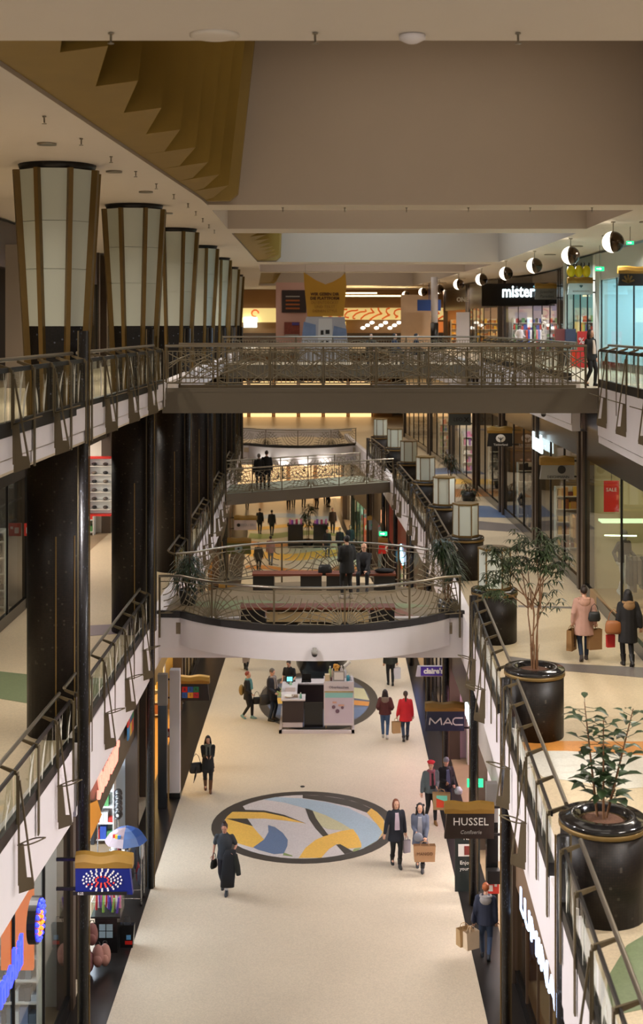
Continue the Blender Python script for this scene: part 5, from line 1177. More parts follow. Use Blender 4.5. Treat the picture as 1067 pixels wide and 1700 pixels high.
# far ground floor stall with black counters and a tall plant
for k, (x0, x1) in enumerate(((478, 503), (520, 544))):
    a, b = P(x0, 900, 84).x, P(x1, 900, 84).x
    t = thing('stall_counter', 'black counter of the far stall, on the ' + ('column' if k == 0 else 'planter') + ' side of the tall plant', 'counter', ((a + b) / 2, 84, 0), 0, 'counters of the far stall'); m = MB(); m.box((0, 0, .7), (b - a, .8, 1.4)); part('body', m, m_blackgl, t, False); m = MB(); m.box((0, 0, 1.43), (b - a + .1, .9, .06)); part('counter_top', m, m_dark, t, False)
    m = MB(); r = random.Random(k)
    for q in range(6): m.box((-.35 + .14 * q, 0, 1.46 + .12), (.11, .2, r.uniform(.15, .4)), r.uniform(-.3, .3), q % 5)
    part('goods', m, THEMES['pink'], t, False, kind='stuff')
dracaena(P(511, 900, 84.3).x, 84.3, 0, 2.9, 50, 'tall bushy plant between the black counters of the far stall', .4)
# ------------------------------------------------------------------ kiosk
K = thing('kiosk', 'open sales kiosk with white counters on a grey tray in the emblem', 'kiosk', (-.3, 47.0, 0)); m_kw = M('kiosk_white', (206, 198, 200), .45); m_kd = M('kiosk_brown', (50, 38, 36), .45)
kx = lambda x, D_: (x - CX) * D_ / F
def kbox(nm, x0, x1, y, d, z0, z1, mat): return part(nm, MB().box(((x0 + x1) / 2, y + d / 2, (z0 + z1) / 2), (x1 - x0, d, z1 - z0)), mat, K)
kbox('tray', kx(463, 45.7), kx(588, 45.7), 45.6, .12, .0, .1, m_kw); kbox('tray', kx(463, 45.7), kx(463, 45.7) + .1, 45.6, 3.0, 0, .1, m_kw); kbox('tray', kx(588, 45.7) - .1, kx(588, 45.7), 45.6, 3.0, 0, .1, m_kw)
kbox('counter_front', -1.36, -.62, 45.95, .5, .28, 1.05, m_kd); kbox('counter_foot', -1.34, -.66, 45.98, .46, .1, .28, m_kw); kbox('counter_top', -1.4, -.56, 45.85, .7, 1.05, 1.1, m_kw)
kbox('side_counter', -1.38, -.9, 46.6, 1.5, .1, 1.05, m_kd); kbox('counter_top', -1.42, -.86, 46.55, 1.6, 1.05, 1.1, m_kw); kbox('back_counter', -.9, .1, 48.2, .5, .1, 1.0, m_kd); kbox('counter_top', -.95, .15, 48.1, .65, 1.0, 1.05, m_kw)
kbox('black_panel', -.6, .05, 46.0, .08, .1, .95, m_blackgl)
kbox('display_cabinet', .08, 1.12, 45.8, .8, .22, 1.72, m_kw)
kbox('gold_line', .1, 1.1, 45.785, .015, 1.36, 1.41, M('kiosk_gold', (176, 160, 120), .5)); kbox('poster_teal', .12, 1.08, 45.785, .012, 1.18, 1.35, M('poster_teal', (140, 196, 190), .5)); kbox('poster_sheet', .12, 1.08, 45.788, .012, .3, 1.18, M('poster_mauve', (196, 184, 196), .5, noise=.06, scale=3))
part('poster_figures', merge(disc(.42, 45.78, .86, .06), disc(.55, 45.78, .72, .07), disc(.72, 45.78, .84, .05)), M('poster_brown', (110, 84, 100), .5), K); part('poster_marks', merge(rect(.45, 45.78, 1.02, .14, .06), rect(.68, 45.78, .92, .2, .06)), M('poster_peach', (206, 160, 140), .5), K)
part('lettering', T('Oberkasshua', .13, .6, 45.78, 1.54), M('kiosk_ink', (120, 112, 124), .5), K)
for x in (.16, 1.04): part('foot', MB().lathe([(.03, 0), (.03, .22)], 8, (x, 45.95, .0)), m_rail, K)
def small(name, mb, mat, label, cat='box', group=None): return solo(name, mb, mat, label, cat, group)
t = thing('picture_frame', 'white framed card standing on the kiosk cabinet', 'frame', (.6, 45.95, 1.72)); part('frame', MB().box((0, 0, .17), (.4, .03, .34)), m_ltrg, t, False); part('card', rect(0, -.016, .17, .32, .26), m_ltr, t, False)
def bottle(x, y, z, r, h, c, label):
    t = thing('bottle', label, 'bottle', (x, y, z)); m = MB(); m.lathe([(r, 0), (r, h * .7), (r * .5, h * .8), (r * .4, h * .85)], 10); part('body', m, M('bottle_%d_%d_%d' % c, c, .3), t, False); m = MB(); m.lathe([(r * .5, h * .85), (r * .5, h)], 8); part('cap', m, m_ltr, t, False)
for k, (x, y, r, h, c, l) in enumerate(((.30, 46.3, .05, .42, (180, 200, 150), 'tall pale green bottle on the kiosk cabinet'), (.38, 46.45, .04, .3, (220, 200, 190), 'small cream bottle on the kiosk cabinet beside the green one'), (.92, 45.98, .06, .24, (60, 150, 170), 'teal bottle on the kiosk cabinet corner'), (1.03, 46.02, .05, .2, (220, 220, 225), 'white bottle on the kiosk cabinet corner'), (.7, 46.45, .05, .4, (216, 214, 216), 'tall white bottle behind the framed card'), (.82, 46.35, .05, .36, (206, 206, 210), 'greyish white bottle behind the teal bottle'), (-.72, 46.0, .04, .2, (120, 180, 160), 'mint green bottle on the low kiosk counter'), (-1.1, 47.3, .05, .26, (150, 200, 170), 'mint green bottle on the long side counter'))): bottle(x, y, 1.72 if x > 0 else 1.1, r, h, c, l)
small('cream_box', MB().box((.2, 46.0, 1.83), (.17, .2, .22)), M('box_cream', (206, 186, 150), .6), 'cream carton at the cabinet corner of the kiosk'); small('brown_box', MB().box((.34, 45.98, 1.78), (.08, .1, .12)), M('box_brown', (110, 84, 80), .6), 'small brown carton beside the framed card on the kiosk')
m = MB(); [m.ell((.52 + .07 * math.cos(a), 46.35 + .05 * math.sin(a), 2.12 + .05 * math.sin(2 * a)), (.06, .05, .05), 8, 6) for a in (0, 1.3, 2.6, 3.9, 5.2)]; m.lathe([(.06, 1.72), (.07, 2.1)], 10, (.52, 46.35, 0)); small('flower_pot', m, M('flower_orange', (206, 150, 60), .6), 'orange flower bunch in a vase on the kiosk cabinet', 'flowers')
m = MB(); m.tube([(.8, 46.4, 2.1), (1.0, 46.4, 2.28)], .06, 8); small('paper_roll', m, m_ltr, 'white roll lying on bottles of the kiosk cabinet', 'roll')
m = MB(); m.lathe([(.06, 0), (.15, .05), (.17, .08), (.155, .08), (.06, .02)], 18, (-1.13, 46.1, 1.1)); small('white_bowl', m, m_ltr, 'white bowl on the low kiosk counter', 'bowl')
m = MB(); m.box((-.93, 46.15, 1.14), (.22, .14, .08)); small('tray_box', m, M('box_tan', (160, 140, 120), .6), 'small tan tray of testers on the low kiosk counter', 'tray')
m = MB(); m.box((-1.1, 47.0, 1.17), (.35, .3, .14)); small('white_carton', m, m_kw, 'white carton on the long side counter of the kiosk')
t = thing('laptop', 'open dark laptop on the back counter of the kiosk', 'laptop', (-.55, 48.35, 1.05)); part('keyboard', MB().box((0, 0, .01), (.34, .24, .02)), m_dark, t, False); part('screen', MB().box((0, .13, .13), (.34, .02, .24)), m_dark, t, False)
t = thing('till_screen', 'small glowing till screen at the kiosk counter', 'screen', (-1.15, 47.9, 1.1)); part('housing', MB().box((0, 0, .16), (.26, .05, .24)), m_dark, t, False); part('screen', rect(0, -.026, .17, .2, .16), M('till_glow', (120, 220, 220), .4, emit=1.2), t, False); part('stand', MB().lathe([(.08, 0), (.02, .02), (.02, .06)], 10), m_dark, t, False)
t = thing('round_tub', 'huge black round planter tub at the rear of the emblem', 'planter', (0, 53.0, 0)); m = MB(); m.lathe([(.75, 0), (1.0, .5), (1.12, 1.3), (1.14, 1.36), (1.06, 1.36), (1.02, 1.25), (.05, 1.25)], 32); part('tub', m, m_blackgl, t, False); m = MB(); m.lathe([(1.02, 1.26), (.5, 1.3), (.02, 1.32)], 20); part('soil', m, m_soil, t, False)

# ------------------------------------------------------------------ souvenir shop goods on the walkway
t = thing('umbrella', 'open blue and pink souvenir umbrella on top of the trolley rack', 'umbrella', (-4.72, 32.0, 1.45)); m = MB(); N = 16
for k in range(8):
    a0, a1 = 2 * math.pi * k / 8, 2 * math.pi * (k + 1) / 8; m = MB(); rows = []
    for r_, z_ in ((.02, .48), (.22, .44), (.4, .33), (.52, .16)): rows.append([(r_ * math.cos(a0 + (a1 - a0) * j / 2) * (1 - (.05 if j == 1 else 0)), r_ * math.sin(a0 + (a1 - a0) * j / 2) * (1 - (.05 if j == 1 else 0)), z_) for j in range(3)])
    for A_, B_ in zip(rows[:-1], rows[1:]): m.strip(A_, B_, 0 if r_ < .3 else 0)
    part('gore', m, M('umb_blue', (36, 78, 150), .5, noise=.3, scale=4) if k not in (4, 5, 6) else M('umb_mid', (80, 108, 156), .5, noise=.3, scale=4) if k == 6 else M('umb_pink', (140, 118, 120), .5, noise=.25, scale=5), t, False)
m = MB(); m.tube([(0, 0, -.3), (0, 0, .52)], .01, 6); part('shaft', m, m_wire, t, False)
for k, a in enumerate((4.0, 4.2, 4.4)): m = MB(); q = Vector((.36 * math.cos(a), .36 * math.sin(a), .37)); m.box(q, (.07, .05, .08)); part('tile_print', m, M('umb_tile%d' % k, ((200, 50, 40), (230, 190, 50), (60, 120, 190))[k], .5), t, False)
t = thing('trolley_rack', 'wire trolley rack hung with dark bags and scarves under the umbrella', 'rack', (-4.66, 32.3, 0)); m = MB()
for sx in (-.3, .3):
    for sy in (-.25, .25): m.tube([(sx, sy, .1), (sx, sy, 1.5)], .014, 6)
for z in (.18, .8, 1.5): m.tube([(-.3, -.25, z), (.3, -.25, z), (.3, .25, z), (-.3, .25, z), (-.3, -.25, z)], .012, 5)
part('frame', m, m_wire, t, False)
for sx in (-.3, .3):
    for sy in (-.25, .25): m = MB(); m.ell((sx, sy, .06), (.03, .06, .06), 10, 6); part('wheel', m, m_dark, t, False)
r = random.Random(6)
for k in range(14):
    x, y = ((-.28 + .09 * (k % 7)), -.29 if k < 7 else .1); h = r.uniform(.3, .6); z = 1.4 if k % 2 else .95; m = MB(); m.ell((x, y, z - h / 2), (.055, .07, h / 2), 8, 6); part('hanging_bag', m, M('bagc_%d' % (k % 5), ((26, 30, 44), (50, 54, 70), (120, 30, 40), (180, 180, 186), (20, 22, 26))[k % 5], .6), t, False)
t = thing('bargain_bin', 'clear bin of colourful umbrellas on a black pedestal by the souvenir shop', 'bin', (-4.82, 29.9, 0)); m = MB(); m.box((0, 0, .4), (.5, .5, .8)); part('pedestal', m, m_blackgl, t, False); m = MB()
for s in ((0, -.3), (0, .3)): m.box((s[0], s[1], 1.0), (.64, .015, .34))
for s in (-.32, .32): m.box((s, 0, 1.0), (.015, .6, .34))
part('clear_wall', m, m_rglass, t, False); m = MB(); m.box((0, 0, .82), (.66, .62, .04)); part('tray', m, m_dark, t, False)
for k in range(16): m = MB(); a = Vector((-.26 + .035 * k, r.uniform(-.2, .2), .86)); m.tube([a, a + Vector((r.uniform(-.05, .05), r.uniform(-.06, .06), r.uniform(.3, .45)))], [.03, .02], 6); part('umbrella_stick', m, M('stick_%d' % (k % 6), ((210, 40, 50), (240, 240, 240), (120, 80, 190), (230, 120, 180), (40, 60, 140), (160, 190, 90))[k % 6], .5), t, False)
for k in range(4): part('tile_print', rect((k % 2 - .5) * .16, -.255, .5 + (.5 - k // 2) * .16, .14, .14), M('ped_tile', (130, 150, 160), .5), t, False)
def backpack(x, y, z, c, label):
    t = thing('backpack', label, 'backpack', (x, y, z), 0, 'bags hung beside the souvenir shop'); m = MB(); m.ell((0, 0, .22), (.13, .11, .25), 12, 8); part('body', m, M('pack_%d_%d_%d' % c, c, .6), t, False); m = MB(); m.ell((0, -.09, .16), (.1, .05, .12), 10, 6); part('pocket', m, M('pack_%d_%d_%d' % c, c, .6), t, False); m = MB(); m.tube([(-.05, 0, .45), (-.03, 0, .52), (.03, 0, .52), (.05, 0, .45)], .01, 5); part('strap', m, m_dark, t, False)
for i, (x, y, z, c) in enumerate(((-5.0, 28.9, .55, (120, 74, 70)), (-4.85, 28.75, .15, (150, 104, 96)), (-5.05, 28.7, .05, (110, 66, 66)), (-4.72, 28.9, .1, (170, 124, 112)))): backpack(x, y, z, c, ('brownish backpack hung highest beside the souvenir shop post', 'dusty pink backpack hung low beside the souvenir shop post', 'dark wine backpack lowest beside the souvenir shop post', 'light pink backpack hung nearest the walkway')[i])
t = thing('black_bag', 'black bag with small red and blue tiles standing by the bargain bin', 'bag', (-4.4, 30.0, 0)); m = MB(); m.loft([[(-.14, -.1, 0), (.14, -.1, 0), (.14, .1, 0), (-.14, .1, 0)], [(-.17, -.08, .5), (.17, -.08, .5), (.17, .08, .5), (-.17, .08, .5)]], 0, False); part('body', m, m_blackgl, t, False); part('red_tile', rect(.05, -.1, .12, .16, .08), m_red, t, False); part('blue_tile', rect(.05, -.1, .24, .1, .1), M('tile_sky', (90, 150, 200), .5), t, False); m = MB(); m.tube([(-.08, 0, .5), (-.06, 0, .66), (.06, 0, .66), (.08, 0, .5)], .01, 5); part('handle', m, m_dark, t, False)
for k in range(5):
    x, y = -5.15 - .06 * k, 33.6 + .38 * k; t = thing('cap_stand', f'black cap on a stand inside the souvenir shop, {ORD[k]} of the row', 'cap', (x, y, 1.55), 0, 'caps in the souvenir shop'); m = MB(); m.ell((0, 0, .1), (.12, .14, .12), 10, 6); part('crown', m, m_black, t, False); m = MB(); m.ell((0, -.15, .06), (.09, .12, .02), 10, 4); part('visor', m, m_black, t, False); part('badge', disc(0, -.145, .12, .04, 10), m_ltr, t, False); m = MB(); m.tube([(0, 0, 0), (0, 0, -1.5)], .02, 6); part('stand', m, m_wire, t, False)
for k in range(5):
    t = thing('plush_toy', f'white plush toy on the souvenir shelf, {ORD[k]} from the front', 'plush toy', (-5.0 - .02 * k, 31.2 + .33 * k, 1.0), 0, 'plush toys at the souvenir front'); m = MB(); m.ell((0, 0, .1), (.11, .1, .12), 10, 7); part('body', m, m_ltr, t, False); m = MB(); m.ell((0, -.05, .25), (.08, .08, .08), 10, 7); part('head', m, m_ltr, t, False)
    for s in (-1, 1): m = MB(); m.ell((s * .06, -.04, .32), (.03, .02, .03), 8, 5); part('ear', m, m_ltrg, t, False)
m = MB(); m.box((-5.05, 31.9, .5), (.34, 2.2, .98)); t = solo('souvenir_counter', m, m_shelf, 'white low display counter along the souvenir shop front', 'counter')
t = thing('hanging_scarf', 'bright green scarf hanging at the souvenir shop entrance', 'scarf', (-5.1, 30.9, 1.0)); m = MB(); m.loft([[(-.06, -.03, .0), (.06, -.03, 0), (.06, .03, 0), (-.06, .03, 0)], [(-.04, -.02, .7), (.04, -.02, .7), (.04, .02, .7), (-.04, .02, .7)]]); part('cloth', m, M('scarf_green', (90, 200, 90), .7), t, False)
# suitcases and toys by the upper shop, red shelf
t = thing('red_framed_shelf', 'white shelf of shoes with red frame seen between the columns', 'shelf', (-7.95, 47.6, L1)); m = MB(); m.box((0, .2, 1.95), (.8, .04, 2.1)); part('back_panel', m, M('shelf_lit', (226, 226, 220), .5, emit=.12), t, False)
m = MB(); m.box((0, .0, .95), (.84, .4, .06)); m.box((0, 0, 3.0), (.84, .4, .06)); m.box((-.42, 0, 1.97), (.05, .4, 2.1)); part('red_frame', m, m_red, t, False)
for k in range(6):
    m = MB(); m.box((0, 0, 1.15 + .31 * k), (.76, .34, .02)); b = part('shelf_board', m, m_shelf, t, False)
    for s in (-.2, .2): m = MB(); m.ell((s, -.02, 1.22 + .31 * k), (.1, .14, .06), 8, 5); part('shoe', m, THEMES['dark'][(k + (s > 0)) % 5], b, False)
def suitcase(x, y, z, c, label):
    t = thing('suitcase', label, 'suitcase', (x, y, z)); m = MB(); m.box((0, 0, .36), (.45, .25, .66)); part('shell', m, M('case_%d_%d_%d' % c, c, .4), t, False); m = MB(); m.tube([(-.1, 0, .69), (-.1, 0, .9), (.1, 0, .9), (.1, 0, .69)], .012, 5); part('handle', m, m_wire, t, False)
    for s in (-.17, .17): m = MB(); m.ell((s, 0, .03), (.02, .03, .03), 8, 5); part('wheel', m, m_dark, t, False)
suitcase(11.0, 58.6, L2 + .9, (60, 66, 90), 'slate blue suitcase high in the upper shop with the white and gold sign'); suitcase(10.6, 58.9, L2 + .9, (110, 60, 60), 'dull red suitcase beside the slate blue one'); suitcase(10.7, 55.6, L2, (220, 70, 40), 'orange suitcase standing before the upper shop'); suitcase(10.2, 56.0, L2, (40, 40, 46), 'black suitcase standing before the upper shop'); suitcase(10.95, 57.0, L2, (200, 60, 40), 'red orange suitcase deeper before the upper shop')
m = MB(); m.box((10.8, 58.75, L2 + .85), (1.4, .5, .08)); solo('suitcase_shelf', m, m_shelf, 'white shelf carrying two suitcases in the upper shop', 'shelf')
t = thing('sale_stand', 'red stand up sign beside the bright white upper shop', 'sign', (10.75, 54.6, L2)); part('sheet', MB().box((0, 0, .75), (.42, .06, 1.5)), m_red, t, False); part('percent', T('%', .36, -.05, -.04, 1.1), m_ltr, t, False)
for i in range(3):
    t = thing('yellow_balloon_figure', f'yellow and black toy figure above the upper shop sign, {ORD[i]}', 'toy', (10.35 + .32 * i, 55.0, 16.04), 0, 'yellow toys over the upper sign'); m = MB(); m.ell((0, 0, .25), (.18, .16, .25), 10, 8); part('body', m, M('toy_yellow', (230, 210, 30), .5), t, False); m = MB(); [m.ell((s * .1, 0, .52), (.04, .03, .1), 8, 5) for s in (-1, 1)]; part('ears', m, m_black, t, False)
# dark portal panels on the upper column side
m = MB(); m.box((-8.45, 37.0, 14.3), (.7, .2, 4.0)); solo('portal_panel', m, M('portal_white', (170, 160, 150), .5), 'tall pale panel of the upper portal behind the first column', 'panel')
# ------------------------------------------------------------------ people
m_skin = M('skin_fair', (206, 160, 134), .55); m_eye = M('eye_dark', (40, 30, 26), .3); m_lip = M('lip', (170, 90, 84), .5)
_rm_ob = None
def remesh(mb, vox, smooth=3):
    me = mb.mesh('body'); ob = bpy.data.objects.new('body_tmp', me); COL.objects.link(ob)
    a = ob.modifiers.new('r', 'REMESH'); a.mode = 'VOXEL'; a.voxel_size = vox; a.use_smooth_shade = True
    if smooth: b = ob.modifiers.new('s', 'SMOOTH'); b.factor = .5; b.iterations = smooth
    dg = bpy.context.evaluated_depsgraph_get(); out = bpy.data.meshes.new_from_object(ob.evaluated_get(dg))
    o = MB(); o.add([v.co.to_tuple() for v in out.vertices], [tuple(p.vertices) for p in out.polygons], 0, True)
    bpy.data.objects.remove(ob); bpy.data.meshes.remove(me); bpy.data.meshes.remove(out)
    return o
def ring(c, rx, ry, n=12, R=None):
    R = R or Matrix.Identity(3); c = Vector(c)
    return [c + R @ Vector((rx * math.cos(2 * math.pi * k / n), ry * math.sin(2 * math.pi * k / n), 0)) for k in range(n)]
def limb(mb, pts, rs, n=10):
    mb.tube(pts, rs, n)
    for p, r_ in zip(pts, rs): mb.ell(p, (r_, r_, r_), 10, 6)
def ik(A, Tt, l1, l2, hint):
    A, Tt = Vector(A), Vector(Tt); d = Tt - A; L_ = min(d.length, (l1 + l2) * .995); d = d.normalized(); Tt = A + d * L_
    a = (l1 * l1 - l2 * l2 + L_ * L_) / (2 * L_); h = math.sqrt(max(l1 * l1 - a * a, 0)); hv = Vector(hint); hv = (hv - d * hv.dot(d)).normalized()
    return A + d * a + hv * h, Tt

def person(label, x, y, z, face=0, h=1.70, legs=('stand', .0), armR=None, armL=None, lean=0.0, head_turn=0.0, head_down=0.0, hair=('short', (40, 28, 20)), top=dict(c=(30, 30, 34), hem=.8, sl='long'), bottom=(30, 32, 40), shoes=(24, 22, 22), boots=None, inner=None, scarf=None, hat=None, hood=None, socks=None, skirt=None, vox=.02, shadow=None, sleeve_c=None, glasses=False, skin=None, group=None, wide=1.0):
    """faces -Y when face = 0 (degrees, counter-clockwise seen from above); person's own right hand is at -X then"""
    s = h / 1.75; t = thing('person', label, 'person', (x, y, z), math.radians(face), group); sk = m_skin if skin is None else M('skin_%d_%d_%d' % skin, skin, .55)
    V = lambda *a: Vector(a) * s
    sit = legs[0] == 'sit'; hz = .52 if sit else .92
    rl = Matrix.Rotation(lean, 3, 'X'); piv = V(0, 0, hz + .03)
    up = lambda p: rl @ (Vector(p) - piv) + piv
    # legs
    hip = {1: V(.09, 0, hz), -1: V(-.09, 0, hz)}; ank = {}
    st = legs[1]
    if legs[0] == 'walk':
        ank = {1: V(.07, -st, .085), -1: V(-.07, st * 1.05, .085 + abs(st) * .35)}
        if st < 0: ank = {1: V(.07, -st * 1.05, .085 + abs(st) * .35), -1: V(-.07, st, .085)}
    elif sit: ank = {1: V(.13, -.42, .085), -1: V(-.13, -.40, .085)}
    else: ank = {1: V(.09 + st, -.02, .085), -1: V(-.09 - st, .02, .085)}
    knee = {}
    for k in (1, -1): knee[k], ank[k] = ik(hip[k], ank[k], .435 * s, .425 * s, (k * .1, -1, .3 if sit else 0))
    dz = hz - .92
    sh = {k: up(V(.175 * k * wide, 0, 1.405 + dz)) for k in (1, -1)}; el = {}; wr = {}
    for k, tg in ((1, armL), (-1, armR)):
        tg = up(V(*tg) + Vector((0, 0, dz * s))) if tg else up(V(.25 * k, -.03, .86 + dz))
        el[k], wr[k] = ik(sh[k], tg, .285 * s, .25 * s, (k * .35, 1, -.25))
    b = MB(); tz = lambda z_: z_ + dz
    tor = [(.86, .12, .09), (.93, .155, .11), (1.06, .13, .095), (1.2, .145, .10), (1.33, .16, .105), (1.41, .135, .085), (1.46, .065, .06), (1.52, .052, .055), (1.56, .05, .055)]
    b.loft([[up(p) for p in ring(V(0, .0, tz(a)), rx * s, ry * s)] for a, rx, ry in tor])
    for k in (1, -1):
        kn, an = knee[k], ank[k]; calf = kn.lerp(an, .35) + Vector((0, .012 * s, 0))
        limb(b, [hip[k], hip[k].lerp(kn, .5), kn, calf, an], [v * s for v in (.085, .072, .054, .052, .036)])
        limb(b, [sh[k], sh[k].lerp(el[k], .5), el[k], el[k].lerp(wr[k], .35), wr[k]], [v * s for v in (.05, .044, .037, .037, .026)])
        b.ell(an + Vector((0, -.05 * s, -.04 * s)), (.035 * s, .1 * s, .03 * s), 10, 6)
    b = remesh(b, vox * s)
    # hands
    for k in (1, -1):
        d = (wr[k] - el[k]).normalized(); sd = d.cross(Vector((0, 1, 0))); sd = sd.normalized() if sd.length > .1 else Vector((1, 0, 0)); cu = sd.cross(d)
        if cu.y > 0: cu = -cu
        Rm = Matrix((cu, sd, d)).transposed(); b.ell(wr[k] + d * .045 * s, (.016 * s, .038 * s, .052 * s), 8, 6, 0, Rm)
        for f, (o, ln) in enumerate(((-.028, .062), (-.010, .074), (.009, .07), (.027, .055))):
            p0 = wr[k] + d * .085 * s + sd * o * s; b.tube([p0, p0 + (d * .55 + cu * .15) * ln * s, p0 + (d * .85 + cu * .5) * ln * s], [.0085 * s, .008 * s, .006 * s], 5)
        p0 = wr[k] + d * .03 * s + sd * .032 * s * (-1); b.tube([p0, p0 + (d * .03 - sd * .026 + cu * .01) * s, p0 + (d * .06 - sd * .028 + cu * .025) * s], [.011 * s, .0095 * s, .007 * s], 5)
    # head
    hc = up(V(0, -.015, tz(1.635))); Rh = rl @ Matrix.Rotation(head_turn, 3, 'Z') @ Matrix.Rotation(head_down, 3, 'X'); H = lambda *a: hc + Rh @ (Vector(a) * s)
    prof = [(-.118, .022, .026, -.05), (-.10, .044, .048, -.04), (-.06, .061, .076, -.018), (-.02, .069, .090, -.008), (.02, .074, .098, 0), (.06, .073, .096, .005), (.09, .057, .077, .006), (.112, .03, .04, .004), (.119, .006, .008, .004)]
    b.loft([[H(rx * math.cos(q), ry * math.sin(q) + oy, z_) for q in [2 * math.pi * j / 16 for j in range(16)]] for z_, rx, ry, oy in prof])
    b.loft([[H(-.011, -.088, .015), H(.011, -.088, .015), H(0, -.1, .02)], [H(-.017, -.085, -.03), H(.017, -.085, -.03), H(0, -.124, -.028)], [H(-.012, -.085, -.04), H(.012, -.085, -.04), H(0, -.1, -.042)]])
    for k in (1, -1): b.ell(H(.075 * k, .005, -.005), (.012 * s, .022 * s, .032 * s), 8, 6, 0, Rh)
    body = part('body', b, sk, t, False)
    for k in (1, -1): e = MB(); e.ell(H(.03 * k, -.089, .012), (.014 * s, .008 * s, .008 * s), 8, 5, 0, Rh); part('eye', e, m_eye, t, False)
    e = MB(); e.ell(H(0, -.094, -.062), (.024 * s, .008 * s, .008 * s), 8, 5, 0, Rh); part('mouth', e, m_lip, t, False)
    # hair
    hs, hcl = hair; hm = M('hair_%d_%d_%d' % hcl, hcl, .6, noise=.25, scale=30)
    if hs != 'none':
        m = MB()
        if hs == 'bald': m.ell(H(0, .03, -.0), (.08 * s, .082 * s, .05 * s), 14, 8, 0, Rh)
        else: m.ell(H(0, .02, .035), (.085 * s, .103 * s, .098 * s), 16, 10, 0, Rh)
        if hs in ('long', 'curly'):
            for k in (1, -1): m.loft([[H(k * .06 + .03 * math.cos(q), .0 + .055 * math.sin(q), .06) for q in np.linspace(0, 6.28, 9)[:-1]], [H(k * .085 + .026 * math.cos(q), .015 + .06 * math.sin(q), -.06) for q in np.linspace(0, 6.28, 9)[:-1]], [H(k * .1 + .03 * math.cos(q), .01 + .055 * math.sin(q), -.2) for q in np.linspace(0, 6.28, 9)[:-1]], [H(k * .09 + .01 * math.cos(q), .0 + .02 * math.sin(q), -.3) for q in np.linspace(0, 6.28, 9)[:-1]]])
            m.ell(H(0, .07, -.1), (.1 * s, .05 * s, .2 * s), 12, 8, 0, Rh)
            if hs == 'curly':
                for q in range(14): a = q * 2.4; m.ell(H(.09 * math.cos(a), .05 + .05 * math.sin(a), .06 - .02 * q), (.035 * s,) * 3, 8, 5)
        if hs == 'bob':
            for k in (1, -1): m.ell(H(k * .075, .02, -.04), (.025 * s, .07 * s, .1 * s), 10, 7, 0, Rh)
            m.ell(H(0, .075, -.03), (.08 * s, .04 * s, .1 * s), 10, 7, 0, Rh)
        if hs == 'tail': m.tube([H(0, .11, .05), H(0, .15, 0), H(0, .14, -.12), H(0, .13, -.24)], [.03 * s, .04 * s, .035 * s, .012 * s], 8)
        if hs == 'bun': m.ell(H(0, .05, .13), (.045 * s, .045 * s, .04 * s), 10, 7)
        part('hair', m, hm, t, False)
    if hat:
        m = MB()
        if hat[0] == 'beret': m.ell(H(.0, .02, .085), (.115 * s, .12 * s, .05 * s), 14, 8, 0, Rh); m.ell(H(0, .01, .055), (.088 * s, .105 * s, .04 * s), 14, 6, 0, Rh)
        else: m.ell(H(0, .012, .05), (.092 * s, .112 * s, .1 * s), 14, 9, 0, Rh); m.lathe([(.0935 * s, 0), (.1 * s, .02 * s), (.0935 * s, .045 * s)], 14, H(0, .01, .03))
        part('hat', m, M('hat_%d_%d_%d' % hat[1], hat[1], .8), t, False)
    # trousers
    m = MB(); m.loft([[up(p) if a > .95 else p for p in ring(V(0, .0, tz(a)), rx * s, ry * s)] for a, rx, ry in ((.82, .12, .10), (.9, .175, .125), (.98, .165, .12), (1.04, .15, .11))])
    for k in (1, -1): kn, an = knee[k], ank[k]; e = an.lerp(kn, .1 if not socks else .22); limb(m, [hip[k], hip[k].lerp(kn, .5), kn, kn.lerp(an, .4), e], [v * s for v in (.1, .087, .068, .062, .052)])
    part('trousers', remesh(m, .02 * s), M('cloth_%d_%d_%d' % bottom, bottom, .8, noise=.15, scale=9), t, False)
    # shoes
    for k in (1, -1):
        an, kn = ank[k], knee[k]; hl = an.z > .1 * s and not sit; pitch = -.55 if hl else 0; Rf = Matrix.Rotation(-pitch, 3, 'X'); Q = lambda a, b_, c_: an + Rf @ (Vector((a, b_, c_)) * s); m = MB()
        m.loft([[Q(rx * math.cos(q), oy + ry * math.sin(q), z_) for q in np.linspace(0, 2 * math.pi, 13)[:-1]] for z_, rx, ry, oy in ((-.085, .045, .135, -.06), (-.06, .05, .14, -.06), (-.03, .046, .115, -.045), (.0, .044, .06, -.005), (.03, .044, .05, .0))])
        if boots: e = an.lerp(kn, boots); m.tube([an, an.lerp(e, .5), e], [.052 * s, .06 * s, .07 * s], 10)
        part('shoe', m, M('shoe_%d_%d_%d' % shoes, shoes, .45), t, False)
        if socks: m = MB(); m.tube([an, an.lerp(kn, .25)], [.046 * s, .05 * s], 10); part('sock', m, M('sock_%d' % socks[0], socks, .8), t, False)
    # upper garment
    tc = M('cloth_%d_%d_%d' % top['c'], top['c'], .8, noise=.15, scale=9); hem = top.get('hem', .86); fl = top.get('flare', 1.0); pf_ = top.get('puff', 0.0) + .010
    m = MB(); rows = []
    for a, rx, ry in ((hem, .20 * fl, .15 * fl), ((hem + 1.0) / 2 if hem < .95 else .98, .19, .14), (1.06, .165, .125), (1.2, .178, .13), (1.33, .19, .132), (1.41, .165, .11), (1.465, .09, .085), (1.5, .072, .072)):
        q = ring(V(0, 0, tz(a)), (rx + pf_) * s, (ry + pf_) * s)
        if sit and a < .95: q = [p + Vector((0, -.04 * s, 0)) for p in q]
        rows.append([up(p) if a > hz - .3 else p for p in q])
    m.loft(rows)
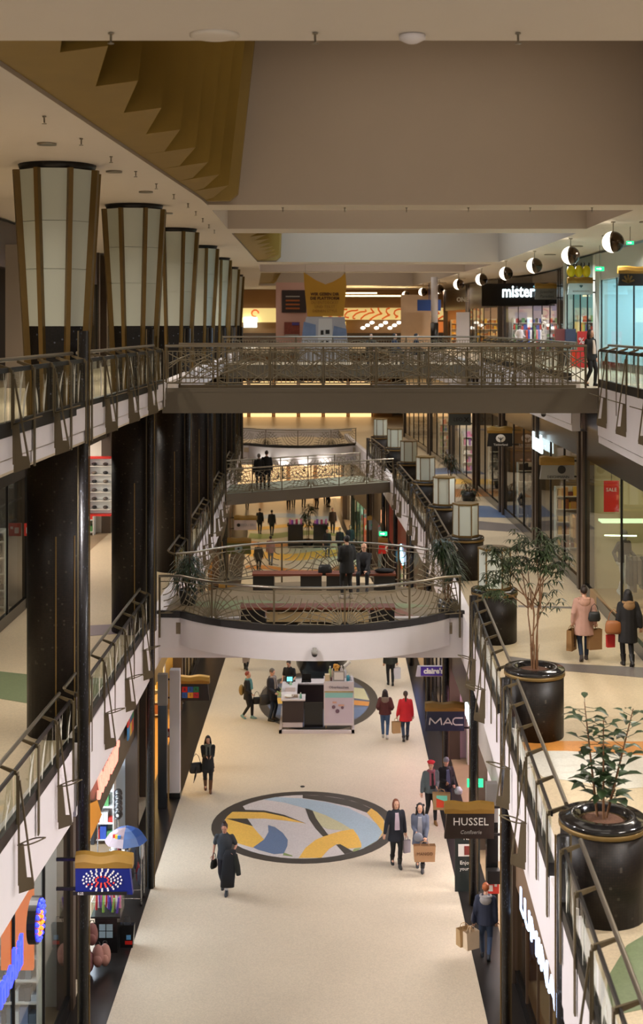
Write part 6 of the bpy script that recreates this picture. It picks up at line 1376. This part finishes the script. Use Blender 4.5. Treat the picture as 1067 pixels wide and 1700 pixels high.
    for k in (1, -1):
        e = wr[k].lerp(el[k], .08) if top.get('sl', 'long') == 'long' else sh[k].lerp(el[k], .75)
        if top.get('sl', 'long') == 'long': limb(m, [sh[k] * .97 + Vector((0, 0, sh[k].z * .03)), sh[k].lerp(el[k], .5), el[k], e], [(v + pf_ * .5) * s for v in (.068, .062, .056, .044)])
        else: limb(m, [sh[k], e], [.066 * s, .06 * s])
    part(top.get('n', 'coat'), remesh(m, .02 * s), tc, t, False)
    if inner: m = MB(); m.loft([[up(V(*p)) for p in ((-.045, -.125 - pf_, tz(1.42)), (.045, -.125 - pf_, tz(1.42)), (.045, -.09, tz(1.44)), (-.045, -.09, tz(1.44)))], [up(V(*p)) for p in ((-.06, -.155 - pf_, tz(1.2)), (.06, -.155 - pf_, tz(1.2)), (.06, -.1, tz(1.2)), (-.06, -.1, tz(1.2)))], [up(V(*p)) for p in ((-.065, -.158 - pf_, tz(1.0)), (.065, -.158 - pf_, tz(1.0)), (.065, -.1, tz(1.0)), (-.065, -.1, tz(1.0)))]], 0, False); part('shirt', m, M('cloth_%d_%d_%d' % inner, inner, .8), t, False)
    if skirt: m = MB(); m.loft([ring(V(0, 0, .62), .2 * s, .17 * s), ring(V(0, 0, .8), .19 * s, .15 * s), ring(V(0, 0, 1.02), .165 * s, .125 * s)]); part('skirt', m, M('cloth_%d_%d_%d' % skirt, skirt, .8, noise=.3, scale=14), t, False)
    if scarf:
        m = MB(); c = up(V(0, -.01, tz(1.47))); m.tube([c + Vector((.085 * s * math.cos(q), .085 * s * math.sin(q) - .01, .012 * math.sin(2 * q))) for q in np.linspace(0, 2 * math.pi, 15)], .04 * s, 8)
        for k in (1, -1): m.tube([c + Vector((.05 * k * s, -.1 * s, -.02)), up(V(.055 * k, -.15, tz(1.3))), up(V(.06 * k, -.165, tz(1.1)))], [.035 * s, .03 * s, .03 * s], 7)
        part('scarf', m, M('cloth_%d_%d_%d' % scarf, scarf, .85, noise=.25, scale=16), t, False)
    if hood:
        m = MB(); m.ell(up(V(0, .10, tz(1.40))), (.14 * s, .085 * s, .12 * s), 12, 8); m.tube([up(V(.12 * math.cos(q), .03 + .11 * math.sin(q), tz(1.47))) for q in np.linspace(-.6, math.pi + .6, 12)], .032 * s, 7); part('hood', m, M('cloth_%d_%d_%d' % hood, hood, .9, noise=.2, scale=20), t, False)
    if glasses: m = MB(); [m.tube([H(.03 * k + .022 * math.cos(q), -.103, .012 + .016 * math.sin(q)) for q in np.linspace(0, 6.28, 10)], .003, 4) for k in (1, -1)]; part('glasses', m, m_dark, t, False)
    Rz = Matrix.Rotation(math.radians(face), 3, 'Z'); W_ = lambda p: Rz @ p + Vector((x, y, z))
    return t, {k: W_(wr[k] + (wr[k] - el[k]).normalized() * .09 * s) for k in (1, -1)}

def bag(name, label, top, w, h, d, col, rz=0.0, print_=None, cat='bag', handle=True, mesh_c=None, gap=.12, group=None):
    """bag hung by its handle from the point TOP"""
    t = thing(name, label, cat, (top[0], top[1], top[2] - h - gap), rz, group); mt = M('bag_%d_%d_%d' % col, col, .7, noise=.1, scale=6); k = .92
    m = MB(); o = [(-w / 2 * k, -d / 2, 0), (w / 2 * k, -d / 2, 0), (w / 2 * k, d / 2, 0), (-w / 2 * k, d / 2, 0)]; u = [(-w / 2, -d / 2 * .8, h), (w / 2, -d / 2 * .8, h), (w / 2, d / 2 * .8, h), (-w / 2, d / 2 * .8, h)]
    m.add(o + u, [(0, 3, 2, 1), (0, 1, 5, 4), (1, 2, 6, 5), (2, 3, 7, 6), (3, 0, 4, 7)]); q = [(a * .97, b * .9, c) for a, b, c in u]; m.add(q + [(a * .97, b * .9, .03) for a, b, c in o], [(0, 1, 5, 4), (1, 2, 6, 5), (2, 3, 7, 6), (3, 0, 4, 7)]); part('body', m, mt, t, False)
    if handle:
        for s_ in (-1, 1): m = MB(); m.tube([(-w * .22, s_ * d * .38, h - .03), (-w * .16, s_ * d * .2, h + gap * .7), (0, 0, h + gap), (w * .16, s_ * d * .2, h + gap * .7), (w * .22, s_ * d * .38, h - .03)], .007, 5); part('handle', m, mt, t, False)
    if print_:
        for nm, mb, mat in print_(w, h, d): part(nm, mb, mat, t, False)
    return t
def hb(name, label, top, col, s=1.0, rz=0.0):
    """soft shoulder or hand bag hung from TOP"""
    t = thing(name, label, 'handbag', (top[0], top[1], top[2] - .5 * s), rz); mt = M('bag_%d_%d_%d' % col, col, .5); m = MB(); m.loft([ring((0, 0, 0), .15 * s, .055 * s), ring((0, 0, .06 * s), .18 * s, .075 * s), ring((0, 0, .2 * s), .165 * s, .06 * s), ring((0, 0, .27 * s), .14 * s, .025 * s)]); part('body', m, mt, t, False)
    m = MB(); m.tube([(-.12 * s, 0, .25 * s), (-.07 * s, 0, .43 * s), (0, 0, .5 * s), (.07 * s, 0, .43 * s), (.12 * s, 0, .25 * s)], .009, 5); part('strap', m, mt, t, False); return t
def gp(x, y, z=0): p = G(x, y, z); return (p.x, p.y, z)
BLK, NVY, DKB, JEAN, DJEAN = (24, 24, 27), (30, 36, 52), (36, 40, 46), (58, 84, 118), (34, 46, 66)
INF = lambda: None
# --- ground floor, near
p, hd = person('woman with long black hair, grey scarf and black coat looking at her phone', *gp(345, 1313), face=8, h=1.66, legs=('walk', .14), armR=(-.06, -.26, 1.16), armL=(.07, -.26, 1.15), head_down=.35, hair=('long', (16, 18, 18)), top=dict(c=(22, 24, 24), hem=.72, flare=1.05), bottom=(28, 27, 28), shoes=(96, 60, 34), boots=.75, scarf=(96, 100, 92), skirt=(40, 40, 38))
a = (hd[1] + hd[-1]) / 2; m = MB(); m.box((a.x, a.y - .02, a.z + .01), (.075, .012, .14), 0, 0, Matrix.Rotation(-.7, 3, 'X')); solo('phone', m, m_black, 'dark phone held by the woman with the grey scarf', 'phone')
hb('handbag', 'big black handbag on the arm of the woman with the grey scarf', (p.location.x - .36, p.location.y, 1.12), (22, 20, 20), 1.15, .3)
t = thing('folded_umbrella', 'folded black umbrella hanging beside the black handbag', 'umbrella', (p.location.x - .34, p.location.y - .12, .28)); m = MB(); m.tube([(-.08, 0, 0), (-.03, 0, .2), (.03, 0, .5)], [.006, .03, .02], 8); part('canopy', m, m_black, t, False); m = MB(); m.tube([(.03, 0, .5), (.04, 0, .6)], .01, 6); part('handle', m, m_dark, t, False)
p, hd = person('dark haired person in grey t-shirt and white socks carrying a black coat', *gp(373, 1480), face=-4, h=1.72, legs=('walk', .16), armR=(-.29, -.03, .92), armL=(.24, -.16, 1.1), head_down=.3, lean=.06, hair=('bun', (44, 26, 22)), top=dict(c=(52, 58, 66), hem=.84, sl='short', n='shirt'), bottom=(40, 42, 54), shoes=(26, 30, 36), socks=(214, 214, 216), skin=(198, 146, 126), wide=1.08)
w = hd[1]; t = thing('carried_coat', 'long black coat carried over the arm of the person in grey t-shirt', 'coat', (w.x, w.y, .22)); z1 = w.z - .22 + .07; m = MB(); m.loft([ring((-.12, .0, 0), .17, .06), ring((-.1, 0, .35), .18, .07), ring((-.06, -.01, z1 - .12), .16, .075), ring((-.04, .04, z1), .13, .06)]); part('cloth', m, M('cloth_coat', (16, 20, 28), .8), t, False); m = MB(); m.tube([(.06, 0, z1 - .1), (.12, 0, .5), (.16, 0, .3)], [.07, .08, .06], 8); part('sleeve', m, M('cloth_coat2', (20, 26, 24), .8), t, False)
hb('handbag', 'small black bag in the right hand of the person in grey t-shirt', (hd[-1].x + .03, hd[-1].y, hd[-1].z + .16), (20, 22, 18), .75, 1.0)
p, hd = person('woman with reddish bob, open navy coat and pale pink jumper', *gp(657, 1437), face=10, h=1.72, legs=('walk', .13), armR=(-.33, -.1, .88), armL=(.26, -.02, .84), hair=('bob', (110, 58, 34)), top=dict(c=(26, 30, 42), hem=.68, flare=1.12), bottom=(20, 20, 22), inner=(196, 176, 190), shoes=(24, 26, 28), boots=.35, glasses=False)
bag('paper_bag', 'narrow pale lilac bag hanging beside the woman in the navy coat', (hd[1].x + .02, hd[1].y, hd[1].z), .2, .32, .08, (176, 168, 180), .4)
p, hd = person('woman with dark curly hair and blue grey coat holding a brown shopping bag', *gp(697, 1443), face=-6, h=1.7, legs=('walk', .15), armR=(-.1, -.26, 1.08), armL=(.16, -.24, .95), hair=('curly', (30, 24, 24)), top=dict(c=(92, 98, 116), hem=.66, flare=1.05), bottom=(24, 24, 27), inner=(150, 150, 158), shoes=(52, 52, 56), boots=.3)
bag('paper_bag', 'large brown paper bag with dark lettering carried by the curly haired woman', (hd[1].x - .03, hd[1].y - .08, hd[1].z + .02), .56, .4, .2, (184, 142, 104), .03, lambda w, h, d: [('lettering', T('MANGO', .11, 0, -d / 2 + .005, h * .5), M('print_brown', (110, 74, 54), .6))], gap=.1)
m = MB(); m.ell((hd[-1].x + .03, hd[-1].y - .06, hd[-1].z - .06), (.12, .05, .12), 14, 8); solo('round_purse', m, M('purse_grey', (126, 130, 142), .5), 'round grey purse held by the curly haired woman', 'purse')
p, hd = person('young woman in red beret and patterned grey jacket', *gp(715, 1364), face=12, h=1.72, legs=('walk', .2), armR=(-.3, -.1, .9), armL=(.1, -.26, 1.08), head_turn=-.4, hair=('short', (52, 34, 28)), hat=('beret', (214, 40, 52)), top=dict(c=(88, 98, 102), hem=.86, puff=.012), bottom=(26, 27, 29), inner=(34, 32, 34), shoes=(120, 84, 38), scarf=(150, 84, 96))
bag('paper_bag', 'big kraft bag with mint and orange print held by the woman in the red beret', (hd[1].x + .12, hd[1].y - .1, hd[1].z + .02), .5, .46, .16, (164, 132, 92), -.06, lambda w, h, d: [('mint_print', MB().plate([(-.14, -d / 2, h * .88), (.16, -d / 2, h * .88), (.16, -d / 2, h * .5), (-.14, -d / 2, h * .72)], (0, -.006, 0)), M('print_mint', (120, 214, 190), .6)), ('orange_print', MB().plate([(-.14, -d / 2, h * .7), (.16, -d / 2, h * .46), (.16, -d / 2, h * .16), (-.14, -d / 2, h * .16)], (0, -.006, 0)), M('print_orange', (222, 72, 42), .6))], gap=.1)
p, hd = person('person in grey knit cap and black jacket beside the red beret woman', *gp(740, 1352), face=18, h=1.62, legs=('walk', -.17), armR=(-.1, -.24, 1.08), armL=(.22, -.1, .95), head_turn=-.5, hair=('short', (60, 50, 46)), hat=('cap', (128, 128, 136)), top=dict(c=(22, 22, 26), hem=.86, puff=.02), bottom=(36, 44, 60), inner=(90, 100, 130), shoes=(28, 27, 28))
m = MB(); m.loft([ring((0, 0, 0), .1, .07), ring((0, 0, .1), .12, .08), ring((0, 0, .2), .05, .03)]); mb2 = MB(); mb2.add([(v[0] + hd[1].x + .12, v[1] + hd[1].y, v[2] + .62) for v in m.v], m.f, 0, True); solo('plastic_bag', mb2, M('plastic_white', (206, 220, 226), .3), 'white plastic bag behind the person in the grey knit cap', 'bag')
p, hd = person('person with ginger hair and fur hood leaving with two paper bags', *gp(806, 1592), face=172, h=1.68, legs=('walk', .12), armR=(-.24, .0, .86), armL=(.27, .02, .86), hair=('short', (170, 92, 50)), top=dict(c=(40, 46, 66), hem=.82, puff=.015), bottom=(56, 72, 100), shoes=(30, 34, 44), hood=(150, 146, 146))
for k, (dx, dy, c, l) in enumerate(((-.0, -.06, (226, 204, 176), 'cream paper bag carried low at the black pylon, the nearer one'), (-.14, .1, (188, 156, 112), 'tan paper bag half behind the cream one'))): bag('paper_bag', l, (hd[1].x - .06 + dx, hd[1].y + dy, hd[1].z), .34, .38, .18, c, .5)
hb('handbag', 'glossy dark blue handbag of the ginger haired person', (hd[1].x + .02, hd[1].y + .02, hd[1].z + .5), (32, 38, 60), .9, 1.2)
p, hd = person('woman in brown jacket with fur collar and blue jeans walking away', *gp(639, 1226), face=178, h=1.66, legs=('walk', .14), armR=(-.24, -.12, 1.02), armL=(.24, -.12, 1.02), hair=('long', (30, 20, 18)), top=dict(c=(74, 30, 28), hem=.88, puff=.025), bottom=JEAN, shoes=(180, 176, 172), hood=(120, 104, 90))
p, hd = person('woman in bright red coat walking away with a paper bag', *gp(673, 1230), face=180, h=1.68, legs=('walk', -.13), hair=('tail', (56, 38, 24)), top=dict(c=(186, 26, 36), hem=.72, flare=1.12, puff=.012), bottom=(44, 62, 84), shoes=(22, 22, 24), boots=.2, armL=(.3, -.02, .84))
bag('paper_bag', 'plain brown paper bag carried by the woman in the red coat', (hd[1].x - .02, hd[1].y, hd[1].z), .3, .38, .16, (172, 140, 96), .2)
p, hd = person('red haired woman in black coat and teal scarf standing by the kiosk', *gp(411, 1193), face=75, h=1.68, legs=('walk', .15), armR=(-.16, -.2, .98), hair=('short', (130, 52, 34)), top=dict(c=(26, 25, 26), hem=.74), bottom=(22, 22, 24), shoes=(120, 156, 160), scarf=(96, 150, 156))
hb('handbag', 'black handbag held low by the red haired woman', (p.location.x + .32, p.location.y + .1, .95), (20, 20, 20), .9, .2); m = MB(); m.ell((p.location.x - .22, p.location.y + .02, 1.02), (.1, .12, .2), 10, 8); solo('rucksack', m, M('pack_olive', (140, 116, 66), .7), 'small olive rucksack on the back of the red haired woman', 'rucksack')
p, hd = person('man in dark navy coat and jeans looking at the kiosk counter', *gp(451, 1196), face=62, h=1.84, legs=('stand', .02), armR=(-.14, -.2, 1.0), armL=(.12, -.24, 1.02), head_down=.45, hair=('short', (92, 84, 76)), top=dict(c=(34, 33, 42), hem=.7, puff=.02), bottom=DJEAN, shoes=(30, 26, 24), scarf=(150, 140, 134))
hb('shoulder_bag', 'large dark shoulder bag of the man at the kiosk', (p.location.x - .22, p.location.y - .22, 1.28), (40, 36, 34), 1.3, .5)
person('kiosk seller in black shirt leaning over the counter', -1.15, 48.9, 0, face=-20, h=1.74, legs=('stand', .02), armR=(-.2, -.3, 1.06), armL=(.2, -.32, 1.08), lean=.22, head_down=.4, hair=('short', (44, 32, 26)), top=dict(c=(22, 22, 25), hem=.86, sl='short', n='shirt'), bottom=(26, 26, 30))
p, hd = person('person in dark trousers beyond the kiosk carrying a grey bag', *gp(408, 1112), face=170, h=1.72, legs=('walk', .12), top=dict(c=(30, 30, 34), hem=.8), bottom=(24, 24, 26)); bag('carrier_bag', 'small grey checked bag of the person beyond the kiosk', (hd[-1].x - .25, hd[-1].y, hd[-1].z - .0), .3, .36, .14, (150, 136, 130), 0)
p, hd = person('person in dark green jacket walking away with white bags', *gp(648, 1138), face=184, h=1.76, legs=('walk', .12), top=dict(c=(40, 44, 36), hem=.84), bottom=(20, 20, 22)); bag('plastic_bag', 'white plastic bag carried beyond the purple sign', (hd[-1].x, hd[-1].y, hd[-1].z), .28, .42, .16, (206, 206, 212), .2)
# --- ground floor, far (seen below and behind the platform)
farc = [(431, 886, 180, 'person in black coat walking side by side beyond the white sign, slimmer one', (22, 22, 24), (30, 30, 34)), (451, 889, 178, 'person in black jacket walking beyond the white sign, broader one', (24, 23, 25), (22, 22, 24)), (429, 950, 176, 'person in dark olive coat seen through the platform railing', (44, 40, 32), (30, 28, 30)), (449, 938, 182, 'person in pinkish jacket seen through the platform railing', (150, 116, 112), (84, 96, 116)), (543, 925, 10, 'woman in black coat approaching beyond the platform, first of three', (28, 27, 30), (44, 54, 76)), (564, 922, -5, 'person in dark coat approaching beyond the platform, middle of three', (30, 28, 36), (28, 28, 34)), (581, 918, 0, 'person in bluish coat approaching beyond the platform, last of three', (44, 48, 58), (40, 44, 60)), (552, 885, 5, 'person in brown jacket standing far behind the three walkers', (70, 56, 48), (40, 38, 40)), (487, 842, 0, 'tiny figure far along the ground floor under the slanting footbridge', (40, 36, 34), (30, 30, 30)), (540, 838, 180, 'tiny dark figure walking away under the slanting footbridge', (26, 26, 28), (26, 26, 28)), (410, 846, 180, 'tiny dark figure near the far white sign', (24, 24, 26), (26, 26, 28))]
for x, y, f, l, c1, c2 in farc: person(l, *gp(x, y), face=f, h=1.7, legs=('walk', .12), top=dict(c=c1, hem=.74), bottom=c2, hair=('short', (40, 30, 24)), vox=.035)
# --- oval platform
person('man in black standing before the platform bench', .72, 37.6, L1, face=200, h=1.78, legs=('stand', .03), armR=(-.18, -.22, 1.02), armL=(.16, -.2, 1.04), hair=('short', (22, 20, 20)), top=dict(c=(20, 20, 20), hem=.72, puff=.02), bottom=(22, 20, 20), shoes=(150, 140, 130))
person('grey haired man in black jacket sitting on the platform bench', 1.25, 38.95, L1, face=-8, h=1.74, legs=('sit', 0), armR=(-.12, -.32, .98), armL=(.1, -.34, 1.0), hair=('bald', (150, 144, 138)), top=dict(c=(24, 24, 28), hem=.82), bottom=(22, 22, 26), glasses=True)
hb('black_bag', 'black bag left on the platform bench beside the standing man', (.1, 38.95, L1 + .98), (18, 18, 18), 1.15); m = MB(); m.ell((1.85, 38.95, L1 + .54), (.3, .17, .07), 12, 6); solo('folded_coat', m, M('coat_black', (20, 20, 22), .8), 'folded black coat lying on the bench beside the seated man', 'coat')
# --- first-floor gallery and bridges
p, hd = person('woman in pink hooded parka and jeans walking along the gallery', *gp(969, 1097, L1), face=176, h=1.72, legs=('walk', -.12), armR=(-.26, 0, .9), armL=(.26, 0, .9), hair=('bun', (40, 28, 22)), top=dict(c=(176, 136, 120), hem=.62, flare=1.06, puff=.02), bottom=DJEAN, shoes=(60, 50, 50), hood=(186, 144, 124))
bag('paper_bag', 'flat brown paper bag on the outer side of the pink parka', (hd[1].x - .02, hd[1].y, hd[1].z + .02), .32, .48, .14, (134, 98, 54), 1.0, lambda w, h, d: [('lettering', text_mb('MANGO', .09, FACE @ Matrix(((0, 1, 0), (-1, 0, 0), (0, 0, 1))), (0, -d / 2, h * .5)), M('print_dark', (60, 40, 26), .6))], gap=.1); hb('shoulder_bag', 'small black shoulder bag on the back of the pink parka', (p.location.x + .2, p.location.y - .2, L1 + 1.36), (26, 28, 26), .8)
p2, hd2 = person('woman in long black coat with tan fur hood on the gallery', *gp(1042, 1106, L1), face=184, h=1.74, legs=('walk', .1), hair=('long', (20, 16, 16)), top=dict(c=(22, 20, 20), hem=.55, flare=1.0, puff=.02), bottom=(24, 21, 20), shoes=(22, 20, 20), boots=.4, hood=(140, 108, 72), armR=(-.28, .05, .9))
bag('paper_bag', 'brown paper bag between the two gallery walkers', (hd[-1].x - .02, hd[-1].y, hd[-1].z + .05), .34, .46, .16, (140, 104, 64), .3); hb('shoulder_bag', 'tan shoulder bag of the woman in the long black coat', (p2.location.x - .34, p2.location.y - .05, L1 + 1.3), (150, 92, 48), 1.1); bag('red_bag', 'small red bag behind the brown paper bag on the gallery', (hd2[1].x - .12, hd2[1].y + .06, hd2[1].z + .03), .2, .28, .1, (176, 36, 32), .2)
a = slant(.27, .9); person('taller man in black coat on the slanting footbridge', a[0] + .2, a[1], L1 + .02, face=180, h=1.84, legs=('stand', 0), top=dict(c=(20, 19, 19), hem=.7), bottom=(20, 19, 20), vox=.03); person('shorter grey haired man in black coat on the slanting footbridge', a[0] - .16, a[1] - .1, L1 + .02, face=178, h=1.7, legs=('stand', 0), hair=('short', (120, 112, 104)), top=dict(c=(22, 20, 20), hem=.7), bottom=(20, 19, 20), vox=.03)
person('person in dark blue jacket leaning by the far gallery railing', 4.05, 66.6, L1, face=90, h=1.7, legs=('stand', 0), armR=(-.1, -.3, 1.1), armL=(.1, -.3, 1.1), lean=.2, top=dict(c=(34, 38, 54), hem=.8), bottom=(30, 34, 46), vox=.03)
for i, (x, y) in enumerate(((-2.5, 87), (-1.4, 88.5), (-.4, 87.5), (.5, 88.6))): person(f'dim figure under the far platform, {ORD[i]} from the columns', x, y + 14, 0, face=20 * i, h=1.7, legs=('stand', 0), top=dict(c=(40, 34, 30), hem=.76), bottom=(34, 30, 30), vox=.05)
# --- upper floor
person('dark haired woman in black blazer crossing at the footbridge end', 7.75, 38.2, L2, face=40, h=1.62, legs=('walk', .12), hair=('long', (36, 22, 18)), top=dict(c=(22, 20, 22), hem=.8), bottom=(26, 24, 26), inner=(206, 190, 180))
for i, (x, f, c, l) in enumerate(((616, 0, (26, 24, 26), 'seated person in black on the far footbridge, turned to us'), (655, 60, (30, 40, 66), 'seated person in navy jacket on the far footbridge'), (691, 80, (30, 34, 52), 'person in dark blue with raised hand sitting on the far footbridge'))):
    X = P(x, 560, 59.5).x; t = thing('chair', f'dark chair under the {l.split(" on ")[0].replace("seated ", "")}', 'chair', (X, 59.6, L2), math.radians(f)); part('seat', MB().box((0, 0, .44), (.44, .44, .05)), m_dark, t, False); part('backrest', MB().box((0, .22, .68), (.44, .04, .4)), m_dark, t, False)
    for sx in (-.19, .19):
        for sy in (-.19, .19): part('leg', MB().box((sx, sy, .21), (.03, .03, .42)), m_dark, t, False)
    person(l, X, 59.6, L2, face=f, h=1.78, legs=('sit', 0), armR=(-.1, -.34, 1.3 if i == 2 else 1.02), armL=(.12, -.3, 1.02), hair=('short', (34, 28, 26)), top=dict(c=c, hem=.82), bottom=(26, 26, 30), vox=.035)
# --- shop mannequins behind the gallery glass
def mannequin(x, y, z, label, c1, c2, face=20):
    t, hd = person(label, x, y, z, face=face, h=1.76, legs=('walk', .1), armR=(-.3, -.05, .95), armL=(.27, -.15, 1.05), hair=('none', (0, 0, 0)), top=dict(c=c1, hem=.9, n='jacket'), bottom=c2, shoes=(190, 190, 190), skin=(150, 146, 142), hat=('cap', (120, 116, 112)))
    t.name = 'mannequin'; t['category'] = 'mannequin'; t['label'] = label
mannequin(8.3, 36.4, L1 + .35, 'sporty mannequin in dark top and white leggings behind the gallery glass', (60, 54, 56), (206, 204, 206), 30)
m = MB(); m.box((8.3, 35.6, L1 + .17), (1.5, 3.4, .34)); solo('window_plinth', m, M('plinth_wood', (150, 120, 84), .5), 'low wooden plinth under the sporty mannequin', 'plinth')
m = MB(); m.box((9.0, 37.6, L1 + 2.2), (2.2, .5, .06)); t = solo('lit_shelf', m, M('lit_shelf', (214, 236, 190), .5, emit=1.4), 'glowing shelf behind the sporty mannequin', 'shelf')
m = MB(); m.bar((8.2, 34.6, L1 + 2.25), (7.9, 36.9, L1 + 1.9), .06, .04); solo('light_bar', m, M('light_bar', (240, 255, 210), .5, emit=3), 'slanting light bar beside the sporty mannequin', 'lamp')
mannequin(11.9, 79.5, L2, 'white shirted mannequin in the ladies fashion window of the upper floor', (230, 226, 226), (60, 70, 110), 30); mannequin(12.2, 60.6, L2, 'mannequin in orange vest inside the upper shop with the white sign', (220, 80, 40), (40, 40, 44), 20)
mannequin(7.75, 50.2, L1, 'dark dressed mannequin behind the outdoor shop glazing', (40, 38, 36), (60, 56, 50), 30)

# one label for each member of a row
for g in ('unlit downlights over the columns', 'lit downlights over the upper shops', 'lit downlights behind the columns', 'sprinklers under the beams'):
    for i, o in enumerate(sorted([x for x in bpy.data.objects if x.get('group') == g], key=lambda q: (q.location.y, q.location.x))):
        o['label'] = o['label'] + (f', {ORD[i]} of its row')
for o in bpy.data.objects:
    if o.name.split('.')[0] in ('white_dots', 'red_dots', 'blue_dots', 'orange_dots'): o['kind'] = 'stuff'
